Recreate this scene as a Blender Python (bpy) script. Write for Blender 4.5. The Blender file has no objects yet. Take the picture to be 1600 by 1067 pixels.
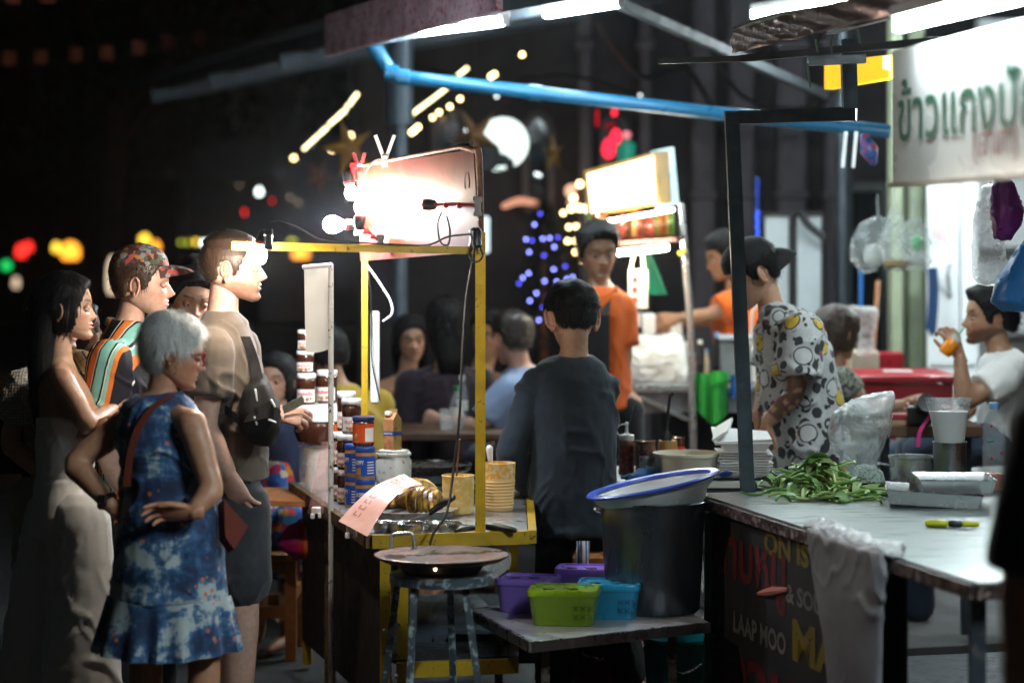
import bpy, math, random
import numpy as np
from mathutils import Vector, Matrix, Euler

C = bpy.context.scene.collection
SC = bpy.context.scene
random.seed(7)
RNG = np.random.default_rng(7)

# ------------------------------------------------------------------ camera
FPX, CAMZ, HOR = 3778.0, 1.75, 370.0          # focal length in photo pixels, eye height, horizon row
cam = bpy.data.cameras.new('camera')
camo = bpy.data.objects.new('camera', cam)
C.objects.link(camo)
camo.location = (0, 0, CAMZ)
camo.rotation_euler = (math.radians(90), 0, 0)
cam.lens = 85.0
cam.sensor_width = 36.0
cam.shift_y = -(533.5 - HOR) / 1600.0
cam.clip_start = 0.1
cam.clip_end = 400
cam.dof.use_dof = True
cam.dof.focus_distance = 8.5
cam.dof.aperture_fstop = 1.5
SC.camera = camo

# ------------------------------------------------------------------ world, moonlight, exposure
w = bpy.data.worlds.new('World')
SC.world = w
w.use_nodes = True
nt = w.node_tree
bg = nt.nodes['Background']
sky = nt.nodes.new('ShaderNodeTexSky')
sky.sky_type = 'NISHITA'
sky.sun_disc = False
sky.sun_elevation = math.radians(3)
sky.sun_rotation = math.radians(120)
nt.links.new(sky.outputs[0], bg.inputs[0])
bg.inputs[1].default_value = 0.005
sun = bpy.data.lights.new('moon_light', 'SUN')
suno = bpy.data.objects.new('moon_light', sun)
C.objects.link(suno)
sun.energy = 0.004
sun.angle = math.radians(0.5)
suno.rotation_euler = (math.radians(50), 0, math.radians(120))

SC.view_settings.view_transform = 'Standard'
SC.view_settings.look = 'None'
SC.view_settings.exposure = 0.6
SC.view_settings.gamma = 1.0
SC.view_settings.use_curve_mapping = False
SC.render.engine = 'CYCLES'
SC.cycles.use_denoising = True
SC.cycles.max_bounces = 8
SC.cycles.transparent_max_bounces = 12
SC.cycles.sample_clamp_indirect = 3.0
SC.cycles.caustics_reflective = False
SC.cycles.caustics_refractive = False


def P(px, py, d):
    """place measured on the photograph -> point in the world at distance d"""
    return Vector(((px - 800.0) / FPX * d, d, CAMZ - (py - HOR) / FPX * d))


def PZ(px, py, z):
    """point on the horizontal plane of height z seen at a place of the photograph"""
    return P(px, py, (CAMZ - z) * FPX / (py - HOR))
# ------------------------------------------------------------------ numeric helpers
def _hash(ix, iy, iz, seed):
    n = (ix * 374761393 + iy * 668265263 + iz * 2147483647 + seed * 974711) & 0xffffffff
    n = ((n ^ (n >> 13)) * 1274126177) & 0xffffffff
    n = n ^ (n >> 16)
    return (n & 0xffff) / 65535.0


def vnoise(p, seed=0):
    p = np.asarray(p, float)
    i = np.floor(p).astype(np.int64)
    f = p - i
    f = f * f * (3 - 2 * f)
    r = 0
    for dx in (0, 1):
        for dy in (0, 1):
            for dz in (0, 1):
                h = _hash(i[:, 0] + dx, i[:, 1] + dy, i[:, 2] + dz, seed)
                wx = f[:, 0] if dx else 1 - f[:, 0]
                wy = f[:, 1] if dy else 1 - f[:, 1]
                wz = f[:, 2] if dz else 1 - f[:, 2]
                r = r + h * wx * wy * wz
    return r * 2 - 1


def sstep(a, b, x):
    t = np.clip((x - a) / (b - a), 0, 1)
    return t * t * (3 - 2 * t)


def perp(v):
    v = Vector(v).normalized()
    a = Vector((0, 0, 1)) if abs(v.z) < 0.9 else Vector((1, 0, 0))
    s = v.cross(a).normalized()
    return s, s.cross(v).normalized()


def catmull(pts, n):
    pts = [Vector(p) for p in pts]
    out = []
    for i in range(len(pts) - 1):
        p0 = pts[max(i - 1, 0)]; p1 = pts[i]; p2 = pts[i + 1]; p3 = pts[min(i + 2, len(pts) - 1)]
        for k in range(n):
            t = k / n
            out.append(0.5 * ((2 * p1) + (p2 - p0) * t + (2 * p0 - 5 * p1 + 4 * p2 - p3) * t * t
                              + (3 * p1 - p0 - 3 * p2 + p3) * t ** 3))
    out.append(pts[-1])
    return out


# ------------------------------------------------------------------ mesh builder
class MB:
    def __init__(self):
        self.v = []; self.f = []; self.mi = []

    def add(self, vs, fs, m=0):
        o = len(self.v)
        self.v.extend(tuple(x) for x in vs)
        for f in fs:
            self.f.append(tuple(i + o for i in f)); self.mi.append(m)
        return self

    def box(self, c, s, rz=0.0, rot=None, m=0, bev=0.0):
        """c centre, s full sizes; bev chamfers every edge"""
        R = rot if rot is not None else Matrix.Rotation(rz, 3, 'Z')
        c = Vector(c); h = Vector(s) * 0.5
        if bev <= 0:
            vs = [c + R @ Vector((sx * h.x, sy * h.y, sz * h.z)) for sz in (-1, 1) for sy in (-1, 1) for sx in (-1, 1)]
            fs = [(0, 2, 3, 1), (4, 5, 7, 6), (0, 1, 5, 4), (2, 6, 7, 3), (0, 4, 6, 2), (1, 3, 7, 5)]
            return self.add(vs, fs, m)
        b = min(bev, min(h) * 0.9)
        rings = []
        for (z, i) in ((-h.z, b), (-h.z + b, 0), (h.z - b, 0), (h.z, b)):
            x = h.x - i; y = h.y - i
            bb = b
            rings.append([(x - bb, -y, z), (x, -y + bb, z), (x, y - bb, z), (x - bb, y, z),
                          (-x + bb, y, z), (-x, y - bb, z), (-x, -y + bb, z), (-x + bb, -y, z)])
        vs = [c + R @ Vector(p) for r in rings for p in r]
        fs = [tuple(reversed(range(8))), tuple(range(24, 32))]
        for k in range(3):
            for j in range(8):
                j2 = (j + 1) % 8
                fs.append((k * 8 + j, k * 8 + j2, k * 8 + 8 + j2, k * 8 + 8 + j))
        return self.add(vs, fs, m)

    def bar(self, a, b, wd, ht=None, m=0, up=None):
        """rectangular bar from a to b"""
        a = Vector(a); b = Vector(b); ht = wd if ht is None else ht
        d = (b - a).normalized()
        if up is None:
            s, u = perp(d)
        else:
            s = d.cross(Vector(up)).normalized(); u = s.cross(d)
        vs = []
        for q in (a, b):
            for (i, j) in ((-1, -1), (1, -1), (1, 1), (-1, 1)):
                vs.append(q + s * (i * wd / 2) + u * (j * ht / 2))
        fs = [(3, 2, 1, 0), (4, 5, 6, 7)] + [(k, (k + 1) % 4, 4 + (k + 1) % 4, 4 + k) for k in range(4)]
        return self.add(vs, fs, m)

    def tube(self, pts, r, n=10, m=0, caps=True, sx=1.0, sub=0):
        pts = [Vector(p) for p in pts]
        rs = list(r) if hasattr(r, '__len__') else [r] * len(pts)
        if sub:
            rr = []
            for i in range(len(pts) - 1):
                for k in range(sub):
                    rr.append(rs[i] + (rs[i + 1] - rs[i]) * k / sub)
            rr.append(rs[-1]); rs = rr
            pts = catmull(pts, sub)
        T = []
        for i in range(len(pts)):
            a = pts[max(i - 1, 0)]; b = pts[min(i + 1, len(pts) - 1)]
            t = b - a
            T.append(t.normalized() if t.length > 1e-9 else Vector((0, 0, 1)))
        s, u = perp(T[0])
        vs = []; fs = []
        for i, p in enumerate(pts):
            if i:
                s = (s - T[i] * s.dot(T[i])).normalized(); u = s.cross(T[i]).normalized()
            for k in range(n):
                a = 2 * math.pi * k / n
                vs.append(p + s * (math.cos(a) * rs[i] * sx) + u * (math.sin(a) * rs[i]))
        for i in range(len(pts) - 1):
            for k in range(n):
                k2 = (k + 1) % n
                fs.append((i * n + k, i * n + n + k, i * n + n + k2, i * n + k2))
        if caps:
            fs.append(tuple(range(n)))
            fs.append(tuple(reversed(range((len(pts) - 1) * n, len(pts) * n))))
        return self.add(vs, fs, m)

    def limb(self, pts, r, n=14, sub=4):
        """tube with rounded ends"""
        pts = [Vector(p) for p in pts]; r = list(r)
        d0 = (pts[0] - pts[1]).normalized(); d1 = (pts[-1] - pts[-2]).normalized()
        q = catmull(pts, sub); rr = []
        for i in range(len(pts) - 1):
            for k in range(sub):
                rr.append(r[i] + (r[i + 1] - r[i]) * k / sub)
        rr.append(r[-1])
        pre = [(q[0] + d0 * (r[0] * math.sin(a)), r[0] * math.cos(a)) for a in (1.45, 1.0, 0.5)]
        post = [(q[-1] + d1 * (r[-1] * math.sin(a)), r[-1] * math.cos(a)) for a in (0.5, 1.0, 1.45)]
        pp = [p for p, _ in pre] + q + [p for p, _ in post]
        rs = [x for _, x in pre] + rr + [x for _, x in post]
        return self.tube(pp, rs, n)

    def rings(self, rings, n=20, m=0, caps=(True, True), pw=2.0):
        """rings = [(centre, ax, ay)] ellipses joined into a skin"""
        vs = []; fs = []
        for c, ax, ay in rings:
            c = Vector(c); ax = Vector(ax); ay = Vector(ay)
            for k in range(n):
                a = 2 * math.pi * k / n
                ca, sa = math.cos(a), math.sin(a)
                ca = math.copysign(abs(ca) ** (2 / pw), ca); sa = math.copysign(abs(sa) ** (2 / pw), sa)
                vs.append(c + ax * ca + ay * sa)
        for i in range(len(rings) - 1):
            for k in range(n):
                k2 = (k + 1) % n
                fs.append((i * n + k, i * n + k2, i * n + n + k2, i * n + n + k))
        if caps[0]: fs.append(tuple(reversed(range(n))))
        if caps[1]: fs.append(tuple(range((len(rings) - 1) * n, len(rings) * n)))
        return self.add(vs, fs, m)

    def lathe(self, prof, c=(0, 0, 0), n=20, m=0, rot=None, caps=True, sx=1, sy=1):
        """prof = [(radius, z)] from bottom to top"""
        c = Vector(c); R = rot if rot is not None else Matrix.Identity(3)
        vs = []; fs = []
        for r, z in prof:
            for k in range(n):
                a = 2 * math.pi * k / n
                vs.append(c + R @ Vector((math.cos(a) * r * sx, math.sin(a) * r * sy, z)))
        for i in range(len(prof) - 1):
            for k in range(n):
                k2 = (k + 1) % n
                fs.append((i * n + k, i * n + k2, i * n + n + k2, i * n + n + k))
        if caps:
            fs.append(tuple(reversed(range(n))))
            fs.append(tuple(range((len(prof) - 1) * n, len(prof) * n)))
        return self.add(vs, fs, m)

    def ball(self, c, r, n=16, k=10, rot=None, m=0):
        r3 = Vector(r) if hasattr(r, '__len__') else Vector((r, r, r))
        R = rot if rot is not None else Matrix.Identity(3)
        c = Vector(c); vs = []; fs = []
        for i in range(1, k):
            a = math.pi * i / k
            for j in range(n):
                b = 2 * math.pi * j / n
                vs.append(c + R @ Vector((r3.x * math.sin(a) * math.cos(b), r3.y * math.sin(a) * math.sin(b), -r3.z * math.cos(a))))
        for i in range(k - 2):
            for j in range(n):
                j2 = (j + 1) % n
                fs.append((i * n + j, i * n + j2, i * n + n + j2, i * n + n + j))
        o = len(vs)
        vs.append(c + R @ Vector((0, 0, -r3.z))); vs.append(c + R @ Vector((0, 0, r3.z)))
        for j in range(n):
            j2 = (j + 1) % n
            fs.append((o, j2, j)); fs.append((o + 1, (k - 2) * n + j, (k - 2) * n + j2))
        return self.add(vs, fs, m)

    def sheet(self, fn, nu, nv, m=0, thick=0.0):
        """fn(u,v)->point, u,v in 0..1; thick gives it a real thickness"""
        g = [[Vector(fn(i / nu, j / nv)) for j in range(nv + 1)] for i in range(nu + 1)]
        W = nv + 1
        vs = [p for row in g for p in row]
        fs = [(i * W + j, (i + 1) * W + j, (i + 1) * W + j + 1, i * W + j + 1) for i in range(nu) for j in range(nv)]
        if thick > 0:
            N = []
            for i in range(nu + 1):
                for j in range(nv + 1):
                    du = g[min(i + 1, nu)][j] - g[max(i - 1, 0)][j]
                    dv = g[i][min(j + 1, nv)] - g[i][max(j - 1, 0)]
                    nn = du.cross(dv)
                    N.append(nn.normalized() if nn.length > 1e-12 else Vector((0, 0, 1)))
            o = len(vs)
            vs = [v + n_ * (thick / 2) for v, n_ in zip(vs, N)] + [v - n_ * (thick / 2) for v, n_ in zip(vs, N)]
            fs = fs + [tuple(x + o for x in reversed(f)) for f in fs]
            edge = [(i, 0) for i in range(nu + 1)] + [(nu, j) for j in range(1, nv + 1)] \
                + [(i, nv) for i in range(nu - 1, -1, -1)] + [(0, j) for j in range(nv - 1, 0, -1)]
            ids = [i * W + j for i, j in edge]
            for a in range(len(ids)):
                b = (a + 1) % len(ids)
                fs.append((ids[b], ids[a], ids[a] + o, ids[b] + o))
        return self.add(vs, fs, m)

    def prism(self, poly, z0, z1, m=0):
        """poly = world (x, y) outline, counter-clockwise"""
        n = len(poly)
        vs = [(x, y, z0) for x, y in poly] + [(x, y, z1) for x, y in poly]
        fs = [tuple(reversed(range(n))), tuple(range(n, 2 * n))] + [(k, (k + 1) % n, n + (k + 1) % n, n + k) for k in range(n)]
        return self.add(vs, fs, m)

    def mesh(self, name, mats, smooth=True, angle=40):
        me = bpy.data.meshes.new(name)
        me.from_pydata(self.v, [], self.f)
        for mt in (mats if isinstance(mats, (list, tuple)) else [mats]):
            if mt: me.materials.append(mt)
        if any(self.mi):
            me.polygons.foreach_set('material_index', self.mi)
        if smooth:
            me.polygons.foreach_set('use_smooth', [True] * len(self.f))
            try: me.set_sharp_from_angle(angle=math.radians(angle))
            except Exception: pass
        me.update()
        return me

    def build(self, name, mats, parent=None, loc=None, smooth=True, angle=40, kind=None):
        """links it as one object; loc = world origin given to the object (verts are then shifted)"""
        if parent is not None and loc is None:
            loc = wloc(parent); rel = Vector((0, 0, 0))
        else:
            rel = Vector(loc) - wloc(parent) if (parent is not None) else (Vector(loc) if loc is not None else Vector((0, 0, 0)))
        if loc is not None:
            L = Vector(loc)
            self.v = [tuple(Vector(v) - L) for v in self.v]
        o = bpy.data.objects.new(name, self.mesh(name, mats, smooth, angle))
        C.objects.link(o)
        o.location = rel
        if parent is not None: o.parent = parent
        if kind: o['kind'] = kind
        return o


def wloc(o):
    """world position of an unrotated chain of parents"""
    p = Vector((0, 0, 0))
    while o is not None:
        p = p + o.location; o = o.parent
    return p


def tag(o, label=None, cat=None, group=None, kind=None):
    if label: o['label'] = label
    if cat: o['category'] = cat
    if group: o['group'] = group
    if kind: o['kind'] = kind
    return o


def empty(name, loc, label=None, cat=None, group=None):
    o = bpy.data.objects.new(name, None)
    o.empty_display_size = 0.1
    C.objects.link(o)
    o.location = loc
    return tag(o, label, cat, group)


def copy_tree(o, parent=None):
    c = o.copy(); C.objects.link(c)
    if parent is not None: c.parent = parent
    for ch in list(o.children):
        copy_tree(ch, c)
    return c


def remesh(mb, voxel, smooth=6, factor=0.5):
    me = mb.mesh('tmp', None, smooth=False)
    ob = bpy.data.objects.new('tmp', me)
    C.objects.link(ob)
    r = ob.modifiers.new('r', 'REMESH'); r.mode = 'VOXEL'; r.voxel_size = voxel; r.adaptivity = 0
    if smooth:
        s = ob.modifiers.new('s', 'SMOOTH'); s.iterations = smooth; s.factor = factor
    dg = bpy.context.evaluated_depsgraph_get()
    m2 = bpy.data.meshes.new_from_object(ob.evaluated_get(dg))
    bpy.data.objects.remove(ob); bpy.data.meshes.remove(me)
    n = len(m2.vertices)
    co = np.empty(n * 3); m2.vertices.foreach_get('co', co); co = co.reshape(-1, 3)
    no = np.empty(n * 3); m2.vertices.foreach_get('normal', no); no = no.reshape(-1, 3)
    fs = [tuple(p.vertices) for p in m2.polygons]
    bpy.data.meshes.remove(m2)
    return co, no, fs


_txt = {}
def text_shape(s, bold=0.0, font_shear=0.0):
    """flat outline of a string, height about 1, centred; returns verts, faces"""
    key = (s, bold, font_shear)
    if key in _txt: return _txt[key]
    cu = bpy.data.curves.new('t', 'FONT'); cu.body = s; cu.size = 1.0
    cu.align_x = 'CENTER'; cu.align_y = 'CENTER'; cu.resolution_u = 3
    cu.offset = bold; cu.shear = font_shear
    ob = bpy.data.objects.new('t', cu); C.objects.link(ob)
    dg = bpy.context.evaluated_depsgraph_get()
    me = bpy.data.meshes.new_from_object(ob.evaluated_get(dg))
    v = [tuple(x.co) for x in me.vertices]; f = [tuple(p.vertices) for p in me.polygons]
    bpy.data.objects.remove(ob); bpy.data.curves.remove(cu); bpy.data.meshes.remove(me)
    _txt[key] = (v, f)
    return v, f


def text_on(mb, s, c, ex, ey, width=None, height=None, bold=0.0, m=0, lift=None, bend=None):
    """prints a string on a flat face: centre c, unit axes ex (reading) and ey (up).
    bend = (axis point x,y, radius): wraps it round an upright cylinder, c is then the point on it"""
    v, f = text_shape(s, bold)
    if not v: return mb
    xs = [a[0] for a in v]; ys = [a[1] for a in v]
    w0 = max(xs) - min(xs); h0 = max(ys) - min(ys); cx = (max(xs) + min(xs)) / 2; cy = (max(ys) + min(ys)) / 2
    kx = width / w0 if width else height / h0
    ky = height / h0 if height else kx
    c = Vector(c); out = []
    for x, y, z in v:
        a = (x - cx) * kx; b = (y - cy) * ky
        if bend:
            r, th0 = bend
            th = th0 + a / r
            out.append((c.x + math.cos(th) * r, c.y + math.sin(th) * r, c.z + b))
        else:
            out.append(c + Vector(ex) * a + Vector(ey) * b + (Vector(lift) if lift else Vector((0, 0, 0))))
    return mb.add(out, f, m)


# ------------------------------------------------------------------ materials
_mats = {}


class NB:
    """small node-tree helper"""
    def __init__(self, name):
        self.m = bpy.data.materials.new(name); self.m.use_nodes = True
        self.t = self.m.node_tree
        self.b = self.t.nodes['Principled BSDF']
        self.tc = self.t.nodes.new('ShaderNodeTexCoord')
        self.co = self.tc.outputs['Object']

    def n(self, typ, **kw):
        x = self.t.nodes.new(typ)
        for k, v in kw.items():
            if k.startswith('i_'):
                x.inputs[k[2:].replace('_', ' ')].default_value = v
            else: setattr(x, k, v)
        return x

    def l(self, a, b): self.t.links.new(a, b)

    def map(self, scale=(1, 1, 1), rot=(0, 0, 0), loc=(0, 0, 0), src=None):
        x = self.n('ShaderNodeMapping')
        x.inputs['Scale'].default_value = scale; x.inputs['Rotation'].default_value = rot; x.inputs['Location'].default_value = loc
        self.l(src or self.co, x.inputs[0]); return x.outputs[0]

    def noise(self, scale, detail=4, co=None, rough=0.55, dist=0.0):
        x = self.n('ShaderNodeTexNoise'); x.inputs['Scale'].default_value = scale
        x.inputs['Detail'].default_value = detail; x.inputs['Roughness'].default_value = rough
        x.inputs['Distortion'].default_value = dist
        self.l(co or self.co, x.inputs['Vector']); return x.outputs['Fac']

    def vor(self, scale, co=None, feat='F1', out='Distance', rand=1.0):
        x = self.n('ShaderNodeTexVoronoi'); x.feature = feat
        x.inputs['Scale'].default_value = scale; x.inputs['Randomness'].default_value = rand
        self.l(co or self.co, x.inputs['Vector']); return x.outputs[out]

    def math(self, op, a, b=None, c=None):
        x = self.n('ShaderNodeMath'); x.operation = op
        for i, q in enumerate((a, b, c)):
            if q is None: continue
            if isinstance(q, (int, float)): x.inputs[i].default_value = q
            else: self.l(q, x.inputs[i])
        return x.outputs[0]

    def ramp(self, fac, stops, interp='LINEAR'):
        x = self.n('ShaderNodeValToRGB'); e = x.color_ramp.elements; x.color_ramp.interpolation = interp
        while len(e) > 1: e.remove(e[-1])
        for i, (p, c) in enumerate(stops):
            if isinstance(c, (int, float)): c = (c, c, c)
            if i == 0: e[0].position = p; e[0].color = (*c[:3], 1)
            else:
                q = e.new(p); q.color = (*c[:3], 1)
        self.l(fac, x.inputs[0]); return x.outputs[0]

    def mix(self, fac, a, b, mode='MIX'):
        x = self.n('ShaderNodeMix'); x.data_type = 'RGBA'; x.blend_type = mode
        for i, q in ((0, fac), (6, a), (7, b)):
            if isinstance(q, (int, float)): x.inputs[i].default_value = q
            elif isinstance(q, tuple): x.inputs[i].default_value = (*q[:3], 1)
            else: self.l(q, x.inputs[i])
        return x.outputs[2]

    def sep(self, co=None):
        x = self.n('ShaderNodeSeparateXYZ'); self.l(co or self.co, x.inputs[0]); return x.outputs

    def attr(self, name):
        x = self.n('ShaderNodeAttribute'); x.attribute_name = name; return x.outputs['Color']

    def bump(self, h, strength=0.3, dist=0.01):
        x = self.n('ShaderNodeBump'); x.inputs['Strength'].default_value = strength; x.inputs['Distance'].default_value = dist
        self.l(h, x.inputs['Height']); self.l(x.outputs[0], self.b.inputs['Normal'])

    def col(self, q):
        if isinstance(q, tuple): self.b.inputs['Base Color'].default_value = (*q[:3], 1)
        else: self.l(q, self.b.inputs['Base Color'])

    def set(self, **kw):
        for k, v in kw.items():
            s = self.b.inputs[k.replace('_', ' ')]
            if isinstance(v, (int, float)): s.default_value = v
            elif isinstance(v, tuple): s.default_value = (*v[:3], 1) if len(s.default_value) == 4 else v
            else: self.l(v, s)
        return self


def mat(name, col, rough=0.6, metal=0.0, var=0.25, vs=8.0, bump=0.0, bs=60.0, wear=None, emis=0.0, ecol=None,
        trans=0.0, alpha=1.0, sheen=0.0, sss=0.0, spec=None, coat=0.0, rv=.1):
    """general surface: colour with clouds of variation, optional wear (colour, amount), fine relief"""
    if name in _mats: return _mats[name]
    q = NB(name)
    lo = tuple(c * (1 - var) for c in col); hi = tuple(min(1, c * (1 + var * 0.6)) for c in col)
    base = q.ramp(q.noise(vs, 5), [(0.3, lo), (0.7, hi)])
    rr = q.ramp(q.noise(vs * 2.3, 3), [(0.3, max(0.02, rough - rv)), (0.7, min(1, rough + rv))])
    if wear:
        wc, amt = wear
        msk = q.ramp(q.noise(vs * 4, 8, rough=0.7), [(0.60 - amt * 0.35, 0.0), (0.66 - amt * 0.35, 1.0)])
        base = q.mix(msk, base, wc)
        rr = q.mix(msk, rr, (0.8, 0.8, 0.8))
    q.col(base)
    q.set(Metallic=metal)
    q.l(rr, q.b.inputs['Roughness'])
    if bump: q.bump(q.noise(bs, 4), bump, 0.004)
    if emis:
        q.set(Emission_Color=ecol or col, Emission_Strength=emis)
    if trans: q.set(Transmission_Weight=trans)
    if alpha < 1: q.set(Alpha=alpha)
    if sheen: q.set(Sheen_Weight=sheen)
    if coat: q.set(Coat_Weight=coat)
    if sss:
        q.set(Subsurface_Weight=sss, Subsurface_Radius=(0.012, 0.005, 0.003))
    if spec is not None: q.set(Specular_IOR_Level=spec)
    _mats[name] = q.m
    return q.m


def glow(name, col, strength):
    if name in _mats: return _mats[name]
    m = bpy.data.materials.new(name); m.use_nodes = True
    t = m.node_tree; t.nodes.remove(t.nodes['Principled BSDF'])
    e = t.nodes.new('ShaderNodeEmission'); e.inputs[0].default_value = (*col, 1); e.inputs[1].default_value = strength
    t.links.new(e.outputs[0], t.nodes['Material Output'].inputs[0])
    _mats[name] = m
    return m


def clear_plastic(name, tint=(0.9, 0.95, 0.95), op=0.25, rough=0.2):
    """thin clear film: part see-through, part glossy film with creases"""
    if name in _mats: return _mats[name]
    q = NB(name)
    cr = q.noise(14, 6, rough=0.7)
    q.col(tint)
    q.set(Roughness=rough, Specular_IOR_Level=0.8)
    q.l(q.ramp(cr, [(0.35, op * 0.4), (0.6, op), (0.72, min(1, op * 2.4))]), q.b.inputs['Alpha'])
    q.bump(cr, 0.6, 0.02)
    _mats[name] = q.m
    return q.m
# ------------------------------------------------------------------ people
def _pl(tab, z):
    a = np.array(tab, float)
    return np.interp(z, a[:, 0], a[:, 1])


def _sm(tab):
    """smooth table: dense cubic-ish resample"""
    a = np.array(sorted(tab), float)
    zz = np.linspace(a[0, 0], a[-1, 0], 120)
    y = np.interp(zz, a[:, 0], a[:, 1])
    for _ in range(3):
        y[1:-1] = (y[:-2] + 2 * y[1:-1] + y[2:]) / 4
    return np.stack([zz, y], 1)


FRONT = _sm([(-.115, .060), (-.105, .080), (-.092, .0875), (-.078, .0845), (-.066, .0885), (-.054, .0895), (-.04, .0885), (-.02, .0880),
             (.003, .0862), (.022, .0945), (.04, .0935), (.06, .088), (.08, .077), (.098, .058), (.110, .032), (.115, 0.004)])
BACK = _sm([(-.115, .045), (-.08, .055), (-.05, .070), (-.02, .086), (.01, .097), (.04, .099), (.07, .090), (.095, .068), (.110, .036), (.115, .004)])
HALFW = _sm([(-.115, .026), (-.105, .038), (-.09, .049), (-.07, .0585), (-.045, .0655), (-.02, .0705), (.01, .0745), (.04, .0755), (.065, .0705),
             (.09, .056), (.108, .033), (.115, .004)])


def head_surface(z, th, jaw=1.0):
    """skull without features; z array (M), th array (N) -> (M,N,3)"""
    yf = _pl(FRONT, z)[:, None]; yb = _pl(BACK, z)[:, None]; wv = _pl(HALFW, z)[:, None]
    wv = np.where(z[:, None] < -.02, wv * (1 + (jaw - 1) * sstep(-.02, -.08, z)[:, None]), wv)
    c = np.cos(th)[None, :]; s = np.sin(th)[None, :]
    p = 2 / 2.25
    y = np.where(c > 0, yf, yb) * np.sign(c) * np.abs(c) ** p - 0.004
    x = wv * np.sign(s) * np.abs(s) ** p
    Z = z[:, None] + np.zeros_like(y)
    low = np.clip((-.03 - Z), 0, 1)
    Z = Z + low * 0.62 * np.clip((.075 - y) / .13, 0, 1)
    return np.stack([x, y, Z], 2)


def g2(x, s): return np.exp(-(x / s) ** 2)


def make_head(nz, nt, nose=1.0, jaw=1.0, beard=0.0, lips=1.0, brow=1.0, lipcol=(.80, .50, .48), old=0.0, nosew=1.0):
    u = np.linspace(0, 1, nz)
    z = -.115 + .23 * (u + 0.10 * np.sin(2 * np.pi * u) * -0.35)
    z = np.clip(z, -.115, .115); z[0] = -.1149; z[-1] = .1149
    v = np.linspace(-np.pi, np.pi, nt, endpoint=False)
    th = v - 0.42 * np.sin(v)               # denser at the face
    S = head_surface(z, th, jaw)
    x, y, Z0 = S[..., 0], S[..., 1], S[..., 2]
    z = z[:, None] + 0 * x
    fr = sstep(0.0, .04, y)
    nzs = np.interp(z, [-.046, -.040, -.032, -.02, 0, .014, .022], [0, .55, 1.0, .74, .36, .10, 0])
    wn = np.interp(z, [-.046, -.03, 0, .02], [.0125, .0115, .0075, .009]) * nosew
    d = .024 * nose * nzs * g2(x, wn)
    d += .0065 * nosew * (g2(x - .0125, .006) + g2(x + .0125, .006)) * g2(z + .035, .007)
    d -= .0105 * (g2(x - .0315, .0165) + g2(x + .0315, .0165)) * g2(z - .001, .0115)
    d += .0035 * (g2(x - .032, .02) + g2(x + .032, .02)) * g2(z - .020, .006)
    d += .0045 * (g2(x - .048, .018) + g2(x + .048, .018)) * g2(z + .022, .018)
    lw = np.clip(1 - (x / .026) ** 2, 0, 1)
    d += lips * lw * (.0048 * g2(z + .0545, .0042) + .0056 * g2(z + .0665, .0048) - .0042 * g2(z + .0602, .0022))
    d -= .0018 * g2(x, .004) * g2(z + .046, .004)
    d += .004 * g2(x, .016) * g2(z + .094, .010)
    d -= old * .004 * (g2(np.abs(x) - .030 - (-.035 - z) * .25, .004)) * sstep(-.075, -.03, -(-z)) * (z < -.03)
    y = y + d * fr
    V = np.stack([x, y, Z0], 2).reshape(-1, 3)
    T = np.ones((nz, nt, 3))
    m = fr * lw * np.exp(-((z + .0605) / .0095) ** 4)
    for k in range(3): T[..., k] *= 1 + (lipcol[k] - 1) * np.clip(m * 1.2, 0, 1)
    ax = np.abs(x)
    bz = .0235 + .004 * np.sin(np.clip((ax - .012) / .042, 0, 1) * 2.4)
    bm = fr * np.exp(-((z - bz) / .0045) ** 4) * sstep(.009, .016, ax) * (1 - sstep(.046, .056, ax)) * brow
    for k, q in enumerate((.16, .13, .12)): T[..., k] *= 1 + (q - 1) * np.clip(bm, 0, 1)
    ck = fr * .22 * (g2(ax - .043, .02) * g2(z + .028, .02) + .8 * g2(x, .012) * g2(z + .032, .012))
    T[..., 1] *= 1 - ck; T[..., 2] *= 1 - ck
    es = fr * .25 * g2(ax - .031, .02) * g2(z - .002, .012)
    for k in range(3): T[..., k] *= 1 - es
    if beard > 0:
        edge = -.030 - .022 * g2(x, .03) + .012 * sstep(.05, .075, ax)
        b = sstep(0, .022, edge - .006 - z + .005 * vnoise(np.stack([x, y, z], 2).reshape(-1, 3) * 160, 3).reshape(x.shape)) * sstep(-.055, .01, y) * (1 - .85 * m)
        mus = fr * g2(z + .0475, .0045) * (ax < .03)
        b = np.clip(np.maximum(b, mus), 0, 1) * beard
        for k, q in enumerate((.30, .22, .17)): T[..., k] *= 1 + (q - 1) * b
    F = []
    for i in range(nz - 1):
        for j in range(nt):
            j2 = (j + 1) % nt
            F.append((i * nt + j, i * nt + j2, i * nt + nt + j2, i * nt + nt + j))
    V = np.concatenate([V, [[0, .02, -.092], [0, 0, .1155]]])
    T = np.concatenate([T.reshape(-1, 3), [[1, 1, 1], [1, 1, 1]]])
    o = nz * nt
    for j in range(nt):
        j2 = (j + 1) % nt
        F.append((o, j2, j)); F.append((o + 1, (nz - 1) * nt + j, (nz - 1) * nt + j2))
    return V, F, T


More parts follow.
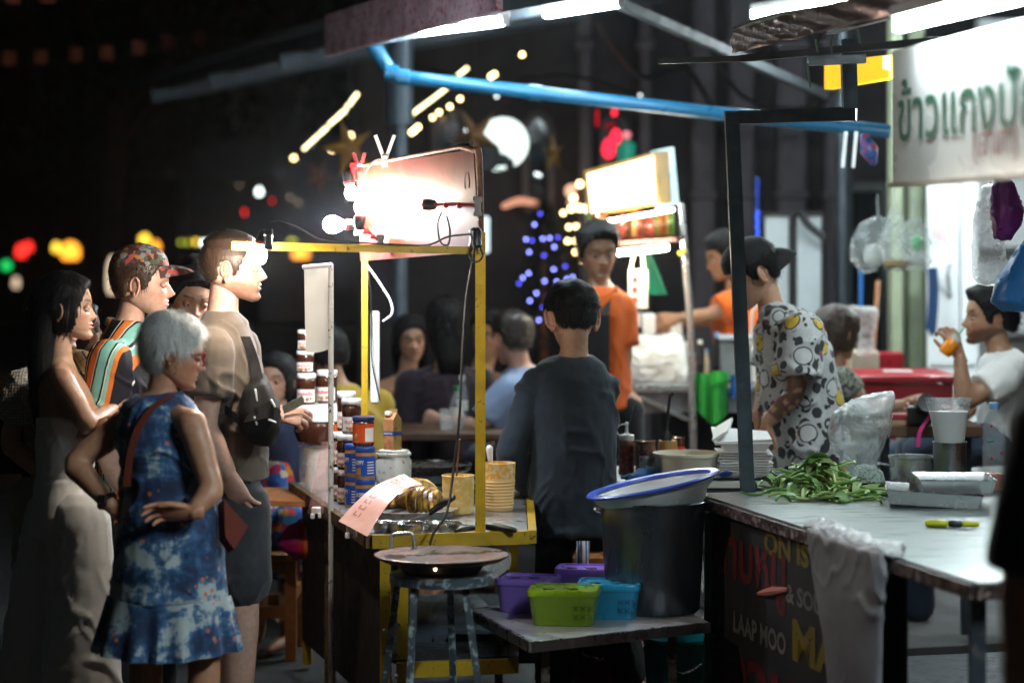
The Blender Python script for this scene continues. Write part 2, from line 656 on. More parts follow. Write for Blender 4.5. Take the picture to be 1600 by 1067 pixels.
def ear_mesh(side, ek=1.0, ang=-24):
    mb = MB()
    R = Matrix.Rotation(side * math.radians(ang), 3, 'Z') @ Matrix.Rotation(math.radians(-10), 3, 'X')
    c = Vector((side * .0755, -.014, -.004))
    mb.ball(c, (.0065, .0165, .029), 12, 8, rot=R)
    pts = []
    for k in range(13):
        a = math.radians(-70 + 300 * k / 12)
        rr = 1.0 - 0.28 * sstep(.7, 1.0, np.array(k / 12.0)).item()
        pts.append(c + R @ Vector((side * .005, math.cos(a) * .0175 * rr - .001, math.sin(a) * .030 * rr + .001)))
    mb.tube(pts, [.003] + [.0042] * 11 + [.003], 6)
    mb.ball(c + R @ Vector((side * .004, .003, -.026)), (.006, .008, .009), 8, 6, rot=R)
    mb.ball(c + R @ Vector((side * .004, .0145, -.004)), (.005, .005, .008), 8, 6, rot=R)
    mb.v = [tuple(c + (Vector(v) - c) * ek) for v in mb.v]
    return mb


def hair_shell(hairline, thick, nz=46, nt=64, noise=.25, seed=1, nscale=40):
    """hairline: [(deg from the face, z)], thick(z, absdeg)->m"""
    z = np.linspace(-.108, .1149, nz)
    v = np.linspace(-np.pi, np.pi, nt, endpoint=False)
    S = head_surface(z, v)
    ad = np.abs(np.degrees(v))[None, :] + 0 * z[:, None]
    zl = _pl(hairline, ad)
    Z = z[:, None] + 0 * ad
    m = sstep(-.004, .010, Z - zl)
    t = thick(Z, ad)
    ctr = np.array([0, -.005, .0])
    dirn = S - ctr; dirn = dirn / np.linalg.norm(dirn, axis=2, keepdims=True)
    nn = vnoise((S * nscale).reshape(-1, 3), seed).reshape(nz, nt)
    off = -.007 * (1 - m) + m * t * (1 + noise * nn)
    V = (S + dirn * off[..., None])
    F = []
    for i in range(nz - 1):
        for j in range(nt):
            j2 = (j + 1) % nt
            if max(m[i, j], m[i + 1, j], m[i, j2], m[i + 1, j2]) > 0.0:
                F.append((i * nt + j, i * nt + j2, i * nt + nt + j2, i * nt + nt + j))
    top = nz * nt
    VV = np.concatenate([V.reshape(-1, 3), [[0, -.005, .1155 + float(thick(np.array([[.115]]), np.array([[0.]]))[0, 0])]]])
    for j in range(nt):
        F.append((top, (nz - 1) * nt + j, (nz - 1) * nt + (j + 1) % nt))
    return VV, F, m, V, dirn, t


def strands(V, dirn, m, n, length, flow, width=.0016, seed=3, spread=.35, lift=.4, curl=0.0, tmap=None):
    """thin ribbons growing out of a hair shell; flow(p, d)->direction"""
    r = np.random.default_rng(seed)
    nz, nt = m.shape
    idx = np.argwhere(m > .12)
    idx = idx[idx[:, 0] > 2]
    pick = idx[r.integers(0, len(idx), n)]
    vs = []; fs = []
    for a, (i, j) in enumerate(pick):
        i2 = min(i + 1, nz - 1); j2 = (j + 1) % nt
        f1, f2 = r.random(2)
        p = V[i, j] * (1 - f1) * (1 - f2) + V[i2, j] * f1 * (1 - f2) + V[i, j2] * (1 - f1) * f2 + V[i2, j2] * f1 * f2
        d = dirn[i, j]
        fl = flow(p, d)
        fl = fl - d * fl.dot(d)
        fl = fl / (np.linalg.norm(fl) + 1e-6)
        fl = fl + r.normal(0, spread, 3)
        L = length * r.uniform(.6, 1.25)
        s = np.cross(fl, d); s = s / (np.linalg.norm(s) + 1e-6) * width * r.uniform(.6, 1.4)
        p0 = p - d * .003
        ln = lift * r.uniform(.2, 1.3)
        p1 = p + fl * L * .4 + d * L * ln * .5 + r.normal(0, curl, 3)
        p2 = p + fl * L + d * L * ln * .6 + np.array([0, 0, -L * .15]) + r.normal(0, curl * 1.5, 3)
        o = len(vs)
        vs += [p0 - s, p0 + s, p1 - s * .8, p1 + s * .8, p2]
        fs += [(o, o + 1, o + 3, o + 2), (o + 2, o + 3, o + 4)]
    return vs, fs


def hand_mesh(W, f, up, side, k=1.0, curl=(.35, .35, .3), spread=.10, thumb=(.7, .5), curls=None):
    """W wrist, f finger direction, up back of the hand, side +1 thumb towards f x up"""
    mb = MB()
    W = Vector(W); f = Vector(f).normalized(); up = Vector(up); up = (up - f * up.dot(f)).normalized()
    s = f.cross(up).normalized() * side       # towards the thumb
    q = lambda a, b, c: W + (s * a + f * b + up * c) * k
    mb.rings([(q(0, -.05, 0), s * .025 * k, up * .020 * k), (q(0, -.018, 0), s * .026 * k, up * .019 * k), (q(0, .0, 0), s * .028 * k, up * .019 * k),
              (q(.003, .03, 0), s * .037 * k, up * .019 * k), (q(.002, .062, .001), s * .041 * k, up * .0165 * k),
              (q(.0, .088, .001), s * .040 * k, up * .0125 * k), (q(0, .098, .0), s * .034 * k, up * .008 * k)], 16, pw=2.4)
    L = [.070, .079, .074, .058]; X = [.030, .0105, -.0095, -.028]; B = [.088, .093, .089, .080]
    for i in range(4):
        cc = curls[i] if curls else curl
        ang = 0; p = q(X[i], B[i] - .014, .001)
        sp = spread * (1.5 - i) / 1.5
        pts = [p]; seg = [.014 + L[i] * .45, L[i] * .30, L[i] * .25]
        fd = (f * math.cos(sp) + s * math.sin(sp))
        pts.append(p + fd * .014 * k); seg[0] -= .014
        for j in range(3):
            ang += cc[j] if j else cc[0]
            dd = fd * math.cos(ang) - up * math.sin(ang)
            pts.append(pts[-1] + dd * seg[j] * k)
        r = [.0095 * k, .0097 * k, .0088 * k, .0078 * k, .0062 * k]
        mb.limb(pts, r, 8, 2)
    p = q(.026, .018, -.004)
    d1 = (s * math.sin(thumb[0]) + f * math.cos(thumb[0]) - up * .25).normalized()
    d2 = (s * math.sin(thumb[0] - thumb[1]) + f * math.cos(thumb[0] - thumb[1]) - up * .35).normalized()
    mb.limb([p, p + d1 * .032 * k, p + d1 * .058 * k, p + d1 * .058 * k + d2 * .030 * k], [.0135 * k, .0115 * k, .0098 * k, .007 * k], 8, 2)
    return mb


def folds(co, no, amp, sc=(9, 9, 3.2), seed=0, fine=.25):
    sc = np.array(sc)
    a = vnoise(co * sc + 3.1, seed)
    wv = np.stack([vnoise(co * 3.5, seed + 5 + i) for i in range(3)], 1)
    sk = co + np.array([.55, .55, 0]) * co[:, 2:3]                      # creases run aslant
    b = vnoise(sk * sc * 1.5 + wv * 1.3, seed + 9)
    b2 = vnoise((co - np.array([.5, .3, 0]) * co[:, 2:3]) * sc * 1.9 + wv * 1.5, seed + 13)
    r = np.clip(1 - np.abs(b) * 5.0, 0, 1) ** 1.3
    r2 = np.clip(1 - np.abs(b2) * 6.0, 0, 1) ** 1.3
    msk = sstep(-.25, .35, vnoise(co * 5 + 8, seed + 21)); msk2 = sstep(-.2, .35, vnoise(co * 5 + 2, seed + 22))
    c = vnoise(co * 34, seed + 2)
    return co + no * (amp * (.8 * a + 1.7 * r * msk + 1.3 * r2 * msk2 + fine * c))[:, None]


def link_mesh(name, co, fs, mats, parent, tint=None, smooth=True):
    me = bpy.data.meshes.new(name)
    me.from_pydata(np.asarray(co).tolist(), [], fs)
    for m in (mats if isinstance(mats, (list, tuple)) else [mats]): me.materials.append(m)
    if smooth: me.polygons.foreach_set('use_smooth', [True] * len(fs))
    if tint is not None:
        at = me.color_attributes.new('tint', 'FLOAT_COLOR', 'POINT')
        t4 = np.concatenate([tint, np.ones((len(tint), 1))], 1)
        at.data.foreach_set('color', t4.astype(np.float32).ravel())
    me.update()
    o = bpy.data.objects.new(name, me); C.objects.link(o); o.parent = parent
    return o


def skin(name, col, rough=.5):
    if name in _mats: return _mats[name]
    q = NB(name)
    base = q.mix(.5, q.ramp(q.noise(14, 6), [(.3, tuple(c * .80 for c in col)), (.7, tuple(min(1, c * 1.12) for c in col))]), q.ramp(q.noise(70, 5), [(.35, (col[0] * .92, col[1] * .76, col[2] * .72)), (.65, tuple(min(1, c * 1.15) for c in col))]))
    q.l(q.ramp(q.noise(30, 4), [(.35, .36), (.65, .58)]), q.b.inputs['Roughness'])
    q.col(q.mix(1.0, base, q.attr('tint'), 'MULTIPLY'))
    q.set(Subsurface_Weight=.12, Subsurface_Radius=(.01, .004, .002))
    q.bump(q.noise(240, 4), .22, .002)
    _mats[name] = q.m
    return q.m


def hair_mat(name, col, rough=.38, streak=None, spec=.45):
    if name in _mats: return _mats[name]
    q = NB(name)
    n1 = q.noise(1, 5, co=q.map((220, 220, 18)))
    q.col(q.ramp(n1, [(.3, tuple(c * .55 for c in col)), (.55, col), (.75, streak or tuple(min(1, c * 1.5) for c in col))]))
    q.set(Roughness=rough, Specular_IOR_Level=spec)
    q.bump(n1, .5, .004)
    _mats[name] = q.m
    return q.m


MALE = [(-.16, 0, .165, .105), (-.02, 0, .172, .118), (.22, 0, .152, .108), (.45, .01, .162, .115), (.68, .015, .180, .122), (.84, .005, .172, .105), (.93, -.005, .12, .08), (1.0, 0, .066, .064)]
FEMALE = [(-.16, 0, .16, .11), (-.02, -.005, .172, .118), (.25, 0, .125, .092), (.45, .012, .13, .10), (.65, .03, .148, .118), (.84, .005, .145, .092), (.93, -.005, .10, .07), (1.0, 0, .054, .054)]


class Person:
    """body, head, hair and clothes in coordinates relative to the root Empty that stands at the feet"""
    def __init__(s, label, d, yaw, head, neck, hip, R=None, L=None, legs=None, sil=None, k=1.0, female=False,
                 skinm=None, q=1, group=None, hand=None, face=None, seated=False, headk=1.0, legdown=True, neckr=.052, mid=None, legk=1.0):
        s.d = d; s.q = q; s.k = k
        hp = P(hip[0], hip[1], d + (hip[2] if len(hip) > 2 else 0))
        s.root = empty('person', (hp.x, d, 0), label, 'person', group)
        s.o = Vector((hp.x, d, 0))
        s.yaw = math.radians(yaw)
        s.r = Vector((math.cos(s.yaw), math.sin(s.yaw), 0)); s.f = Vector((-math.sin(s.yaw), math.cos(s.yaw), 0))
        s.hip = s.pt(hip); s.neck = s.pt(neck)
        s.mid = s.pt(mid) if mid else None
        s.tab = FEMALE if female else MALE
        hx, hy, hs = head[:3]; hyaw, hpit, hrol = head[3:6]; hdd = head[6] if len(head) > 6 else 0
        s.hs = hs / .23 * 1.0
        s.hc = s.pt((hx, hy, hdd))
        s.hm = Matrix.Translation(s.hc) @ (Matrix.Rotation(math.radians(hyaw), 4, 'Z') @ Matrix.Rotation(math.radians(hpit), 4, 'X')
                                           @ Matrix.Rotation(math.radians(hrol), 4, 'Y')) @ Matrix.Scale(s.hs, 4)
        shw = .165 if female else .185
        s.arm = {}
        for nm, a, sg in (('R', R, 1), ('L', L, -1)):
            sh = s.sp(.83) + s.r * (sg * shw * k)
            if a is None:
                a = [sh, sh + Vector((0, 0, -.29 * k)) + s.r * (sg * .03), sh + Vector((0, 0, -.53 * k)) + s.r * (sg * .04) + s.f * .05]
            else:
                a = [sh if x is None else (x if isinstance(x, Vector) else s.pt(x)) for x in a]
            s.arm[nm] = a
        if legs is None:
            legs = []
            for sg in (1, -1):
                h = s.hip + s.r * (sg * .08 * k)
                if seated:
                    kn = h + s.f * .42 * k + Vector((0, 0, -.03)); legs.append([h, kn, Vector((kn.x, kn.y, .08)) + s.f * .02])
                else:
                    kn = Vector((h.x, h.y, h.z * .53)) + s.f * .015 + s.r * (sg * .01)
                    legs.append([h, kn, Vector((h.x, h.y, .08)) + s.r * (sg * .02)])
        else:
            legs = [[x if isinstance(x, Vector) else s.pt(x) for x in lg] for lg in legs]
        s.legs = legs; s.sil = sil
        s.hand = hand or {}
        s.face = face or {}
        s.skinm = skinm or skin('skin light', (.52, .33, .25))
        s.neckr = neckr
        s._body(legk)

    def pt(s, p):
        return P(p[0], p[1], s.d + (p[2] if len(p) > 2 else 0)) - s.o

    def sp(s, t):
        if s.mid and 0 <= t <= 1:
            if t < .5: return s.hip.lerp(s.mid, t * 2)
            return s.mid.lerp(s.neck, t * 2 - 1)
        if t < 0: return s.hip + Vector((0, 0, t * (s.neck - s.hip).length))
        return s.hip.lerp(s.neck, t)

    def torso(s, ease=0.0, t0=-.2, t1=1.01, drape=0.0, shrink=1.0, tab=None):
        out = []; k = s.k
        tab = tab or s.tab
        ch = max(x[2] for x in tab); chd = max(x[3] for x in tab)
        for (t, of, hw, hd) in tab:
            if t < t0 or t > t1: continue
            if t < .6:
                hw = max(hw, ch * drape); hd = max(hd, chd * drape)
            out.append((s.sp(t) + s.f * of * k, s.r * ((hw * k + ease) * shrink), s.f * ((hd * k + ease) * shrink)))
        return out

    def silrings(s, sil, shrink=1.0, ease=0.0):
        out = []
        for (y, xl, xr, dep, *dd) in sil:
            dd = dd[0] if dd else 0
            c = s.pt(((xl + xr) / 2, y, dd)); hw = (xr - xl) / 2 / FPX * (s.d + dd)
            out.append((c, Vector((hw * shrink + ease, 0, 0)), Vector((0, dep * shrink + ease, 0))))
        return out

    def _body(s, legk):
        k = s.k; mb = MB()
        if s.sil: mb.rings(s.silrings(s.sil, .86), 20)
        else: mb.rings(s.torso(), 20)
        hb = s.hm @ Vector((0, -.022, -.045))
        mb.limb([s.neck + Vector((0, 0, -.05 * k)), s.neck.lerp(hb, .5), hb], [s.neckr * k * 1.12, s.neckr * k, s.neckr * k], 14, 3)
        for nm in 'RL':
            a, b, c = s.arm[nm]
            mb.limb([s.neck + Vector((0, 0, -.035 * k)), s.neck.lerp(a, .55) + Vector((0, 0, -.012 * k)), a], [.050 * k, .046 * k, .048 * k], 12, 2)
            mb.limb([a, a.lerp(b, .45), b, b.lerp(c, .3), c], [.052 * k, .047 * k, .038 * k, .041 * k, .027 * k], 14, 3)
        for lg in s.legs:
            h, kn, an = lg
            mb.limb([h, h.lerp(kn, .5), kn, kn.lerp(an, .3), an], [.095 * k * legk, .078 * k * legk, .056 * k, .058 * k, .038 * k], 14, 3)
            ft = s.f if (an - kn).length > 0 else s.f
            mb.limb([an + Vector((0, 0, -.02)), an + ft * .08 * k + Vector((0, 0, -.045 * k)), an + ft * .17 * k + Vector((0, 0, -.06 * k))], [.04 * k, .036 * k, .024 * k], 10, 2)
        co, no, fs = remesh(mb, .009 if s.q else .014, 5)
        co = co + no * (.0018 * vnoise(co * 18, 4))[:, None]
        V = [co]; F = list(fs); T = [np.ones((len(co), 3))]; n = len(co)
        nz, nt = (84, 104) if s.q else (52, 60)
        fc = dict(s.face); lid = fc.pop('lid', .25); eark = fc.pop('ear', (1.0, -24))
        hv, hf, ht = make_head(nz, nt, **fc)
        for sd in (1, -1):
            e = ear_mesh(sd, *eark)
            o = len(hv)
            hv = np.concatenate([hv, np.array(e.v)]); ht = np.concatenate([ht, np.tile([[1.0, .86, .82]], (len(e.v), 1))])
            hf += [tuple(i + o for i in f) for f in e.f]
            ex = Vector((sd * .0315, .0728, .001))
            for up in (1, -1):       # eyelids
                l = MB(); l.ball((0, 0, 0), (.0142, .0132, .0134), 18, 22)
                vv = np.array(l.v)
                keep = (vv[:, 2] > .0018 - .0075 * lid) if up == 1 else (vv[:, 2] < -.0038)
                ff = [f for f in l.f if all(keep[i] for i in f)]
                o = len(hv)
                hv = np.concatenate([hv, vv + np.array(ex)]); ht = np.concatenate([ht, np.tile([[.80, .68, .64]], (len(vv), 1))])
                hf += [tuple(i + o for i in f) for f in ff]
        M = np.array(s.hm)
        hw = hv @ M[:3, :3].T + M[:3, 3]
        V.append(hw); T.append(ht); F += [tuple(i + n for i in f) for f in hf]; n += len(hw)
        for nm, sg in (('R', 1), ('L', -1)):
            a, b, c = s.arm[nm]
            hd = s.hand.get(nm, {})
            if hd is None: continue
            f = Vector(hd.get('f', (c - b).normalized()))
            up = Vector(hd.get('up', s.r * sg + Vector((0, 0, .2))))
            side = hd.get('side', sg)
            m = hand_mesh(c + f.normalized() * .012, f, up, side, k * .98 * hd.get('k', 1), hd.get('curl', (.35, .4, .3)), hd.get('spread', .08), hd.get('thumb', (.6, .4)), hd.get('curls'))
            V.append(np.array(m.v)); T.append(np.tile([[1.0, .92, .9]], (len(m.v), 1))); F += [tuple(i + n for i in x) for x in m.f]; n += len(m.v)
        V = np.concatenate(V); T = np.concatenate(T)
        s.body = link_mesh('body', V, F, s.skinm, s.root, T)
        iris = mat('iris', (.03, .018, .012), .15, var=.1)
        white = mat('eye white', (.62, .58, .55), .25, var=.05)
        for sd in (1, -1):
            m = MB(); m.ball((0, 0, 0), .0124, 16, 14)
            R = Matrix.Rotation(math.radians(-90), 3, 'X')
            m.v = [tuple(R @ Vector(v)) for v in m.v]
            m.mi = [1 if sum(m.v[i][1] for i in f) / len(f) > .0102 else 0 for f in m.f]
            m.v = [tuple(s.hm @ (Vector(v) + Vector((sd * .0315, .0730, .001)))) for v in m.v]
            o = bpy.data.objects.new('eye', m.mesh('eye', [white, iris])); C.objects.link(o); o.parent = s.root

    # -------------------------------------------------- hair
    def hair(s, mt, hairline, thick, n=1500, length=.03, flow='down', width=.0014, seed=1, noise=.25, lift=.4, spread=.3, curl=0.0, extra=None, nscale=40, name='hair'):
        V, F, m, G, D, t = hair_shell(hairline, thick, seed=seed, noise=noise, nscale=nscale)
        fl = {'down': lambda p, d: np.array([0, -.25, -1.0]), 'back': lambda p, d: np.array([0, -1.0, -.35]),
              'up': lambda p, d: np.array([.1, -.2, .8]), 'fwd': lambda p, d: np.array([.3, 1.0, -.2]),
              'crown': lambda p, d: np.array([p[0] * 8, (p[1] + .05) * 8, -.5])}[flow] if isinstance(flow, str) else flow
        sv, sf = strands(G, D, m, int(n), length, fl, width, seed, spread, lift, curl)
        o = len(V)
        V = np.concatenate([V, np.array(sv)]) if len(sv) else V
        F = F + [tuple(i + o for i in f) for f in sf]
        if extra is not None:
            ev, ef = extra; o = len(V)
            V = np.concatenate([V, ev]); F = F + [tuple(i + o for i in f) for f in ef]
        M = np.array(s.hm)
        V = V @ M[:3, :3].T + M[:3, 3]
        return link_mesh(name, V, F, mt, s.root)

    def onhead(s, mb, name, mt, parent=None, smooth=True):
        mb.v = [tuple(s.hm @ Vector(v)) for v in mb.v]
        o = bpy.data.objects.new(name, mb.mesh(name, mt, smooth)); C.objects.link(o)
        o.parent = parent or s.root
        return o

    def part(s, mb, name, mt, parent=None, smooth=True, loc=None):
        o = bpy.data.objects.new(name, mb.mesh(name, mt, smooth)); C.objects.link(o)
        o.parent = parent or s.root
        return o

    # -------------------------------------------------- clothes
    def sleeve(s, mb, nm, upto, r0, r1, start=-.02):
        a, b, c = s.arm[nm]
        k = s.k
        trap = max(.060, r0 - .016) * k
        mb.limb([s.neck + Vector((0, 0, -.042 * k)), s.neck.lerp(a, .55) + Vector((0, 0, -.016 * k)), a], [.058 * k, .058 * k, trap], 12, 2)
        pts = [a]
        rs = [max(.064, r0) * k]
        if upto <= 1:
            pts += [a.lerp(b, upto * .5), a.lerp(b, upto)]; rs += [(r0 * .55 + r1 * .45) * k, r1 * k]
        else:
            pts += [a.lerp(b, .5), b, b.lerp(c, (upto - 1) * .5), b.lerp(c, upto - 1)]
            rs += [r0 * .9 * k, (r0 * .6 + r1 * .4) * k, (r0 * .4 + r1 * .6) * k, r1 * k]
        q = catmull(pts, 3); rr = []
        for i in range(len(pts) - 1):
            for j in range(3): rr.append(rs[i] + (rs[i + 1] - rs[i]) * j / 3)
        rr.append(rs[-1])
        d0 = (a - q[1]).normalized()
        mb.tube([a + d0 * (rr[0] * math.sin(x)) for x in (1.4, 1.0, .5)] + q, [rr[0] * math.cos(x) for x in (1.4, 1.0, .5)] + rr, 16)

    def top(s, mt, t0=-.2, t1=.985, ease=.018, drape=.92, sleeves=(.5, .5), sl=(.066, .07), sil=None, amp=.005, fs=(9, 9, 3.2), seed=0,
            name='shirt', voxel=None, smooth=4, extra=None):
        mb = MB()
        mb.rings(s.silrings(sil) if sil else s.torso(ease, t0, t1, drape), 24)
        for nm, u in zip('RL', sleeves):
            if u: s.sleeve(mb, nm, u, sl[0], sl[1])
        if extra: extra(mb)
        co, no, f = remesh(mb, voxel or (.0075 if s.q else .014), smooth)
        co = folds(co, no, amp, fs, seed)
        return link_mesh(name, co, f, mt, s.root)

    def bottoms(s, mt, upto=1.0, r=(.096, .085, .07), name='trousers', amp=.005, t1=.12, seed=3, ease=.012, legs=None, sil=None, fs=(8, 8, 3)):
        mb = MB(); k = s.k
        if sil: mb.rings(s.silrings(sil), 22)
        else: mb.rings(s.silrings([x for x in s.sil if x[0] > s.sil[-1][0] - 60], .86) if s.sil else s.torso(ease, -.17, t1 + .12), 22)
        for lg in (legs or s.legs):
            h, kn, an = lg
            if upto <= .5:
                e = h.lerp(kn, upto * 2); mb.limb([h, h.lerp(e, .5), e], [r[0] * k, (r[0] + r[1]) / 2 * k, r[1] * k], 16, 3)
            else:
                e = kn.lerp(an, (upto - .5) * 2)
                mb.limb([h, h.lerp(kn, .5), kn, e], [r[0] * k, (r[0] + r[1]) / 2 * k, r[1] * k, r[2] * k], 16, 3)
        co, no, f = remesh(mb, .011 if s.q else .016, 4)
        co = folds(co, no, amp, fs, seed)
        return link_mesh(name, co, f, mt, s.root)

    def band(s, name, mt, pts, wd=.03, th=.004, nrm=None):
        """strap through points (root space)"""
        mb = MB()
        q = catmull([Vector(p) for p in pts], 6)
        g = []
        for i, p in enumerate(q):
            t = (q[min(i + 1, len(q) - 1)] - q[max(i - 1, 0)]).normalized()
            n_ = nrm(p) if callable(nrm) else (Vector(nrm) if nrm else Vector((0, -1, 0)))
            n_ = (n_ - t * n_.dot(t)).normalized(); u = t.cross(n_)
            g.append((p, u, n_))
        def fn(a, b):
            i = int(round(a * (len(g) - 1))); p, u, n_ = g[i]
            return p + u * (b - .5) * wd
        mb.sheet(fn, len(g) - 1, 2, thick=th)
        return s.part(mb, name, mt)


THK = lambda top, side, back=None, fade=.03: (lambda z, ad: np.where(ad > 120, back if back is not None else side, side) * (1 - sstep(.02, .02 + fade * 2, z)) + top * sstep(.02, .02 + fade * 2, z))
LINE_SHORT = [(0, .070), (30, .066), (48, .050), (62, .028), (74, -.012), (84, -.022), (92, .020), (104, .022), (114, -.028), (140, -.055), (180, -.062)]
LINE_LONG = [(0, .066), (25, .062), (42, .040), (55, .010), (65, -.05), (80, -.09), (180, -.105)]
# ------------------------------------------------------------------ shared surface materials
STEEL = mat('brushed steel', (.60, .61, .62), .27, .75, var=.06, vs=3, rv=.03)
DARKST = mat('dark painted steel', (.055, .072, .090), .42, .6, var=.3, wear=((.10, .09, .085), .15))
GALV = mat('galvanised steel', (.34, .37, .40), .42, .8, var=.3, vs=14)
YELLOW = mat('chipped yellow paint', (.48, .30, .012), .45, var=.2, vs=16, wear=((.07, .05, .02), .03), bump=.2)
BLACKP = mat('black plastic', (.010, .010, .011), .35)
WHITEP = mat('white plastic', (.72, .72, .70), .38, var=.05)
REDP = mat('red plastic', (.42, .015, .02), .35, var=.1)
WOOD = mat('varnished wood', (.30, .115, .035), .38, var=.35, vs=20)
WIRE = mat('black wire', (.008, .008, .009), .45)
TUBE = glow('fluorescent tube', (.80, .96, 1.0), 100)
BULB_L = 300


def quadbox(mb, a, b, c, d, th, m=0):
    """slab through four corners (counter-clockwise from the front), thickness th backwards"""
    a, b, c, d = map(Vector, (a, b, c, d))
    n = (b - a).cross(d - a).normalized() * th
    vs = [a, b, c, d, a - n, b - n, c - n, d - n]
    return mb.add(vs, [(0, 1, 2, 3), (7, 6, 5, 4), (1, 0, 4, 5), (2, 1, 5, 6), (3, 2, 6, 7), (0, 3, 7, 4)], m)


def pbox(mb, x0, y0, x1, y1, d, dep, m=0, bev=0.0):
    """upright box whose front face at distance d spans those places of the photograph"""
    a = P(x0, y1, d); b = P(x1, y0, d)
    return mb.box(((a.x + b.x) / 2, d + dep / 2, (a.z + b.z) / 2), (b.x - a.x, dep, b.z - a.z), m=m, bev=bev)


# ------------------------------------------------------------------ ground
q = NB('wet asphalt')
n1 = q.noise(.7, 6); n2 = q.noise(90, 4)
q.col(q.mix(.5, q.ramp(n1, [(.3, (.010, .011, .013)), (.7, (.025, .025, .027))]), q.ramp(n2, [(.3, (.015, .015, .016)), (.7, (.035, .035, .035))])))
q.l(q.ramp(n1, [(.4, .45), (.65, .85)]), q.b.inputs['Roughness'])
q.bump(n2, .5, .006)
mb = MB(); mb.sheet(lambda u, v: ((u - .5) * 60, -8 + v * 62, 0), 8, 8)
mb.build('ground', q.m, kind='structure')

# raised pavement under the market hall
HX = Vector((-.30, .954, 0)); HN = Vector((.954, .30, 0))          # along the street, towards the shops
PAVE = mat('paving concrete', (.10, .10, .10), .7, var=.3, vs=3, bump=.3)
mb = MB()
_e0 = Vector((1.35, 9.9, 0)) - HX * 0.2
c = _e0 + HX * 7.8 + HN * 2.7
mb.box((c.x, c.y, .05), (5.4, 15.6, .10), rz=math.atan2(HN.y, HN.x), bev=.012)
mb.build('pavement', PAVE, kind='structure')

# ------------------------------------------------------------------ shop building behind (walls, pilasters, doors)
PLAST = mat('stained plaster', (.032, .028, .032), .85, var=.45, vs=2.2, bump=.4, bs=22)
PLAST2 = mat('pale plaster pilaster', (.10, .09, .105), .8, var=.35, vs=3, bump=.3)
DOORD = mat('dark green door paint', (.018, .028, .028), .5, var=.3)
GLASSD = mat('dark window glass', (.010, .012, .014), .08, var=.1)
b = empty('shop_building', P(1100, 600, 15.6) * 1.0, 'dark plastered shophouse with pilasters and arched windows behind the stalls', 'building')
b.location.z = 0
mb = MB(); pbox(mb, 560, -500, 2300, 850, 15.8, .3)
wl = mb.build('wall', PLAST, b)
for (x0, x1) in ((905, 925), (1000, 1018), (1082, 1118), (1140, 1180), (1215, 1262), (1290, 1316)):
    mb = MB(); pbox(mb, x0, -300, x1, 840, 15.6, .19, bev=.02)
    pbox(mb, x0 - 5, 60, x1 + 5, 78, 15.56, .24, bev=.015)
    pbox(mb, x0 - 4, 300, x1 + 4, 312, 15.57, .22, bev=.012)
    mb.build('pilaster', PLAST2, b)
for (x, y0, y1, hw) in ((918 + 42, 185, 330, 17), (700, 170, 330, 22), (840, 180, 330, 20)):
    mb = MB(); n = 12
    pts = [P(x - hw, y1, 15.74), P(x + hw, y1, 15.74)] + [P(x + hw * math.cos(math.pi * k / n), y0 + hw * 1.3 - hw * 1.3 * math.sin(math.pi * k / n), 15.74) for k in range(n + 1)]
    N = len(pts)
    mb.add([p for p in pts] + [p + Vector((0, .05, 0)) for p in pts], [tuple(range(N))] + [(k, N + k, N + (k + 1) % N, (k + 1) % N) for k in range(N)])
    wn = mb.build('window', GLASSD, b, smooth=False)
    mb = MB(); mb.tube(pts + [pts[0]], .03, 6)
    mb.build('frame', PLAST2, wn)

for (x0, x1, y0, y1, lab) in ((1308, 1388, 285, 640, 'dark green doorway frame with glass, behind the hanging clear bags'),):
    t = empty('shop_door', P((x0 + x1) / 2, y1, 14.6), lab, 'door')
    t.location.z = 0
    mb = MB(); pbox(mb, x0, y0, x0 + 12, 790, 14.6, .12); pbox(mb, x1 - 12, y0, x1, 790, 14.6, .12); pbox(mb, x0 + 12, y0, x1 - 12, y0 + 14, 14.6, .12)
    mb.build('frame', DOORD, t)
    mb = MB(); pbox(mb, x0 + 13, y0 + 15, x1 - 13, 785, 14.66, .03)
    mb.build('pane', GLASSD, t)

GREENP = mat('pale green column paint', (.28, .33, .22), .6, var=.25, vs=4)
for (x0, x1, d, lab) in ((1392, 1412, 13.1, 'slim pale green column left of the white door, clear bags hanging on it'), (1418, 1446, 13.3, 'wide pale green column touching the white door')):
    t = empty('column', P((x0 + x1) / 2, 600, d), lab, 'column'); t.location.z = 0
    mb = MB(); pbox(mb, x0, -40, x1, 868, d, .14, bev=.012); mb.build('shaft', GREENP, t)
    mb = MB(); pbox(mb, x0 - 3, 770, x1 + 3, 868, d - .02, .18, bev=.012); mb.build('base', GREENP, t)

# white folding door and the bright shop inside
WHITEPT = mat('white gloss paint', (.74, .78, .80), .4, var=.08)
t = empty('folding_door', P(1490, 600, 13.2), 'white folding door panels with long handle, behind the man with the orange drink', 'door'); t.location.z = 0
for (x0, x1) in ((1449, 1500), (1502, 1530)):
    mb = MB(); pbox(mb, x0, 60, x1, 845, 13.2, .05, bev=.01)
    pn = mb.build('panel', WHITEPT, t)
    mb = MB(); pbox(mb, x0 + 7, 300, x1 - 7, 312, 13.185, .014); pbox(mb, x0 + 7, 560, x1 - 7, 570, 13.185, .014)
    mb.build('moulding', WHITEPT, pn)
mb = MB(); mb.tube([P(1484, 412, 13.19), P(1481, 430, 13.13), P(1484, 464, 13.19)], .009, 6, sub=3); mb.build('handle', STEEL, t)
t = empty('shop_wall', P(1640, 600, 14.6), 'white wall with shelves of the bright shop interior at the right edge', 'wall'); t.location.z = 0
mb = MB(); pbox(mb, 1530, 30, 1815, 830, 14.6, .12); mb.build('wall', WHITEPT, t)
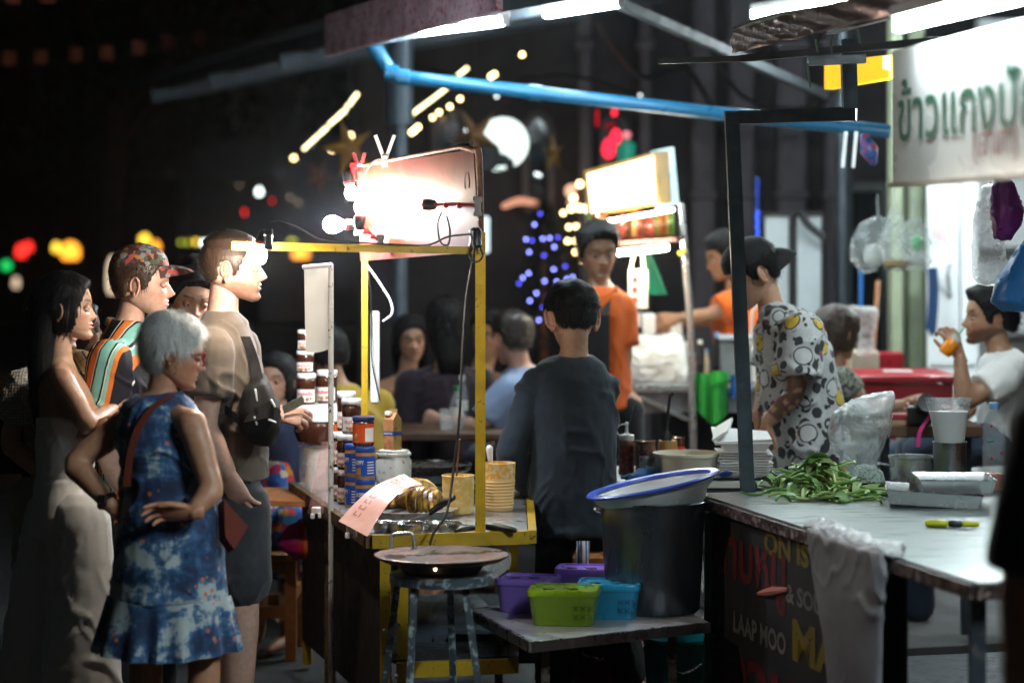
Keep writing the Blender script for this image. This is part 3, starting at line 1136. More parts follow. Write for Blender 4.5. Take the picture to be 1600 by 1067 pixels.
for y in (385, 452, 520): mb = MB(); pbox(mb, 1534, y, 1700, y + 5, 14.35, .24); mb.build('shelf', STEEL, t)

# whiteboard / shutters behind the seller
t = empty('folding_screen', P(1240, 560, 13.6), 'white two-leaf screen with black frame standing behind the cap-wearing seller', 'screen'); t.location.z = 0
for (x0, x1) in ((1192, 1236), (1242, 1287)):
    mb = MB(); pbox(mb, x0 + 3, 338, x1 - 3, 760, 13.6, .03); mb.build('leaf', mat('grey white laminate', (.50, .56, .58), .4, var=.08), t)
    mb = MB()
    for a in ((x0, 332, x1, 338), (x0, 760, x1, 768), (x0, 338, x0 + 3, 760), (x1 - 3, 338, x1, 760)): pbox(mb, *a, 13.58, .06)
    mb.build('frame', BLACKP, t)
mb = MB(); mb.tube([P(1250, 330, 13.5), P(1262, 350, 13.5), P(1288, 372, 13.5)], .022, 8, sub=4)
tag(mb.build('cable', WIRE, loc=P(1262, 350, 13.5)), 'thick dark cable drooping over the white two-leaf screen', 'cable')

# ------------------------------------------------------------------ market hall canopy
ROOF = mat('corrugated roof sheet', (.05, .058, .066), .5, .5, var=.3, vs=3)
FASC = mat('faded printed fascia', (.50, .36, .40), .5, var=.45, vs=9, wear=((.35, .03, .04), .18))
E0 = Vector((-.915, 11.9, 2.74)); ED = Vector((.34, -.94, 0)).normalized(); EN = Vector((.94, .34, .20))
t = empty('market_canopy', (E0.x, E0.y, 0), 'dark corrugated market canopy on a steel post with printed fascia, top middle', 'canopy')
mb = MB()
for (a, bq, h) in ((-.02, 2.5, .14),):
    quadbox(mb, E0 + ED * a + Vector((0, 0, -.10)), E0 + ED * bq + Vector((0, 0, -.10)), E0 + ED * bq + Vector((0, 0, .10)), E0 + ED * a + Vector((0, 0, .10)), .03)
mb.build('fascia', FASC, t)
mb = MB()
mb.sheet(lambda u, v: E0 + ED * (-5.5 + 8.0 * u) + EN * (.05 + 5.0 * v) + Vector((0, 0, .08 + .018 * math.sin(u * 8.0 / .076 * 2 * math.pi / 1.0))), 420, 1, thick=.006)
mb.build('roof_sheet', ROOF, t, smooth=True, angle=60)
for k in range(6):
    mb = MB(); o = E0 + EN * (.25 + k * .85) + Vector((0, 0, .01)); mb.bar(o + ED * -5.4, o + ED * 2.45, .05, .09, up=(0, 0, 1)); mb.build('purlin', DARKST, t)
for k in range(5):
    mb = MB(); o = E0 + ED * (2.2 - k * 1.75) + Vector((0, 0, -.06)); mb.bar(o + EN * .1, o + EN * 4.9, .06, .08, up=(0, 0, 1)); mb.build('rafter', DARKST, t)
mb = MB(); p = P(624, 400, 13.0); mb.tube([(p.x, p.y, 0), (p.x, p.y, 2.95)], .043, 16); mb.tube([(p.x, p.y, 2.35), (p.x, p.y, 2.95)], .075, 12)
mb.build('post', mat('blue grey steel post', (.07, .10, .13), .45, .3, var=.3), t)
mb = MB(); p = P(1318, 400, 13.6); mb.tube([(p.x, p.y, 0), (p.x, p.y, 3.6)], .05, 14); mb.build('post', DARKST, t)
mb = MB(); mb.bar(P(965, 5, 11.0), P(1290, 150, 12.6), .045, .045); mb.build('brace', mat('dull brace paint', (.014, .02, .024), .8, 0, var=.3), t)

BLUEP = mat('blue water pipe', (.012, .125, .25), .35, var=.15)
t = empty('drain_pipe', P(620, 120, 11.6), 'bright blue plastic drain pipe with a double elbow crossing the upper middle', 'pipe')
mb = MB(); mb.tube([P(628, 121, 11.6), P(1140, 180, 11.3), P(1392, 206, 11.2)], .032, 16); mb.build('pipe', BLUEP, t)
mb = MB(); mb.tube([P(632, 122, 11.6), P(618, 119, 11.6), P(607, 108, 11.6), P(590, 82, 11.6), P(582, 70, 11.6), P(581, 58, 11.6)], .036, 16, sub=3); mb.build('elbow', BLUEP, t)
mb = MB(); mb.tube([P(581, 62, 11.6), P(581, 34, 11.6)], .028, 14); mb.build('downpipe', GALV, t)
for x, y in ((630, 121), (836, 145), (612, 114)):
    mb = MB(); c = P(x, y, 11.55); mb.tube([c - Vector((.03, 0, -.003)), c + Vector((.03, 0, -.004))], .039, 16); mb.build('collar', BLUEP, t)


# ------------------------------------------------------------------ lamps of the hall
def fluoro(a, b, label, r=.014, hous=True, m=TUBE, hm=None):
    a = Vector(a); b = Vector(b)
    t = empty('fluorescent_light', (a + b) / 2, label, 'lamp', 'fluorescent lamps')
    mb = MB(); mb.tube([a, b], r, 10); mb.build('tube', m, t)
    if hous:
        up = Vector((0, 0, r + .028)); mb = MB(); mb.bar(a + up, b + up, .055, .03, up=(0, 0, 1)); mb.build('housing', hm or WHITEP, t)
        for e, dd in ((a, 1), (b, -1)):
            mb = MB(); d = (b - a).normalized() * dd; mb.box(e - d * .012 + Vector((0, 0, .012)), (.03, .03, .05)); mb.build('socket', WHITEP, t)
    return t


fluoro(P(655, 52, 11.6), P(788, 36, 10.6), 'lit fluorescent tube left of two under the canopy, above the blue elbow')
fluoro(P(648, 22, 12.3), P(790, 0, 11.2), 'fluorescent batten at the top edge, above the lit tube by the canopy post', r=.010, m=glow('dim tube', (.75, .92, 1), 5))
fluoro(P(855, 24, 11.3), P(968, 7, 10.4), 'lit fluorescent tube right of the canopy centre, at the upper end of the brace')
fluoro(P(843, 12, 12.1), P(900, -4, 11.5), 'short lit fluorescent tube cut by the top edge of the picture')

# ------------------------------------------------------------------ strings of small lights
GOLD = glow('warm fairy light', (1.0, .72, .30), 7); COOLW = glow('cool fairy light', (.9, 1, .75), 5)


def light_line(name, pts, label, r, m, cat='fairy lights', wire=True, seg=None):
    t = empty(name, P(*pts[0]), label, cat)
    if wire:
        mb = MB(); mb.tube([P(*p) for p in pts], .006, 5); mb.build('wire', WIRE, t)
    for i, p in enumerate(seg or pts):
        mb = MB()
        if len(p) == 3: mb.ball(P(*p), r, 10, 8); mb.build('bulb', m, t)
        else: mb.tube([P(p[0], p[1], p[4]), P(p[2], p[3], p[4])], r, 8); mb.build('light_strip', m, t)
    return t


LT = glow('led strip', (1.0, .86, .42), 3.2)
light_line('light_string', [(470, 240, 15), (515, 200, 15), (562, 142, 15)], 'bent yellow strip of lights in the dark, left of the canopy post', .011, LT,
           seg=[(474, 234, 512, 199, 15), (514, 196, 540, 172, 15), (541, 170, 559, 146, 15)])
light_line('light_string', [(634, 187, 15), (735, 103, 15)], 'straight yellow strip of lights right of the canopy post, under the blue pipe', .010, LT,
           seg=[(637, 184, 698, 138, 15), (715, 119, 731, 106, 15)])
light_line('light_string', [(638, 212, 15.3), (690, 178, 15.3), (825, 82, 15.3)], 'string of round yellow bulbs running up right below the blue pipe', .014, GOLD,
           seg=[(641, 209, 656, 197, 15.3), (676, 184, 15.3), (703, 167, 15.3), (719, 155, 15.3), (765, 122, 775, 115, 15.3), (816, 86, 15.3), (686, 176, 15.3)])
light_line('light_string', [(440, 250, 18), (548, 212, 18), (680, 215, 18)], 'scattered warm bulbs hung between the star lanterns', .016, GOLD,
           seg=[(459, 247, 18), (519, 234, 18), (548, 212, 18), (869, 260, 18)])

# christmas tree with blue lights
t = empty('christmas_tree', P(850, 700, 15.2), 'small dark tree hung with round blue lights behind the cook', 'tree'); t.location.z = 0
base = P(850, 545, 15.2)
LEAFD = mat('dark fir needles', (.010, .022, .016), .7, var=.4)
mb = MB(); rr = random.Random(4)
for i in range(1500):
    hgt = rr.random() ** .8; rad = (1 - hgt) * .24 + .03; a = rr.uniform(0, 6.283); k = rr.uniform(.35, 1.05)
    c = Vector((base.x + math.cos(a) * rad * k, 15.2 + math.sin(a) * rad * k, 1.0 + hgt * .98))
    d = Vector((math.cos(a), math.sin(a), -.35)) * rr.uniform(.05, .09); s = Vector((-math.sin(a), math.cos(a), rr.uniform(-.5, .5))) * .008
    mb.add([c - s, c + s, c + d], [(0, 1, 2)])
mb.build('crown', LEAFD, t, smooth=False)
mb = MB(); mb.limb([(base.x, 15.2, 0), (base.x, 15.2, 1.0), (base.x, 15.2, 1.9)], [.03, .025, .006], 8); mb.build('trunk', WOOD, t)
BLUEL = glow('blue fairy light', (.22, .25, 1.0), 7); BLUEL2 = glow('deep blue fairy light', (.10, .10, 1.0), 3.5)
for i, (x, y) in enumerate(((844, 334), (835, 351), (822, 374), (831, 376), (848, 373), (859, 372), (872, 371), (866, 386), (827, 394), (850, 399), (826, 427), (817, 434), (811, 443), (851, 439), (865, 421), (883, 416), (838, 458), (870, 440), (858, 462), (886, 436), (895, 433), (848, 480), (828, 470), (842, 500))):
    mb = MB(); mb.ball(P(x, y, 15.0), .008, 8, 6); mb.build('bulb', BLUEL if i % 3 else BLUEL2, t)

t = empty('light_tree', P(900, 600, 15.3), 'wire tree of round golden lights behind the head of the orange-shirted cook', 'fairy lights'); t.location.z = 0
mb = MB(); p = P(903, 400, 15.4); mb.tube([(p.x, 15.4, 0), (p.x, 15.4, 2.1)], .012, 6); mb.build('stand', WIRE, t)
for i, (x, y) in enumerate(((880, 333), (905, 325), (915, 326), (889, 355), (900, 354), (912, 353), (887, 377), (899, 377), (912, 377), (899, 394), (908, 406), (893, 326), (906, 288), (896, 310), (918, 398))):
    mb = MB(); mb.ball(P(x, y, 15.3), .020 if y < 330 else .014, 10, 8); mb.build('bulb', GOLD, t)
mb = MB(); mb.tube([P(1183, 276, 12.9), P(1183, 386, 12.9)], .004, 5)
t = tag(mb.build('bead_string', WIRE, loc=P(1183, 276, 12.9)), 'vertical string of blue beads hanging beside the dark pole', 'bead string')
for k in range(15):
    mb = MB(); mb.ball(P(1183 + (k % 2), 280 + k * 7.4, 12.9), .0115, 8, 6); mb.build('bead', mat('lit blue bead', (.03, .10, .7), .2, emis=.35 + .5 * (k > 6), ecol=(.05, .12, 1.0)) if k > 6 else mat('blue bead', (.02, .06, .45), .2), t)


# ------------------------------------------------------------------ hung decorations
def star(c, R, r, dep, m, label, rot=0.0, yaw=0.0):
    t = empty('star_lantern', c, label, 'star lantern', 'star lanterns')
    mb = MB(); pts = []
    Rz = Matrix.Rotation(yaw, 3, 'Z')
    for k in range(10):
        a = math.pi / 2 + rot + k * math.pi / 5; q_ = R if k % 2 == 0 else r
        pts.append(Vector(c) + Rz @ Vector((math.cos(a) * q_, 0, math.sin(a) * q_)))
    f = Vector(c) + Rz @ Vector((0, -dep, 0)); bk = Vector(c) + Rz @ Vector((0, dep, 0))
    mb.add(pts + [f, bk], [(10, k, (k + 1) % 10) for k in range(10)] + [(11, (k + 1) % 10, k) for k in range(10)])
    mb.build('paper_star', m, t, smooth=False)
    mb = MB(); mb.tube([Vector(c) + Vector((0, 0, R * .9)), Vector(c) + Vector((0, 0, R + .35))], .003, 4); mb.build('string', WIRE, t)


STARG = mat('gold paper', (.22, .11, .008), .5, .1, var=.2); STARR = mat('red gold paper', (.12, .03, .01), .5, .1)
star(P(545, 232, 13.0), .17, .055, .05, STARG, 'large gold paper star left of the pink cart sign, hanging in the dark', .3, .5)
star(P(742, 212, 13.4), .17, .055, .05, mat('dull bronze paper', (.25, .14, .06), .4, .3), 'bronze paper star in front of the round white lit sign', .5, -.4)
star(P(864, 240, 14.5), .13, .035, .04, STARG, 'slim gold paper star hanging in front of the dark wall', .1, 1.0)
star(P(498, 275, 14.5), .12, .04, .04, STARR, 'red and gold paper star low in the dark, left of the cart sign clips', .8, .6)

t = empty('round_sign', P(786, 226, 14.6), 'round white lit sign with a dark emblem, half behind the bronze star', 'sign')
MOON = glow('lit sign acrylic', (.80, .97, .90), 1.15)
mb = MB(); c = P(786, 224, 14.6); Rm = Matrix.Rotation(math.pi / 2, 3, 'X')
mb.lathe([(.150, -.03), (.155, -.02), (.155, .02), (.150, .03)], c, 40, rot=Rm); mb.build('disc', MOON, t, angle=30)
mb = MB(); mb.lathe([(.158, -.035), (.165, -.035), (.165, .045), (.158, .045)], c, 40, rot=Rm, caps=False); mb.build('rim', BLACKP, t)
mb = MB()
for (x, y, rx, ry) in ((757, 232, 12, 12), (766, 244, 17, 22), (783, 250, 14, 10), (754, 256, 22, 16), (797, 258, 7, 11)):
    mb.ball(P(x, y, 14.555), (rx / FPX * 14.6, .012, ry / FPX * 14.6), 14, 8)
mb.build('emblem', mat('dark emblem paint', (.02, .022, .026), .5), t)
mb = MB(); pbox(mb, 763, 249, 790, 267, 14.7, .03, bev=.01)
tag(mb.build('lit_sign', MOON, loc=P(776, 258, 14.7)), 'small white lit sign just below the round white sign', 'sign')
mb = MB(); pbox(mb, 742, 338, 765, 396, 14.2, .04, bev=.012)
tag(mb.build('lit_sign', glow('pale lit panel', (.75, .95, 1.0), .9), loc=P(753, 366, 14.2)), 'upright pale lit sign half hidden by the yellow post top', 'sign')
mb = MB(); mb.limb([P(788, 322, 15.5), P(812, 314, 15.5), P(838, 318, 15.5)], [.02, .026, .02], 8)
tag(mb.build('neon_sign', glow('dim peach neon', (1, .45, .28), .55), loc=P(812, 314, 15.5)), 'dim peach glowing sign above the blue-lit tree', 'sign')
mb = MB(); pbox(mb, 884, 288, 905, 308, 15.5, .2, bev=.02); pbox(mb, 888, 312, 903, 318, 15.5, .2)
tag(mb.build('paper_lamp', glow('peach lamp', (1, .55, .36), .9), loc=P(895, 300, 15.5)), 'peach box lamp left of the far stall sign', 'lamp')

REDL = glow('red lantern light', (1, .02, .05), 1.6)
for (x, y, rx, ry, lab) in ((951, 232, 11, 16, 'lower red glowing lantern above the far stall sign'), (962, 214, 9, 13, 'upper red glowing lantern leaning on the green bell lantern')):
    t = empty('red_lantern', P(x, y, 14.8), lab, 'lantern', 'red lanterns')
    mb = MB(); k = 14.8 / FPX; mb.lathe([(rx * k * .3, -ry * k), (rx * k * .85, -ry * k * .6), (rx * k, 0), (rx * k * .7, ry * k * .6), (rx * k * .25, ry * k)], P(x, y, 14.8), 12); mb.build('shade', REDL, t)
    mb = MB(); mb.tube([P(x, y - ry, 14.8), P(x, y - ry - 20, 14.8)], .004, 4); mb.build('string', WIRE, t)
t = empty('neon_sign', P(948, 185, 15.1), 'small dim red neon frame high on the dark wall', 'sign')
mb = MB(); mb.tube([P(933, 172, 15.1), P(933, 197, 15.1)], .012, 6); mb.tube([P(945, 198, 15.1), P(960, 195, 15.1)], .008, 6); mb.build('dim_tube', glow('dim red neon', (1, .01, .03), .35), t)
mb = MB(); mb.ball(P(960, 176, 15.1), (.018, .018, .026), 10, 8); mb.build('bulb', REDL, t)
t = empty('bell_lantern', P(978, 235, 14.5), 'green bell-shaped lantern with a pink ball on top', 'lantern')
mb = MB(); k = 14.5 / FPX; mb.lathe([(13 * k, -18 * k), (14 * k, 0), (15 * k, 8 * k), (8 * k, 12 * k), (5 * k, 16 * k)], P(979, 234, 14.5), 14); mb.build('bell', mat('lit green plastic', (.01, .20, .13), .4, emis=.18, ecol=(.01, .5, .33)), t)
mb = MB(); mb.ball(P(979, 211, 14.5), .026, 12, 8); mb.build('ball', glow('pink ball', (1, .30, .36), .7), t)

# ------------------------------------------------------------------ far lanterns and lamps down the street
LAN = {'o': glow('orange lantern glow', (1.0, .36, .03), 1.9), 'r': glow('red lantern glow', (1, .03, .02), 1.7), 'g': glow('green lamp glow', (.02, .8, .16), 1.0),
       'y': glow('yellow lamp glow', (1.0, .62, .05), 1.9), 'l': glow('lime lamp glow', (.65, .72, .05), 1.1), 'w': glow('white lamp glow', (.85, 1, .96), 4), 'c': glow('cream lamp glow', (1, .75, .5), .8)}
far = [(110, 393, 15, 15, 'o', 30, 'large round orange lantern with flat base, far left above the long-haired woman'),
       (160, 392, 15, 13, 'o', 30, 'wide orange lantern beside the large round one, above the striped shirt'),
       (88, 387, 6, 8, 'y', 32, 'small yellow lamp touching the large round orange lantern'),
       (33, 393, 8, 11, 'r', 32, 'taller red lantern at the far left'), (44, 386, 7, 8, 'r', 32, 'small red lantern right of the taller red one at the far left'),
       (10, 415, 7, 7, 'g', 33, 'round green lamp at the left edge'), (25, 442, 5, 9, 'c', 33, 'pale upright lamp below the green and red lamps at the far left'),
       (176, 432, 10, 32, 'c', 22, 'tall peach lantern partly hidden behind the patterned cap'),
       (226, 374, 8, 8, 'y', 32, 'yellow lamp above the crown of the patterned cap'), (243, 385, 7, 8, 'o', 33, 'orange lamp behind the crown of the patterned cap'),
       (283, 379, 3, 3, 'l', 30, 'leftmost lime lamp of the row between the cap and the tall man'), (294, 379, 3, 3, 'l', 30, 'middle lime lamp of the row between the cap and the tall man'),
       (306, 378, 4, 4, 'y', 30, 'yellow lamp ending the row left of the tall man'), (319, 380, 4, 4, 'w', 30, 'white lamp at the forehead side of the swept-up hair'),
       (405, 300, 4, 6, 'w', 26, 'bright white lamp high above the tall man'), (382, 332, 2, 5, 'r', 26, 'upright red lamp above the head of the tall man'),
       (425, 314, 2, 2, 'r', 26, 'small red dot lamp right of the bright white lamp'), (374, 290, 1, 2, 'c', 26, 'faint peach dot lamp left of the bright white lamp'),
       (456, 377, 6, 3, 'l', 30, 'lime lamp just above the yellow top bar'), (470, 397, 14, 8, 'o', 30, 'orange lantern just below the yellow top bar'),
       (453, 309, 2, 2, 'c', 26, 'left one of two pale dot lamps over the yellow bar'), (466, 317, 2, 2, 'c', 26, 'right one of two pale dot lamps over the yellow bar'),
       (388, 384, 6, 3, 'r', 28, 'low red lamp touching the tall man\'s hair')]
for (x, y, rx, ry, c, d, lab) in far:
    t = empty('street_lantern', P(x, y, d), lab, 'lantern', 'far lanterns down the street')
    k = d / FPX; mb = MB()
    mb.lathe([(rx * k * .72, -ry * k * .85), (rx * k * .98, -ry * k * .5), (rx * k, 0), (rx * k * .82, ry * k * .6), (rx * k * .3, ry * k)], P(x, y, d), 14); mb.build('shade', LAN[c], t)
    mb = MB(); p = P(x, y - ry, d); mb.tube([p, p + Vector((0, 0, .5))], .006, 4); mb.build('cord', WIRE, t)

light_line('light_string', [(590, 110, 15.4), (735, 204, 15.4), (800, 150, 15.4), (900, 275, 15.4)], 'sparse pale bulbs on a sagging wire before the dark wall', .010, glow('pale bulb', (.9, 1, 1), 2.5),
           seg=[(729, 204, 15.4), (776, 151, 15.4), (838, 272, 15.4), (843, 274, 15.4), (775, 262, 15.4), (690, 262, 15.4), (1000, 150, 15.4)])
for i, (pts, r) in enumerate((([(640, 95, 14), (760, 130, 14), (900, 120, 14.4), (1085, 190, 15)], .012), ([(930, 30, 13), (1000, 120, 14), (1075, 110, 14.5), (1130, 210, 15)], .016), ([(1100, 60, 14), (1160, 150, 14.4), (1250, 170, 14.6), (1310, 140, 14.2)], .014))):
    mb = MB(); mb.tube([P(*p) for p in pts], r, 6, sub=6); tag(mb.build('cable', WIRE, loc=P(*pts[1])), ('long sagging cable from the canopy post to the far stall', 'cable drooping past the red lanterns under the canopy', 'cable drooping over the dark gantry corner')[i], 'cable')
# dim bunting over the street
FLAG = mat('faded red flag cloth', (.55, .16, .09), .8, var=.3)
t = empty('bunting', P(170, 70, 17), 'string of small faded square flags across the dark sky, upper left', 'bunting')
mb = MB(); mb.tube([P(-40, 90, 17), P(64, 84, 17), P(120, 80, 17), P(220, 65, 17), P(330, 45, 17)], .004, 4, sub=3); mb.build('cord', WIRE, t)
for i, (x, y) in enumerate(((15, 92), (64, 90), (118, 86), (167, 83), (217, 75), (263, 67), (312, 60))):
    mb = MB(); mb.sheet(lambda u, v: P(x - 10 + 20 * u, y - 11 + 22 * v, 17 + .02 * math.sin(u * 4 + i)), 4, 4, thick=.003); mb.build('flag', FLAG, t)
t = empty('bunting', P(60, 0, 15), 'two small faded flags hanging at the very top left', 'bunting')
mb = MB(); mb.tube([P(-40, -10, 15), P(140, -12, 15)], .004, 4); mb.build('cord', WIRE, t)
for (x, y) in ((20, -3), (75, -4)):
    mb = MB(); mb.sheet(lambda u, v: P(x - 11 + 22 * u, y - 9 + 18 * v, 15), 4, 4, thick=.003); mb.build('flag', FLAG, t)

# dark street front and tree that close the view on the left
DARKW = mat('night facade plaster', (.05, .045, .045), .85, var=.4, vs=.6)
for i, (x0, x1, h, lab) in enumerate(((-22, -12.6, 9, 'dark three-storey shophouse at the far left end of the street'), (-12.5, -6.6, 7.5, 'dark narrow shophouse in the middle of the far street front'),
                                      (-6.5, -1.5, 8.5, 'dark shophouse behind the lamps at the far right end of the street front'))):
    t = empty('shophouse', ((x0 + x1) / 2, 48, 0), lab, 'building')
    mb = MB(); mb.box(((x0 + x1) / 2, 49.5, h / 2), (x1 - x0, 3, h)); mb.build('wall', DARKW, t)
    mb = MB(); mb.box(((x0 + x1) / 2, 48.2, 3.0), (x1 - x0 - .2, 1.6, .12)); mb.build('awning', ROOF, t)
    for s in range(2):
        for k in range(int((x1 - x0) / 1.7)):
            f_ = MB(); f_.box((x0 + 1.1 + k * 1.7, 47.99, 4.4 + s * 2.2), (.95, .06, 1.35)); f = f_.build('window', GLASSD, t)
            g = MB()
            for (dx, dz, sx, sz) in ((0, .7, 1.05, .08), (0, -.7, 1.05, .08), (-.5, 0, .08, 1.4), (.5, 0, .08, 1.4), (0, 0, .05, 1.3)):
                g.box((x0 + 1.1 + k * 1.7 + dx, 47.93, 4.4 + s * 2.2 + dz), (sx, .06, sz))
            g.build('frame', PLAST, f)
t = empty('street_tree', (-4.6, 27, 0), 'dark leafy street tree against the night sky, upper left', 'tree')
mb = MB(); mb.limb([(-4.6, 27, 0), (-4.5, 27, 2.2), (-4.3, 27.1, 4.2)], [.22, .17, .12], 12)
for a in range(7):
    an = a * .9; mb.limb([(-4.4, 27, 2.8 + a * .15), (-4.4 + math.cos(an) * 1.2, 27 + math.sin(an) * 1.0, 4.2), (-4.4 + math.cos(an) * 2.1, 27 + math.sin(an) * 1.8, 5.0)], [.09, .06, .02], 8)
mb.build('trunk', mat('tree bark', (.08, .06, .045), .9, bump=.5), t)
mb = MB(); rr = random.Random(9)
cl = [(Vector((-4.4 + rr.gauss(0, 1.5), 27 + rr.gauss(0, 1.2), 4.9 + rr.gauss(0, .9))), rr.uniform(.4, .8)) for _ in range(46)]
for i in range(9000):
    c, r_ = cl[rr.randrange(len(cl))]
    p = c + Vector((rr.gauss(0, 1), rr.gauss(0, 1), rr.gauss(0, .7))) * r_ * .55
    a = Vector((rr.gauss(0, 1), rr.gauss(0, 1), rr.gauss(0, 1))).normalized() * .085; b_ = Vector((rr.gauss(0, 1), rr.gauss(0, 1), rr.gauss(0, 1))).normalized() * .04
    mb.add([p - a, p + b_, p + a, p - b_], [(0, 1, 2, 3)])
mb.build('crown', mat('night foliage', (.035, .06, .03), .6, var=.5, vs=3), t, smooth=False)
# ------------------------------------------------------------------ the yellow pancake cart
TZ = .75
FL = Vector((-.461, 8.1, 0)); FR = Vector((.052, 8.22, 0)); BR = Vector((.05, 9.95, 0)); BL = Vector((-.88, 9.85, 0))
cart = empty('food_cart', (-.4, 9.0, 0), 'chipped yellow pancake cart with steel top and posts carrying a lit pink sign', 'food cart')
mb = MB(); mb.prism([(p.x, p.y) for p in (FL, FR, BR, BL)], TZ - .012, TZ)
mb.build('table_top', mat('worn steel top', (.42, .42, .42), .30, .7, var=.2, vs=4, rv=.04, wear=((.16, .13, .10), .06)), cart)
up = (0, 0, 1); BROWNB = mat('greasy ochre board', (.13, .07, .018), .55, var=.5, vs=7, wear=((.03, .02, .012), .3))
for a, b_ in ((FL, FR), (FL, BL), (FR, BR)):
    d = (b_ - a).normalized(); o = Vector((d.y, -d.x, 0)) * .017
    if a is FL and b_ is BL: o = -o
    z = Vector((0, 0, TZ - .018))
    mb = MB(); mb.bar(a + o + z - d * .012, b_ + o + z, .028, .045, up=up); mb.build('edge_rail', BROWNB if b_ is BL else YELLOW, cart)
pb = FL.lerp(FR, .69)
P1 = Vector((pb.x, pb.y, 0)); P2 = P(570, 600, 9.35); P2.z = 0


def post(a, z0, z1, w, nm='post'):
    mb = MB(); mb.bar((a.x, a.y, z0), (a.x, a.y, z1), w, w, up=(0, 1, 0)); return mb.build(nm, YELLOW, cart)


post(P1, TZ, 1.765, .034); post(P2, TZ, 1.745, .024)
mb = MB(); mb.bar(Vector((P1.x - .0, P1.y - .031, 1.703)), P(360, 384, 7.86), .028, .026, up=up); mb.build('top_bar', YELLOW, cart)
for a, dx, dy in ((FL, .035, .04), (FR, -.425, .05), (BR, -.045, -.04), (BL, .05, -.05)):
    q_ = a + Vector((dx, dy, 0)); mb = MB(); mb.bar((q_.x, q_.y, .02), (q_.x, q_.y, TZ - .02), .036, .036, up=(0, 1, 0)); mb.build('leg', YELLOW, cart)
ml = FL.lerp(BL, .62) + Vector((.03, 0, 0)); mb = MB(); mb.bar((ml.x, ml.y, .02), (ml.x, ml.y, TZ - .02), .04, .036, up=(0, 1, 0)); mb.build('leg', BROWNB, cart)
for a, b_, z in ((FL, FR, .29), (FR, BR, .29)):
    d = (b_ - a).normalized(); off = Vector((.02, .04, 0)) if b_ is not BR else Vector((-.045, 0, 0))
    mb = MB(); mb.bar(a + off + d * .055 + Vector((0, 0, z)), b_ + off - d * .055 + Vector((0, 0, z)), .032, .05, up=up); mb.build('rail', YELLOW, cart)
c = FL.lerp(BR, .5)
mb = MB(); mb.prism([(FL.x + .06, 8.22), (.0, 8.3), (.0, 9.75), (-.76, 9.7)], .30, .312); mb.build('lower_shelf', DARKST, cart)
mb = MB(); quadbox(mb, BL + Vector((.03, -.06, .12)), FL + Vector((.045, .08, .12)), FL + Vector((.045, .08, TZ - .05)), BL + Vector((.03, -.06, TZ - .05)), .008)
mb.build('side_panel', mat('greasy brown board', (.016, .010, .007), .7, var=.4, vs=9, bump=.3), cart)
for (x, y) in ((622, 977), (601, 985), (619, 1056)):
    mb = MB(); mb.ball(P(x, y, 8.08), .008, 10, 6); mb.build('bolt', GALV, cart)
mb = MB(); mb.prism([(-1.0, 9.45), (-.58, 9.35), (-.60, 9.95), (-1.02, 9.95)], .70, .72); mb.build('side_shelf', WOOD, cart)
mb = MB(); pbox(mb, 640, 985, 845, 1037, 8.6, .5, bev=.012)
o = tag(mb.build('storage_crate', mat('dusty blue grey plastic', (.06, .075, .10), .55, var=.3), loc=P(742, 1037, 8.6)), 'dusty blue grey crate on the low shelf of the yellow cart', 'crate')
for k in range(7):
    mb = MB(); pbox(mb, 650 + k * 28, 995, 654 + k * 28, 1032, 8.585, .014); mb.build('rib', _mats['dusty blue grey plastic'], o)

# ---- pink sign above the cart
q = NB('washed pink printed board')
f = q.noise(5, 5, dist=.5); g_ = q.noise(1, 4, co=q.map((30, 30, 4)))
q.col(q.mix(q.ramp(g_, [(.45, 0.), (.6, .55)]), q.ramp(f, [(.35, (.13, .055, .04)), (.5, (.11, .024, .016)), (.62, (.15, .05, .02)), (.7, (.16, .085, .06))]), (.15, .026, .018)))
q.set(Roughness=.35)
SIGNP = q.m
A_, B_, C_, D_ = P(557, 262, 9.05), P(745, 233, 8.33), P(748, 394, 8.33), P(563, 408, 9.05)
sg = empty('menu_sign', P(650, 320, 8.7), 'washed-out pink plastic sign blazing with bulbs on top of the yellow cart', 'sign')
mb = MB(); quadbox(mb, D_, C_, B_ + Vector((-.012, .02, 0)), A_, .022); mb.build('board', SIGNP, sg)
mb = MB(); q_ = [B_ + Vector((-.06, .09, .010)), B_ + Vector((-.01, .012, -.004)), B_ + Vector((.008, 0, -.03)), C_ + Vector((.008, 0, .0))]
mb.tube(q_, [.008, .011, .013, .011], 8, sub=3); mb.tube([A_ + Vector((0, 0, .004)), q_[0]], .007, 8)
mb.build('rim', mat('browned edge tape', (.16, .06, .03), .7, var=.5, vs=30, bump=.6, bs=120), sg)
ex = (C_ - D_).normalized(); nn = ex.cross(Vector((0, 0, 1))).normalized()
INK = mat('faded red brown ink', (.05, .012, .012), .5); INKY = mat('pale yellow ink', (.80, .55, .12), .5)
mb = MB()
for (x, y, rx, ry) in ((653, 270, 5, 13), (668, 288, 4, 11), (683, 290, 5, 14), (697, 292, 4, 18), (708, 290, 4, 16), (731, 285, 7, 16), (640, 268, 4, 10)):
    t_ = (x - 557) / 190; base_ = A_.lerp(B_, t_); c0 = P(x, y, base_.y) + nn * .0025
    k = base_.y / FPX
    mb = MB(); mb.tube([c0 + ex * (math.cos(a) * rx * k) + Vector((0, 0, math.sin(a) * ry * k)) for a in np.linspace(-.6, 3.8, 15)], .0022, 4)
    mb.build('lettering', INK, sg)
for s_, x, y, hh in (('Y &', 664, 350, 10), ('PY SER', 690, 374, 12)):
    mb = MB(); t_ = (x - 557) / 190; c0 = P(x, y, A_.lerp(B_, t_).y) + nn * .002
    text_on(mb, s_, c0, ex, Vector((0, 0, 1)), height=hh / FPX * c0.y * 1.2)
    mb.build('lettering', INKY, sg)
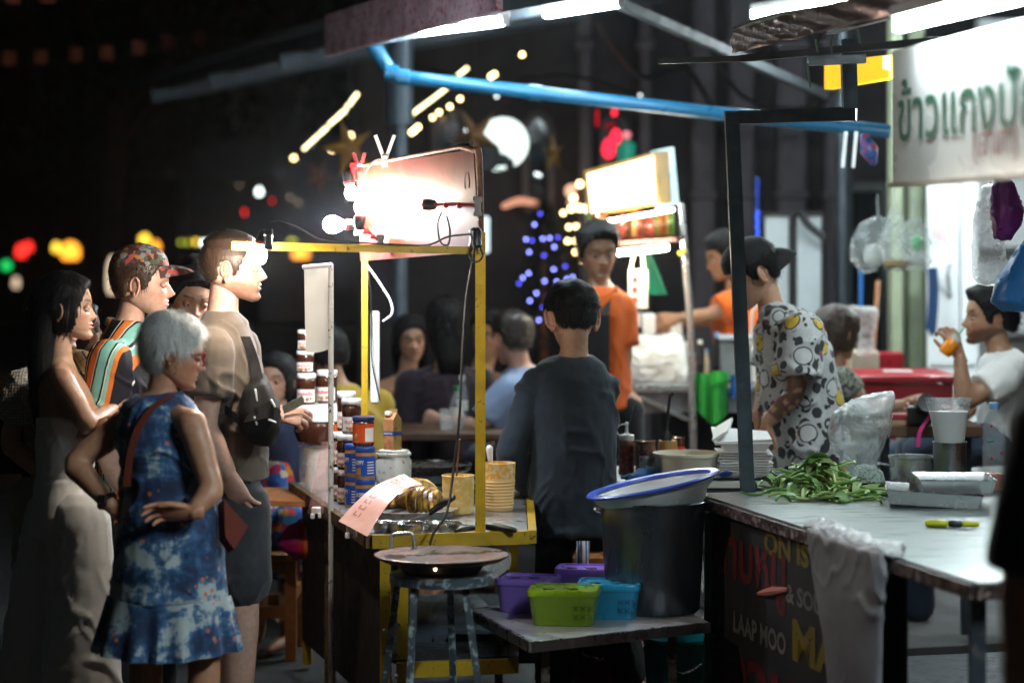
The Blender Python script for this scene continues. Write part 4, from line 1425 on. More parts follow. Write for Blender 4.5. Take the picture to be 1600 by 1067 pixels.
mb = MB(); mb.tube([A_ + Vector((.2, -.2, .016)) , B_ + Vector((-.02, .05, .022))], .009, 8)
tag(mb.build('rod', DARKST, loc=B_ + Vector((0, 0, .02))), 'thin dark rod lying along the top edge of the pink sign', 'rod')

# ---- clamp lamps
HOT = glow('hot bulb', (1.0, .87, .72), 560); HOT2 = glow('sign bulb', (1.0, .84, .66), 400); HOT3 = glow('right sign bulb', (1.0, .86, .70), 110); COLD = glow('cold bulb', (.78, .88, 1.0), 800)


def clamp_lamp(label, bulb, axis, clamp, m, cm=BLACKP, r=.026):
    bulb = Vector(bulb); axis = Vector(axis).normalized(); clamp = Vector(clamp)
    t = empty('clamp_lamp', clamp, label, 'lamp', 'clip-on bulbs of the yellow cart')
    R = axis.to_track_quat('Z', 'Y').to_matrix()
    mb = MB(); mb.lathe([(r * .45, r * 1.3), (r * .75, r * .85), (r, r * .2), (r * .9, -r * .5), (r * .5, -r * .9), (r * .1, -r)], bulb, 14, rot=R); mb.build('bulb', m, t)
    s0 = bulb + axis * r * 1.3
    mb = MB(); mb.lathe([(.014, 0), (.021, .006), (.021, .030), (.017, .048), (.008, .056)], s0, 14, rot=R); sk = mb.build('socket', BLACKP, t)
    mb = MB(); mb.lathe([(.0225, .010), (.0225, .016)], s0, 14, rot=R, caps=False); mb.build('ring', REDP, sk)
    e = s0 + axis * .04
    mb = MB(); mb.tube([e, e.lerp(clamp, .5) + Vector((0, 0, .004)), clamp], .006, 8, sub=3)
    for u in (.3, .6): mb.ball(e.lerp(clamp, u), .011, 8, 6)
    mb.build('arm', REDP, t)
    mb = MB(); mb.box(clamp, (.022, .05, .052), bev=.004); mb.box(clamp + Vector((0, -.02, .022)), (.03, .012, .022), bev=.003); mb.box(clamp + Vector((0, -.02, -.028)), (.030, .012, .016), bev=.003); mb.build('clamp', cm, t)
    return t


_b = P(404, 401, 7.83)
clamp_lamp('clip-on lamp on the left end of the yellow bar, bulb at a face', _b, (.25, 0, 1), P(420, 374, 7.82), HOT)
_on = lambda x, y: P(x, y, A_.lerp(B_, (x - 557) / 190).y)
clamp_lamp('clip-on lamp with red joints at the right edge of the pink sign', _on(676, 319) + nn * .075, (.9, -.45, -.05), _on(745, 322) + nn * .02 + Vector((.02, 0, 0)), HOT3, STEEL)
clamp_lamp('glaring bare bulb in front of the middle of the pink sign', _on(606, 322) + nn * .11, (-.1, -.2, -1), _on(606, 380) + nn * .03, HOT2)
clamp_lamp('cold white bulb sticking out left of the pink sign', P(519, 351, 8.95), (1, .1, .0), P(560, 353, 9.0), COLD, WHITEP, .033)
clamp_lamp('bulb glaring at the upper left corner of the pink sign', P(549, 303, 8.95), (-.2, 0, 1), P(553, 268, 8.98), HOT2, REDP, .024)
# clips
for (x, y, m, lab, s_) in ((606, 244, WHITEP, 'white spring clip with open handles on the top edge of the pink sign', 1.35), (566, 258, REDP, 'red spring clip at the top left corner of the pink sign', .8)):
    c0 = _on(max(x, 558), y) + nn * .012
    t = empty('spring_clip', c0, lab, 'clip')
    for s in (-1, 1):
        mb = MB(); mb.bar(c0 + Vector((s * .004, 0, -.030 * s_)), c0 + Vector((s * .006, 0, .0)), .016, .012); mb.bar(c0 + Vector((s * .006, 0, -.002)), c0 + Vector((s * .026 * s_, -.006, .056 * s_)), .026, .012)
        mb.build('jaw', m, t)
    mb = MB(); mb.tube([c0 + Vector((-.012, -.01, 0)), c0 + Vector((.012, -.01, 0))], .007, 8); mb.build('spring', STEEL, t)


def cable(pts, label, r=.0035, m=WIRE):
    mb = MB(); mb.tube([P(*p) if isinstance(p, tuple) else p for p in pts], r, 6, sub=5)
    return tag(mb.build('cable', m, loc=P(*pts[0])), label, 'cable')


cable([(424, 346, 7.8), (440, 345, 7.8), (468, 355, 7.84), (500, 372, 7.88), (560, 379, 7.95), (640, 383, 8.05), (672, 382, 8.08), (700, 370, 8.1), (735, 366, 8.12)], 'thin black cable sagging along the yellow top bar from the lamp at its end')
cable([(735, 366, 8.1), (741, 390, 8.1), (736, 420, 8.12), (728, 470, 8.12), (722, 560, 8.1), (718, 650, 8.08), (708, 740, 8.05), (698, 800, 8.0), (676, 836, 7.98), (668, 880, 7.96)], 'black cable hanging down beside the yellow post in front of the batter buckets', .005)
cable([(690, 332, 8.2), (684, 350, 8.18), (688, 378, 8.16), (700, 382, 8.16), (703, 360, 8.18), (698, 338, 8.2)], 'black cable looped below the red-jointed lamp')
cable([(604, 250, 8.78), (585, 252, 8.72), (568, 275, 8.75), (563, 310, 8.78), (572, 335, 8.75), (590, 365, 8.72)], 'white cable curving across the left of the pink sign', .004, WHITEP)
cable([(574, 415, 9.25), (592, 440, 9.25), (610, 470, 9.25), (612, 490, 9.25), (598, 502, 9.25)], 'white cable hooking down to the white batten by the thin post', .005, WHITEP)
cable([(576, 420, 9.3), (580, 480, 9.28), (581, 560, 9.26), (588, 600, 9.26), (594, 626, 9.26)], 'black wire dangling along the thin yellow post', .003)
mb = MB(); mb.tube([P(744, 398, 8.1) + Vector((math.cos(a) * .022, math.sin(a) * .02, math.sin(a) * .024)) for a in np.linspace(0, 6.283, 17)], .0035, 6)
tag(mb.build('cable', WIRE, loc=P(744, 398, 8.1)), 'small ring of black cable tied round the yellow post top', 'cable')
mb = MB(); mb.lathe([(.018, 0), (.024, .01), (.02, .03), (.022, .06), (.012, .07)], P(743, 388, 8.13), 10)
tag(mb.build('tape_wrap', BLACKP, loc=P(743, 388, 8.13)), 'black tape and plugs wrapped round the top of the near yellow post', 'tape')
mb = MB(); mb.box(P(586, 558, 9.3), (.034, .03, .355), bev=.006)
t = tag(mb.build('light_batten', WHITEP, loc=P(586, 558, 9.3)), 'white plastic batten tied upright behind the thin yellow post', 'batten')

# ---- white pole with hanging white sheet
mb = MB(); p = P(517, 600, 8.8); mb.tube([(p.x, p.y, .05), (p.x, p.y, P(517, 413, 8.8).z)], .0100, 12)
t = empty('pole', (p.x, p.y, 0), 'slim chipped white pole standing left of the cart with a small arm at its top', 'pole')
mb.build('shaft', mat('chipped white paint', (.55, .56, .56), .45, var=.1, wear=((.05, .04, .04), .08)), t)
mb = MB(); mb.tube([P(519, 414, 8.8), P(472, 418, 8.8)], .008, 10); mb.build('arm', _mats['chipped white paint'], t)
mb = MB(); mb.box((p.x, p.y, .028), (.07, .07, .05), bev=.008); mb.build('foot', REDP, t)
mb = MB(); mb.sheet(lambda u, v: P(475 + 41 * u + 3 * v, 418 + (132 - 8 * u + 4 * math.sin(u * 3)) * v, 8.82 + .012 * math.sin(v * 5 + u * 2)), 8, 14, thick=.004)
tag(mb.build('plastic_sheet', mat('white vinyl sheet', (.72, .72, .70), .5, var=.08), loc=P(496, 480, 8.82)), 'white vinyl sheet hanging from the arm of the slim white pole', 'sheet')
mb = MB(); mb.sheet(lambda u, v: P(503 - 22 * v + 24 * u, 690 + 112 * v, 8.95 + .015 * math.sin(v * 6 + u * 4)), 6, 14, thick=.003)
tag(mb.build('plastic_strip', clear_plastic('pink tinted film', (.75, .42, .40), .35), loc=P(500, 745, 8.95)), 'pinkish see-through plastic strip hanging below the giant spread jar', 'sheet')
for (x, y, d, lab) in ((494, 797, 8.93, 'white clip at the foot of the pinkish see-through strip'), (549, 826, 8.05, 'white clip holding the lower end of the pink paper menu')):
    t = empty('table_clip', P(x, y, d), lab, 'clip'); k = P(x, y, d)
    mb = MB(); mb.box(k, (.034, .03, .026), bev=.004); mb.build('body', WHITEP, t)
    mb = MB(); mb.box(k + Vector((-.012, -.018, -.02)), (.016, .012, .02), bev=.003); mb.box(k + Vector((.014, -.018, -.018)), (.012, .012, .02), bev=.003); mb.build('jaw', WHITEP, t)

# ------------------------------------------------------------------ jars
CHOC = mat('hazelnut spread in glass', (.055, .016, .008), .12, var=.15, coat=.6); PNUT = mat('peanut butter', (.38, .19, .06), .35, var=.15)
LIDW = mat('white jar lid', (.78, .77, .74), .35, var=.04); LIDB = mat('blue jar lid', (.015, .06, .30), .35, var=.08); LIDN = mat('navy jar lid', (.01, .018, .09), .35)
LABW = mat('white jar label', (.78, .75, .70), .4, var=.05); LABB = mat('blue jar label', (.012, .075, .42), .35, var=.1); LABO = mat('orange red jar label', (.62, .08, .015), .35, var=.2)
INKR = mat('red print', (.55, .02, .02), .4); INKK = mat('black print', (.012, .012, .012), .4); INKW = mat('white print', (.8, .8, .78), .4); INKBR = mat('brown print', (.30, .12, .04), .5)
JAR_N = [0]


def jar(label, x, z, d, h=.128, r=.037, kind='spread', turn=0.0, group='jars stacked on the yellow cart', lid=True):
    c = P(x, 500, d); c.z = z
    t = empty('spread_jar' if kind == 'spread' else 'peanut_butter_jar' if kind == 'peanut' else 'sauce_jar', c, label, 'jar', group)
    th = -math.pi / 2 + turn
    lh = .17 * h if kind != 'spread' else .16 * h
    if kind == 'spread':
        prof = [(r * .88, .0), (r * .96, .008), (r * .97, h * .34), (r * .93, h * .42), (r * .93, h * .50), (r * .98, h * .60), (r * .99, h * .70), (r * .93, h * .80), (r * .86, h - lh)]
        mb = MB(); mb.lathe(prof, c, 20); mb.build('glass', CHOC, t, angle=60)
        mb = MB(); mb.lathe([(r * .97, h - lh), (r, h - lh + .002), (r, h - .003), (r * .95, h)], c, 20); mb.build('lid', LIDW, t)
        mb = MB(); n = 12
        mb.sheet(lambda u, v: c + Vector((math.cos(th - 1.15 + 2.3 * u) * (r * .985 + .0006), math.sin(th - 1.15 + 2.3 * u) * (r * .985 + .0006), h * (.09 + .40 * v))), n, 1); lb = mb.build('label', LABW, t)
        mb = MB(); text_on(mb, 'nutella', c + Vector((0, 0, h * .36)), None, None, width=r * 1.75, height=h * .13, bold=.02, bend=(r * .985 + .0014, th)); mb.build('lettering', INKR, lb)
        mb = MB()
        for a, dz, s in ((-.55, .19, .006), (-.2, .17, .009), (.25, .18, .008), (.6, .20, .006)):
            mb.ball(c + Vector((math.cos(th + a) * r * .985, math.sin(th + a) * r * .985, h * dz)), (s, s * .3 + .001, s), 8, 6)
        mb.build('print', INKBR, lb)
    elif kind == 'peanut':
        mb = MB(); mb.lathe([(r * .9, 0), (r, .008), (r, h * .74), (r * .93, h - lh)], c, 20); mb.build('glass', PNUT, t)
        mb = MB(); mb.lathe([(r * .98, h - lh), (r * 1.0, h - lh + .002), (r * 1.0, h - .003), (r * .96, h)], c, 20); mb.build('lid', LIDB, t)
        mb = MB(); mb.sheet(lambda u, v: c + Vector((math.cos(th - 1.5 + 3.0 * u) * (r + .0006), math.sin(th - 1.5 + 3.0 * u) * (r + .0006), h * (.10 + .62 * v))), 14, 1); lb = mb.build('label', LABB, t)
        mb = MB(); text_on(mb, 'SKIPPY', c + Vector((0, 0, h * .52)), None, None, width=r * 1.15, height=h * .14, bold=.025, bend=(r + .0014, th - .55))
        for k in range(5): mb.sheet(lambda u, v: c + Vector((math.cos(th + .35 + .75 * u) * (r + .0013), math.sin(th + .35 + .75 * u) * (r + .0013), h * (.18 + k * .085 + .03 * v))), 4, 1)
        mb.build('lettering', INKW, lb)
        mb = MB(); mb.sheet(lambda u, v: c + Vector((math.cos(th - 1.0 + .7 * u) * (r + .0012), math.sin(th - 1.0 + .7 * u) * (r + .0012), h * (.13 + .22 * v))), 6, 1); mb.build('print', PNUT, lb)
    elif kind == 'orange':
        mb = MB(); mb.lathe([(r * .92, 0), (r, .008), (r, h * .76), (r * .93, h - lh)], c, 20); mb.build('glass', CHOC, t)
        mb = MB(); mb.lathe([(r * .98, h - lh), (r * 1.02, h - lh + .002), (r * 1.02, h - .003), (r * .97, h)], c, 20); mb.build('lid', LIDN, t)
        mb = MB(); mb.sheet(lambda u, v: c + Vector((math.cos(th - 1.5 + 3.0 * u) * (r + .0006), math.sin(th - 1.5 + 3.0 * u) * (r + .0006), h * (.12 + .64 * v))), 14, 1); lb = mb.build('label', LABO, t)
        mb = MB(); mb.sheet(lambda u, v: c + Vector((math.cos(th + .1 + .95 * u) * (r + .0012), math.sin(th + .1 + .95 * u) * (r + .0012), h * (.16 + .46 * v))), 6, 1); mb.build('print', INKW, lb)
        mb = MB(); mb.ball(c + Vector((math.cos(th - .7) * r, math.sin(th - .7) * r, h * .3)), (.012, .003, .013), 10, 6); mb.build('print', INKBR, lb)
    return c, h


# towers of jars
jar('blue-lidded peanut butter jar in the bottom row, right end, half behind the pink menu', 571, .7502, 8.83, .117, .0365, 'peanut', .1)
jar('blue-lidded peanut butter jar in the upper row, under the orange jar', 571, .8677, 8.83, .117, .0365, 'peanut', -.1)
jar('blue-lidded peanut butter jar in the bottom row, second from the right', 554, .7502, 8.94, .117, .0365, 'peanut', -.6)
jar('blue-lidded peanut butter jar in the upper row, left of the one carrying the orange jar', 554, .8677, 8.94, .117, .0365, 'peanut', -.5)
jar('orange jar with a navy lid, topmost of the peanut butter stack', 568, .9852, 8.86, .108, .040, 'orange', .1)
jar('white-lidded spread jar in the bottom row, nearest the peanut butter', 541, .7502, 9.05, .130, .0345, 'spread', -.3)
jar('white-lidded spread jar in the bottom row, left end beside the white pole', 531, .7502, 9.16, .130, .0345, 'spread', -.2)
jar('white-lidded spread jar in the second row, nearest the peanut butter', 541, .8807, 9.05, .130, .0345, 'spread', -.2)
jar('white-lidded spread jar in the second row, left end beside the white pole', 531, .8807, 9.16, .130, .0345, 'spread', -.4)
jar('white-lidded spread jar standing highest of the right-hand tower, beside the giant jar', 549, 1.0112, 9.08, .132, .0375, 'spread', .2)
jar('white-lidded spread jar behind the right-hand tower, only its lid showing', 541, 1.0112, 9.22, .150, .0365, 'spread', 0)

# giant jar on a clear box
c = P(499, 600, 9.62); c.z = .7205
t = empty('clear_box', c, 'clear plastic bin lined with white tissue under the giant spread jar', 'bin')
mb = MB(); mb.lathe([(.072, 0), (.078, .006), (.082, .20), (.086, .205)], c, 24); mb.build('shell', clear_plastic('clear tub film', (.85, .80, .78), .30), t)
mb = MB(); mb.lathe([(.05, .004), (.062, .06), (.058, .12), (.066, .19)], c + Vector((.004, 0, 0)), 14); o = mb.build('tissue', mat('pinkish tissue', (.70, .58, .52), .8, var=.15, bump=.6, bs=40), t)
c = c + Vector((0, 0, .2055))
t = empty('giant_spread_jar', c, 'giant spread jar with a broad white ribbed lid, carrying smaller jars on its lid', 'jar')
mb = MB(); mb.lathe([(.062, 0), (.088, .012), (.100, .05), (.102, .078), (.096, .092)], c, 28); mb.build('glass', CHOC, t)
mb = MB(); mb.lathe([(.098, .092), (.103, .095), (.103, .154), (.098, .160)], c, 36)
ld = mb.build('lid', LIDW, t)
for k in range(30):
    a = math.pi + k / 29 * math.pi; mb = MB(); mb.box(c + Vector((math.cos(a) * .1035, math.sin(a) * .1035, .125)), (.006, .004, .054), rz=a + math.pi / 2); mb.build('rib', LIDW, ld)
mb = MB(); mb.sheet(lambda u, v: c + Vector((math.cos(-.9 + 1.1 * u) * .1025, math.sin(-.9 + 1.1 * u) * .1025, .03 + .055 * v)), 8, 1); mb.build('label', LABO, t)
zt = c.z + .1605
jar('spread jar on the giant lid, left one of the two', 479, zt, 9.58, .124, .0385, 'spread', -.1)
jar('spread jar on the giant lid, right one behind the white pole', 511, zt, 9.66, .132, .0415, 'spread', -.2)
jar('smaller spread jar, third from the bottom of the left tower on the giant lid', 477, zt + .1245, 9.58, .088, .0355, 'spread', -.1)
jar('smallest spread jar at the very top of the tower, beside the hanging white sheet', 476, zt + .2130, 9.58, .082, .029, 'spread', .1)

# carton on a frosted tub
c = P(615, 700, 9.12); c.z = TZ + .0002
t = empty('plastic_tub', c, 'frosted plastic tub smeared with brown, under the milk carton', 'tub')
FROST = mat('frosted plastic', (.66, .66, .62), .35, var=.1, trans=.35, wear=((.25, .10, .04), .12))
mb = MB(); mb.lathe([(.058, 0), (.064, .006), (.068, .155), (.060, .172), (.060, .194)], c, 26); mb.build('body', FROST, t)
mb = MB(); mb.lathe([(.063, .175), (.066, .178), (.066, .186), (.063, .189)], c, 26, caps=False); mb.build('rim', FROST, t)
mb = MB(); mb.lathe([(.052, .194), (.054, .1955), (.053, .197)], c, 20); mb.build('cover', WHITEP, t)
c = c + Vector((-.004, 0, .1972))
t = empty('carton', c, 'small gable-top drink carton with a blue band on the frosted tub', 'carton')
q = NB('carton print'); f = q.vor(55, out='Color'); q.col(q.mix(.5, q.ramp(q.noise(40, 3), [(.4, (.30, .08, .03)), (.6, (.50, .26, .12))]), (.30, .14, .06))); q.set(Roughness=.35)
GOLDC = mat('gold carton board', (.42, .28, .09), .3, .4, var=.15)
R = Matrix.Rotation(math.radians(-38), 3, 'Z'); w_ = .024; hh = .115
pts = [Vector((-w_, -w_, 0)), Vector((w_, -w_, 0)), Vector((w_, w_, 0)), Vector((-w_, w_, 0))]
lo = [c + R @ p for p in pts]; hi = [c + R @ (p + Vector((0, 0, hh))) for p in pts]
r0 = [c + R @ Vector((-w_, 0, hh + .026)), c + R @ Vector((w_, 0, hh + .026))]; r1 = [p + Vector((0, 0, .014)) for p in r0]
mb = MB(); mb.add(lo + hi + r0 + r1, [(3, 2, 1, 0), (0, 1, 5, 4), (1, 2, 6, 5), (2, 3, 7, 6), (3, 0, 4, 7), (4, 5, 9, 8), (6, 7, 8, 9), (5, 6, 9), (7, 4, 8), (8, 9, 11, 10)])
mb.mi = [0, 0, 1, 0, 1, 0, 1, 1, 1, 1]; mb.build('box', [q.m, GOLDC], t, smooth=False)
mb = MB()
for a, b_ in ((0, 1), (1, 2)):
    d0 = (lo[b_] - lo[a]); n_ = d0.cross(Vector((0, 0, 1))).normalized() * .0008
    mb.add([lo[a] + n_ + Vector((0, 0, .055)), lo[b_] + n_ + Vector((0, 0, .055)), lo[b_] + n_ + Vector((0, 0, .070)), lo[a] + n_ + Vector((0, 0, .070))], [(0, 1, 2, 3)])
bd = mb.build('band', mat('blue print band', (.02, .05, .22), .4), t, smooth=False)
mb = MB(); d0 = (lo[1] - lo[0]).normalized(); text_on(mb, 'RAISINS', lo[0].lerp(lo[1], .5) + d0.cross(Vector((0, 0, 1))).normalized() * .0016 + Vector((0, 0, .0625)), d0, Vector((0, 0, 1)), width=.040); mb.build('lettering', INKW, bd)
mb = MB(); mb.box(c + R @ Vector((-.008, -.014, hh + .022)), (.026, .02, .018), bev=.004, rz=-.6); mb.build('cap', WHITEP, t)

# pink paper menu curved over the bananas
q = NB('pink menu paper'); f = q.noise(18, 4); q.col(q.ramp(f, [(.3, (.72, .36, .30)), (.7, (.80, .52, .45))])); q.set(Roughness=.3, Coat_Weight=.4)
def menu(u, v):
    a = P(529, 814, 8.05).lerp(P(632, 741, 8.30), u); b2 = P(574, 838, 7.95).lerp(P(660, 757, 8.22), u)
    p_ = a.lerp(b2, v); p_.z += .055 * math.sin(u * math.pi) ** 1.0 * (.55 + .3 * v)
    return p_
mb = MB(); mb.sheet(menu, 24, 4, thick=.0012)
t = tag(mb.build('paper_menu', q.m, loc=menu(.5, .5)), 'laminated pink paper menu curling over the fried bananas', 'menu')
def menu_text(s, u0, u1, v0, v1, m):
    vv, ff = text_shape(s); xs = [a[0] for a in vv]; ys = [a[1] for a in vv]; out = []
    for x, y, z in vv:
        fx = (x - min(xs)) / (max(xs) - min(xs)); fy = (y - min(ys)) / (max(ys) - min(ys))
        u = u0 + (u1 - u0) * fx; v = v0 + (v1 - v0) * fy
        e = menu(u, v); du = menu(u + .01, v) - e; dv = menu(u, v + .01) - e; n_ = du.cross(dv).normalized()
        if n_.z < 0: n_ = -n_
        out.append(e + n_ * .0018)
    mb = MB(); mb.add(out, ff); return mb.build('lettering', m, t)
FI = mat('faded menu ink', (.42, .16, .16), .5)
for k in range(10):
    def strip(u, v, k=k):
        uu = .12 + k * .083 + .05 * u; vv_ = .22 + .22 * v; e = menu(uu, vv_); return e + Vector((-.0008, -.0008, .0016))
    mb = MB(); mb.sheet(lambda u, v: strip(u, v * .25), 2, 1); mb.sheet(lambda u, v: strip(u * .3, v * (1 if k % 2 else .6)), 1, 2); mb.sheet(lambda u, v: strip(u, .85 + v * .2), 2, 1)
    mb.build('print_mark', FI, t)

# fried bananas on a tray
t = empty('banana_tray', PZ(640, 812, TZ), 'round tray heaped with browned fried bananas under the pink menu', 'tray')
c = PZ(638, 812, TZ) + Vector((0, .10, 0))
mb = MB(); mb.lathe([(.12, .0), (.155, .004), (.17, .028), (.174, .030)], c, 28); mb.build('tray', STEEL, t)
q = NB('fried banana skin'); f = q.noise(26, 6, rough=.7); q.col(q.ramp(f, [(.36, (.035, .014, .006)), (.48, (.20, .085, .012)), (.58, (.50, .30, .035)), (.7, (.58, .42, .07))])); q.set(Roughness=.35)
rr = random.Random(21)
for i in range(24):
    lay = i // 9; a = rr.uniform(0, 6.28); rad = rr.uniform(.02, .125 - lay * .035)
    p = c + Vector((math.cos(a) * rad, math.sin(a) * rad, .034 + lay * .030 + rr.uniform(0, .01)))
    yw = rr.uniform(0, 3.14); d = Vector((math.cos(yw), math.sin(yw), rr.uniform(-.15, .3))) * .058; cv = Vector((0, 0, .018)) + Vector((-d.y, d.x, 0)) * .3
    mb = MB(); mb.limb([p - d, p - d * .4 + cv * .8, p + d * .4 + cv * .8, p + d], [.010, .019, .019, .008], 8, 2); mb.build('banana', q.m, t)

for i in range(5):
    p0 = P(640 + i * 9, 797, 8.3 - .02 * i); p1 = P(648 + i * 8, 763 + abs(i - 2) * 3, 8.32); p2 = P(668 + i * 5, 770 + i * 5, 8.36)
    mb = MB(); mb.limb([p0, p0.lerp(p1, .6) + Vector((-.006, 0, .006)), p1.lerp(p2, .35) + Vector((0, 0, .008)), p2], [.010, .019, .019, .009], 8, 2); mb.build('banana', q.m, t)


def foil(x, y, d, rx, ry, h, label):
    c = P(x, y, d); c.z = TZ + .0002
    t = empty('foil_tray', c, label, 'foil tray', 'foil trays at the front of the cart')
    m = mat('aluminium foil', (.62, .62, .62), .28, 1.0, var=.15, vs=20, bump=.4, bs=90)
    mb = MB(); n = 30
    for pr in ([(.82, 0), (.86, .004), (1.0, h), (1.06, h + .001), (1.07, h - .003)],): mb.lathe([(rx * a, z) for a, z in pr], c, n, sy=ry / rx, caps=False)
    mb.lathe([(rx * .80, .003), (rx * .82, .0)], c, n, sy=ry / rx); mb.build('shell', m, t)
    return t, c


foil(634, 826, 8.16, .062, .055, .036, 'shiny foil bowl at the front of the cart, below the fried bananas')
foil(690, 826, 8.22, .066, .055, .030, 'foil tray lying right of the foil bowl, tongs resting on it')
foil(600, 822, 8.20, .040, .045, .034, 'small foil cup tucked behind the lower end of the pink menu')
t = empty('tongs', P(695, 800, 8.15), 'pair of tongs with black grips lying across the foil tray', 'tongs')
for s in (0, 1):
    mb = MB(); mb.limb([P(672, 803 - s * 4, 8.12 + .02 * s), P(690, 790 - s * 4, 8.11), P(709, 778 - s * 2, 8.10)], [.006, .009, .007], 8, 2); mb.build('grip', BLACKP, t)
    mb = MB(); mb.bar(P(672, 803 - s * 4, 8.12 + .02 * s), P(640, 812, 8.14), .010, .003); mb.build('blade', STEEL, t)
t = empty('spatula', PZ(762, 824, TZ + .01), 'long black-handled spatula lying at the front right of the cart top', 'spatula')
mb = MB(); mb.limb([PZ(746, 822, TZ + .014), PZ(775, 823, TZ + .018), PZ(804, 828, TZ + .012)], [.010, .015, .009], 10, 3); mb.build('handle', BLACKP, t)
mb = MB(); mb.bar(PZ(748, 822, TZ + .014), PZ(665, 812, TZ + .03), .012, .004); mb.build('shaft', STEEL, t)
mb = MB(); mb.limb([PZ(712, 829, TZ + .010), PZ(730, 825, TZ + .012), PZ(744, 824, TZ + .012)], [.006, .011, .009], 8, 2)
tag(mb.build('knife_handle', BLACKP, loc=PZ(728, 826, TZ)), 'short black knife handle lying left of the near yellow post', 'knife')

# batter buckets
BATTER = mat('yellow batter in plastic', (.72, .46, .16), .4, var=.12, trans=.1)
BATTER2 = mat('pale batter in plastic', (.80, .52, .22), .4, var=.08, trans=.1)
SMEAR = mat('smeared plastic rim', (.76, .58, .34), .35, var=.3, vs=16, wear=((.70, .36, .05), .4))
c = PZ(716, 803, TZ) ; c = Vector((c.x, c.y, TZ + .0002))
t = empty('batter_bucket', c, 'straight yellow-smeared batter bucket with a wooden spatula in it', 'bucket')
mb = MB(); mb.lathe([(.050, 0), (.056, .006), (.058, .138), (.061, .14), (.057, .142), (.052, .10)], c, 28, caps=True); mb.build('body', mat('batter smeared plastic', (.78, .50, .13), .4, var=.2, vs=9, trans=.15, wear=((.80, .62, .30), .3)), t)
mb = MB(); mb.bar(c + Vector((-.012, .01, .06)), c + Vector((.004, .0, .270)), .020, .007)
tag(mb.build('wooden_spatula', mat('dark handle wood', (.16, .05, .022), .5, var=.3, vs=30), loc=c + Vector((0, 0, .2))), 'flat wooden spatula standing in the straight batter bucket', 'spatula')
c = PZ(779, 797, TZ); c = Vector((c.x, c.y, TZ + .0002))
t = empty('batter_bucket', c, 'taller ribbed batter bucket with a white ladle in it', 'bucket')
pr = [(.050, 0), (.053, .004)]
for k in range(9): pr += [(.0535 + k * .0008, .010 + k * .0115), (.0555 + k * .0008, .014 + k * .0115), (.0535 + k * .0008, .019 + k * .0115)]
mb = MB(); mb.lathe(pr + [(.060, .118)], c, 30); mb.build('body', BATTER2, t, angle=25)
mb = MB(); mb.lathe([(.060, .1182), (.062, .168), (.0635, .174), (.060, .175), (.056, .13)], c, 30, caps=False); mb.build('rim', SMEAR, t)
mb = MB(); mb.bar(c + Vector((-.022, .0, .09)), c + Vector((-.030, -.008, .185)), .018, .006); mb.limb([c + Vector((-.030, -.008, .185)), c + Vector((-.033, -.010, .225))], [.010, .014], 10, 2)
tag(mb.build('ladle', WHITEP, loc=c + Vector((-.03, 0, .2))), 'white plastic ladle handle rising from the ribbed batter bucket', 'ladle')

# griddles at the back of the cart
IRON = mat('black seasoned iron', (.020, .018, .016), .3, .7, var=.4, vs=14)
for (x, y, d, r, lab) in ((668, 735, 9.55, .175, 'round dark griddle at the back of the cart, behind the batter buckets'), (706, 748, 9.1, .12, 'smaller dark pan in front of the big griddle')):
    c = P(x, y, d); zc = TZ + (.075 if r > .15 else .03)
    t = empty('griddle', (c.x, c.y, TZ), lab, 'griddle')
    c = Vector((c.x, c.y, zc)); mb = MB(); mb.lathe([(r * .9, 0), (r, .012), (r * 1.01, .03), (r * .97, .031), (r * .94, .022)], c, 36); mb.build('plate', IRON, t)
    mb = MB(); mb.lathe([(r * .8, TZ - zc + .0004), (r * .78, -.0006)], c, 24); mb.build('burner', DARKST, t)
c = P(822, 752, 9.3); c.z = TZ + .0002; c.x = .0
t = empty('steel_bowl', c, 'steel bowl of fruit at the cook\'s left elbow', 'bowl')
mb = MB(); mb.lathe([(.045, 0), (.075, .02), (.092, .065), (.096, .066), (.088, .06), (.07, .025)], c, 26); mb.build('bowl', STEEL, t)
rr = random.Random(2)
for k in range(6):
    a = k * 1.05; mb = MB(); pp = c + Vector((math.cos(a) * .04, math.sin(a) * .04, .07)); mb.limb([pp, pp + Vector((.03, 0, .012)), pp + Vector((.055, .01, .004))], [.012, .016, .009], 8, 2)
    mb.build('fruit', mat('peeled banana', (.66, .52, .22), .5) if k % 3 else mat('red fruit', (.32, .03, .03), .4), t)

# ------------------------------------------------------------------ crepe plate on the steel stool
DST = 7.7
c = P(690, 866, DST); zt = c.z
stl = empty('steel_stool', (c.x, c.y, 0), 'scratched grey steel stool with four splayed legs in front of the cart', 'stool')
SCR = mat('scratched blue grey paint', (.055, .075, .09), .5, .3, var=.3, wear=((.30, .36, .40), .22))
zs = zt - .058
mb = MB(); mb.lathe([(.166, 0), (.166, .028), (.158, .030), (.05, .030)], Vector((c.x, c.y, zs - .030)), 36); mb.build('seat', SCR, stl)
for (x0, x1, y0, y1, dd) in ((648, 640, 900, 1066, -.11), (727, 748, 900, 1066, -.08), (622, 602, 900, 1060, .08), (703, 708, 900, 1060, .11)):
    a = P(x0, y0, DST + dd); b_ = P(x1, y1, DST + dd * 1.5); d_ = (b_ - a); k = (a.z - .0) / (a.z - b_.z); e = a + d_ * k
    mb = MB(); mb.bar(Vector((a.x, a.y, zs - .031)), e, .032, .022); mb.build('leg', SCR, stl)
mb = MB(); mb.lathe([(.155, .0), (.158, .012), (.150, .012)], Vector((c.x, c.y, .26)), 30, caps=False); mb.build('ring', SCR, stl)
t = empty('gas_burner', (c.x, c.y, zs), 'dark ring burner between the stool and the crepe plate with a spark of flame', 'burner')
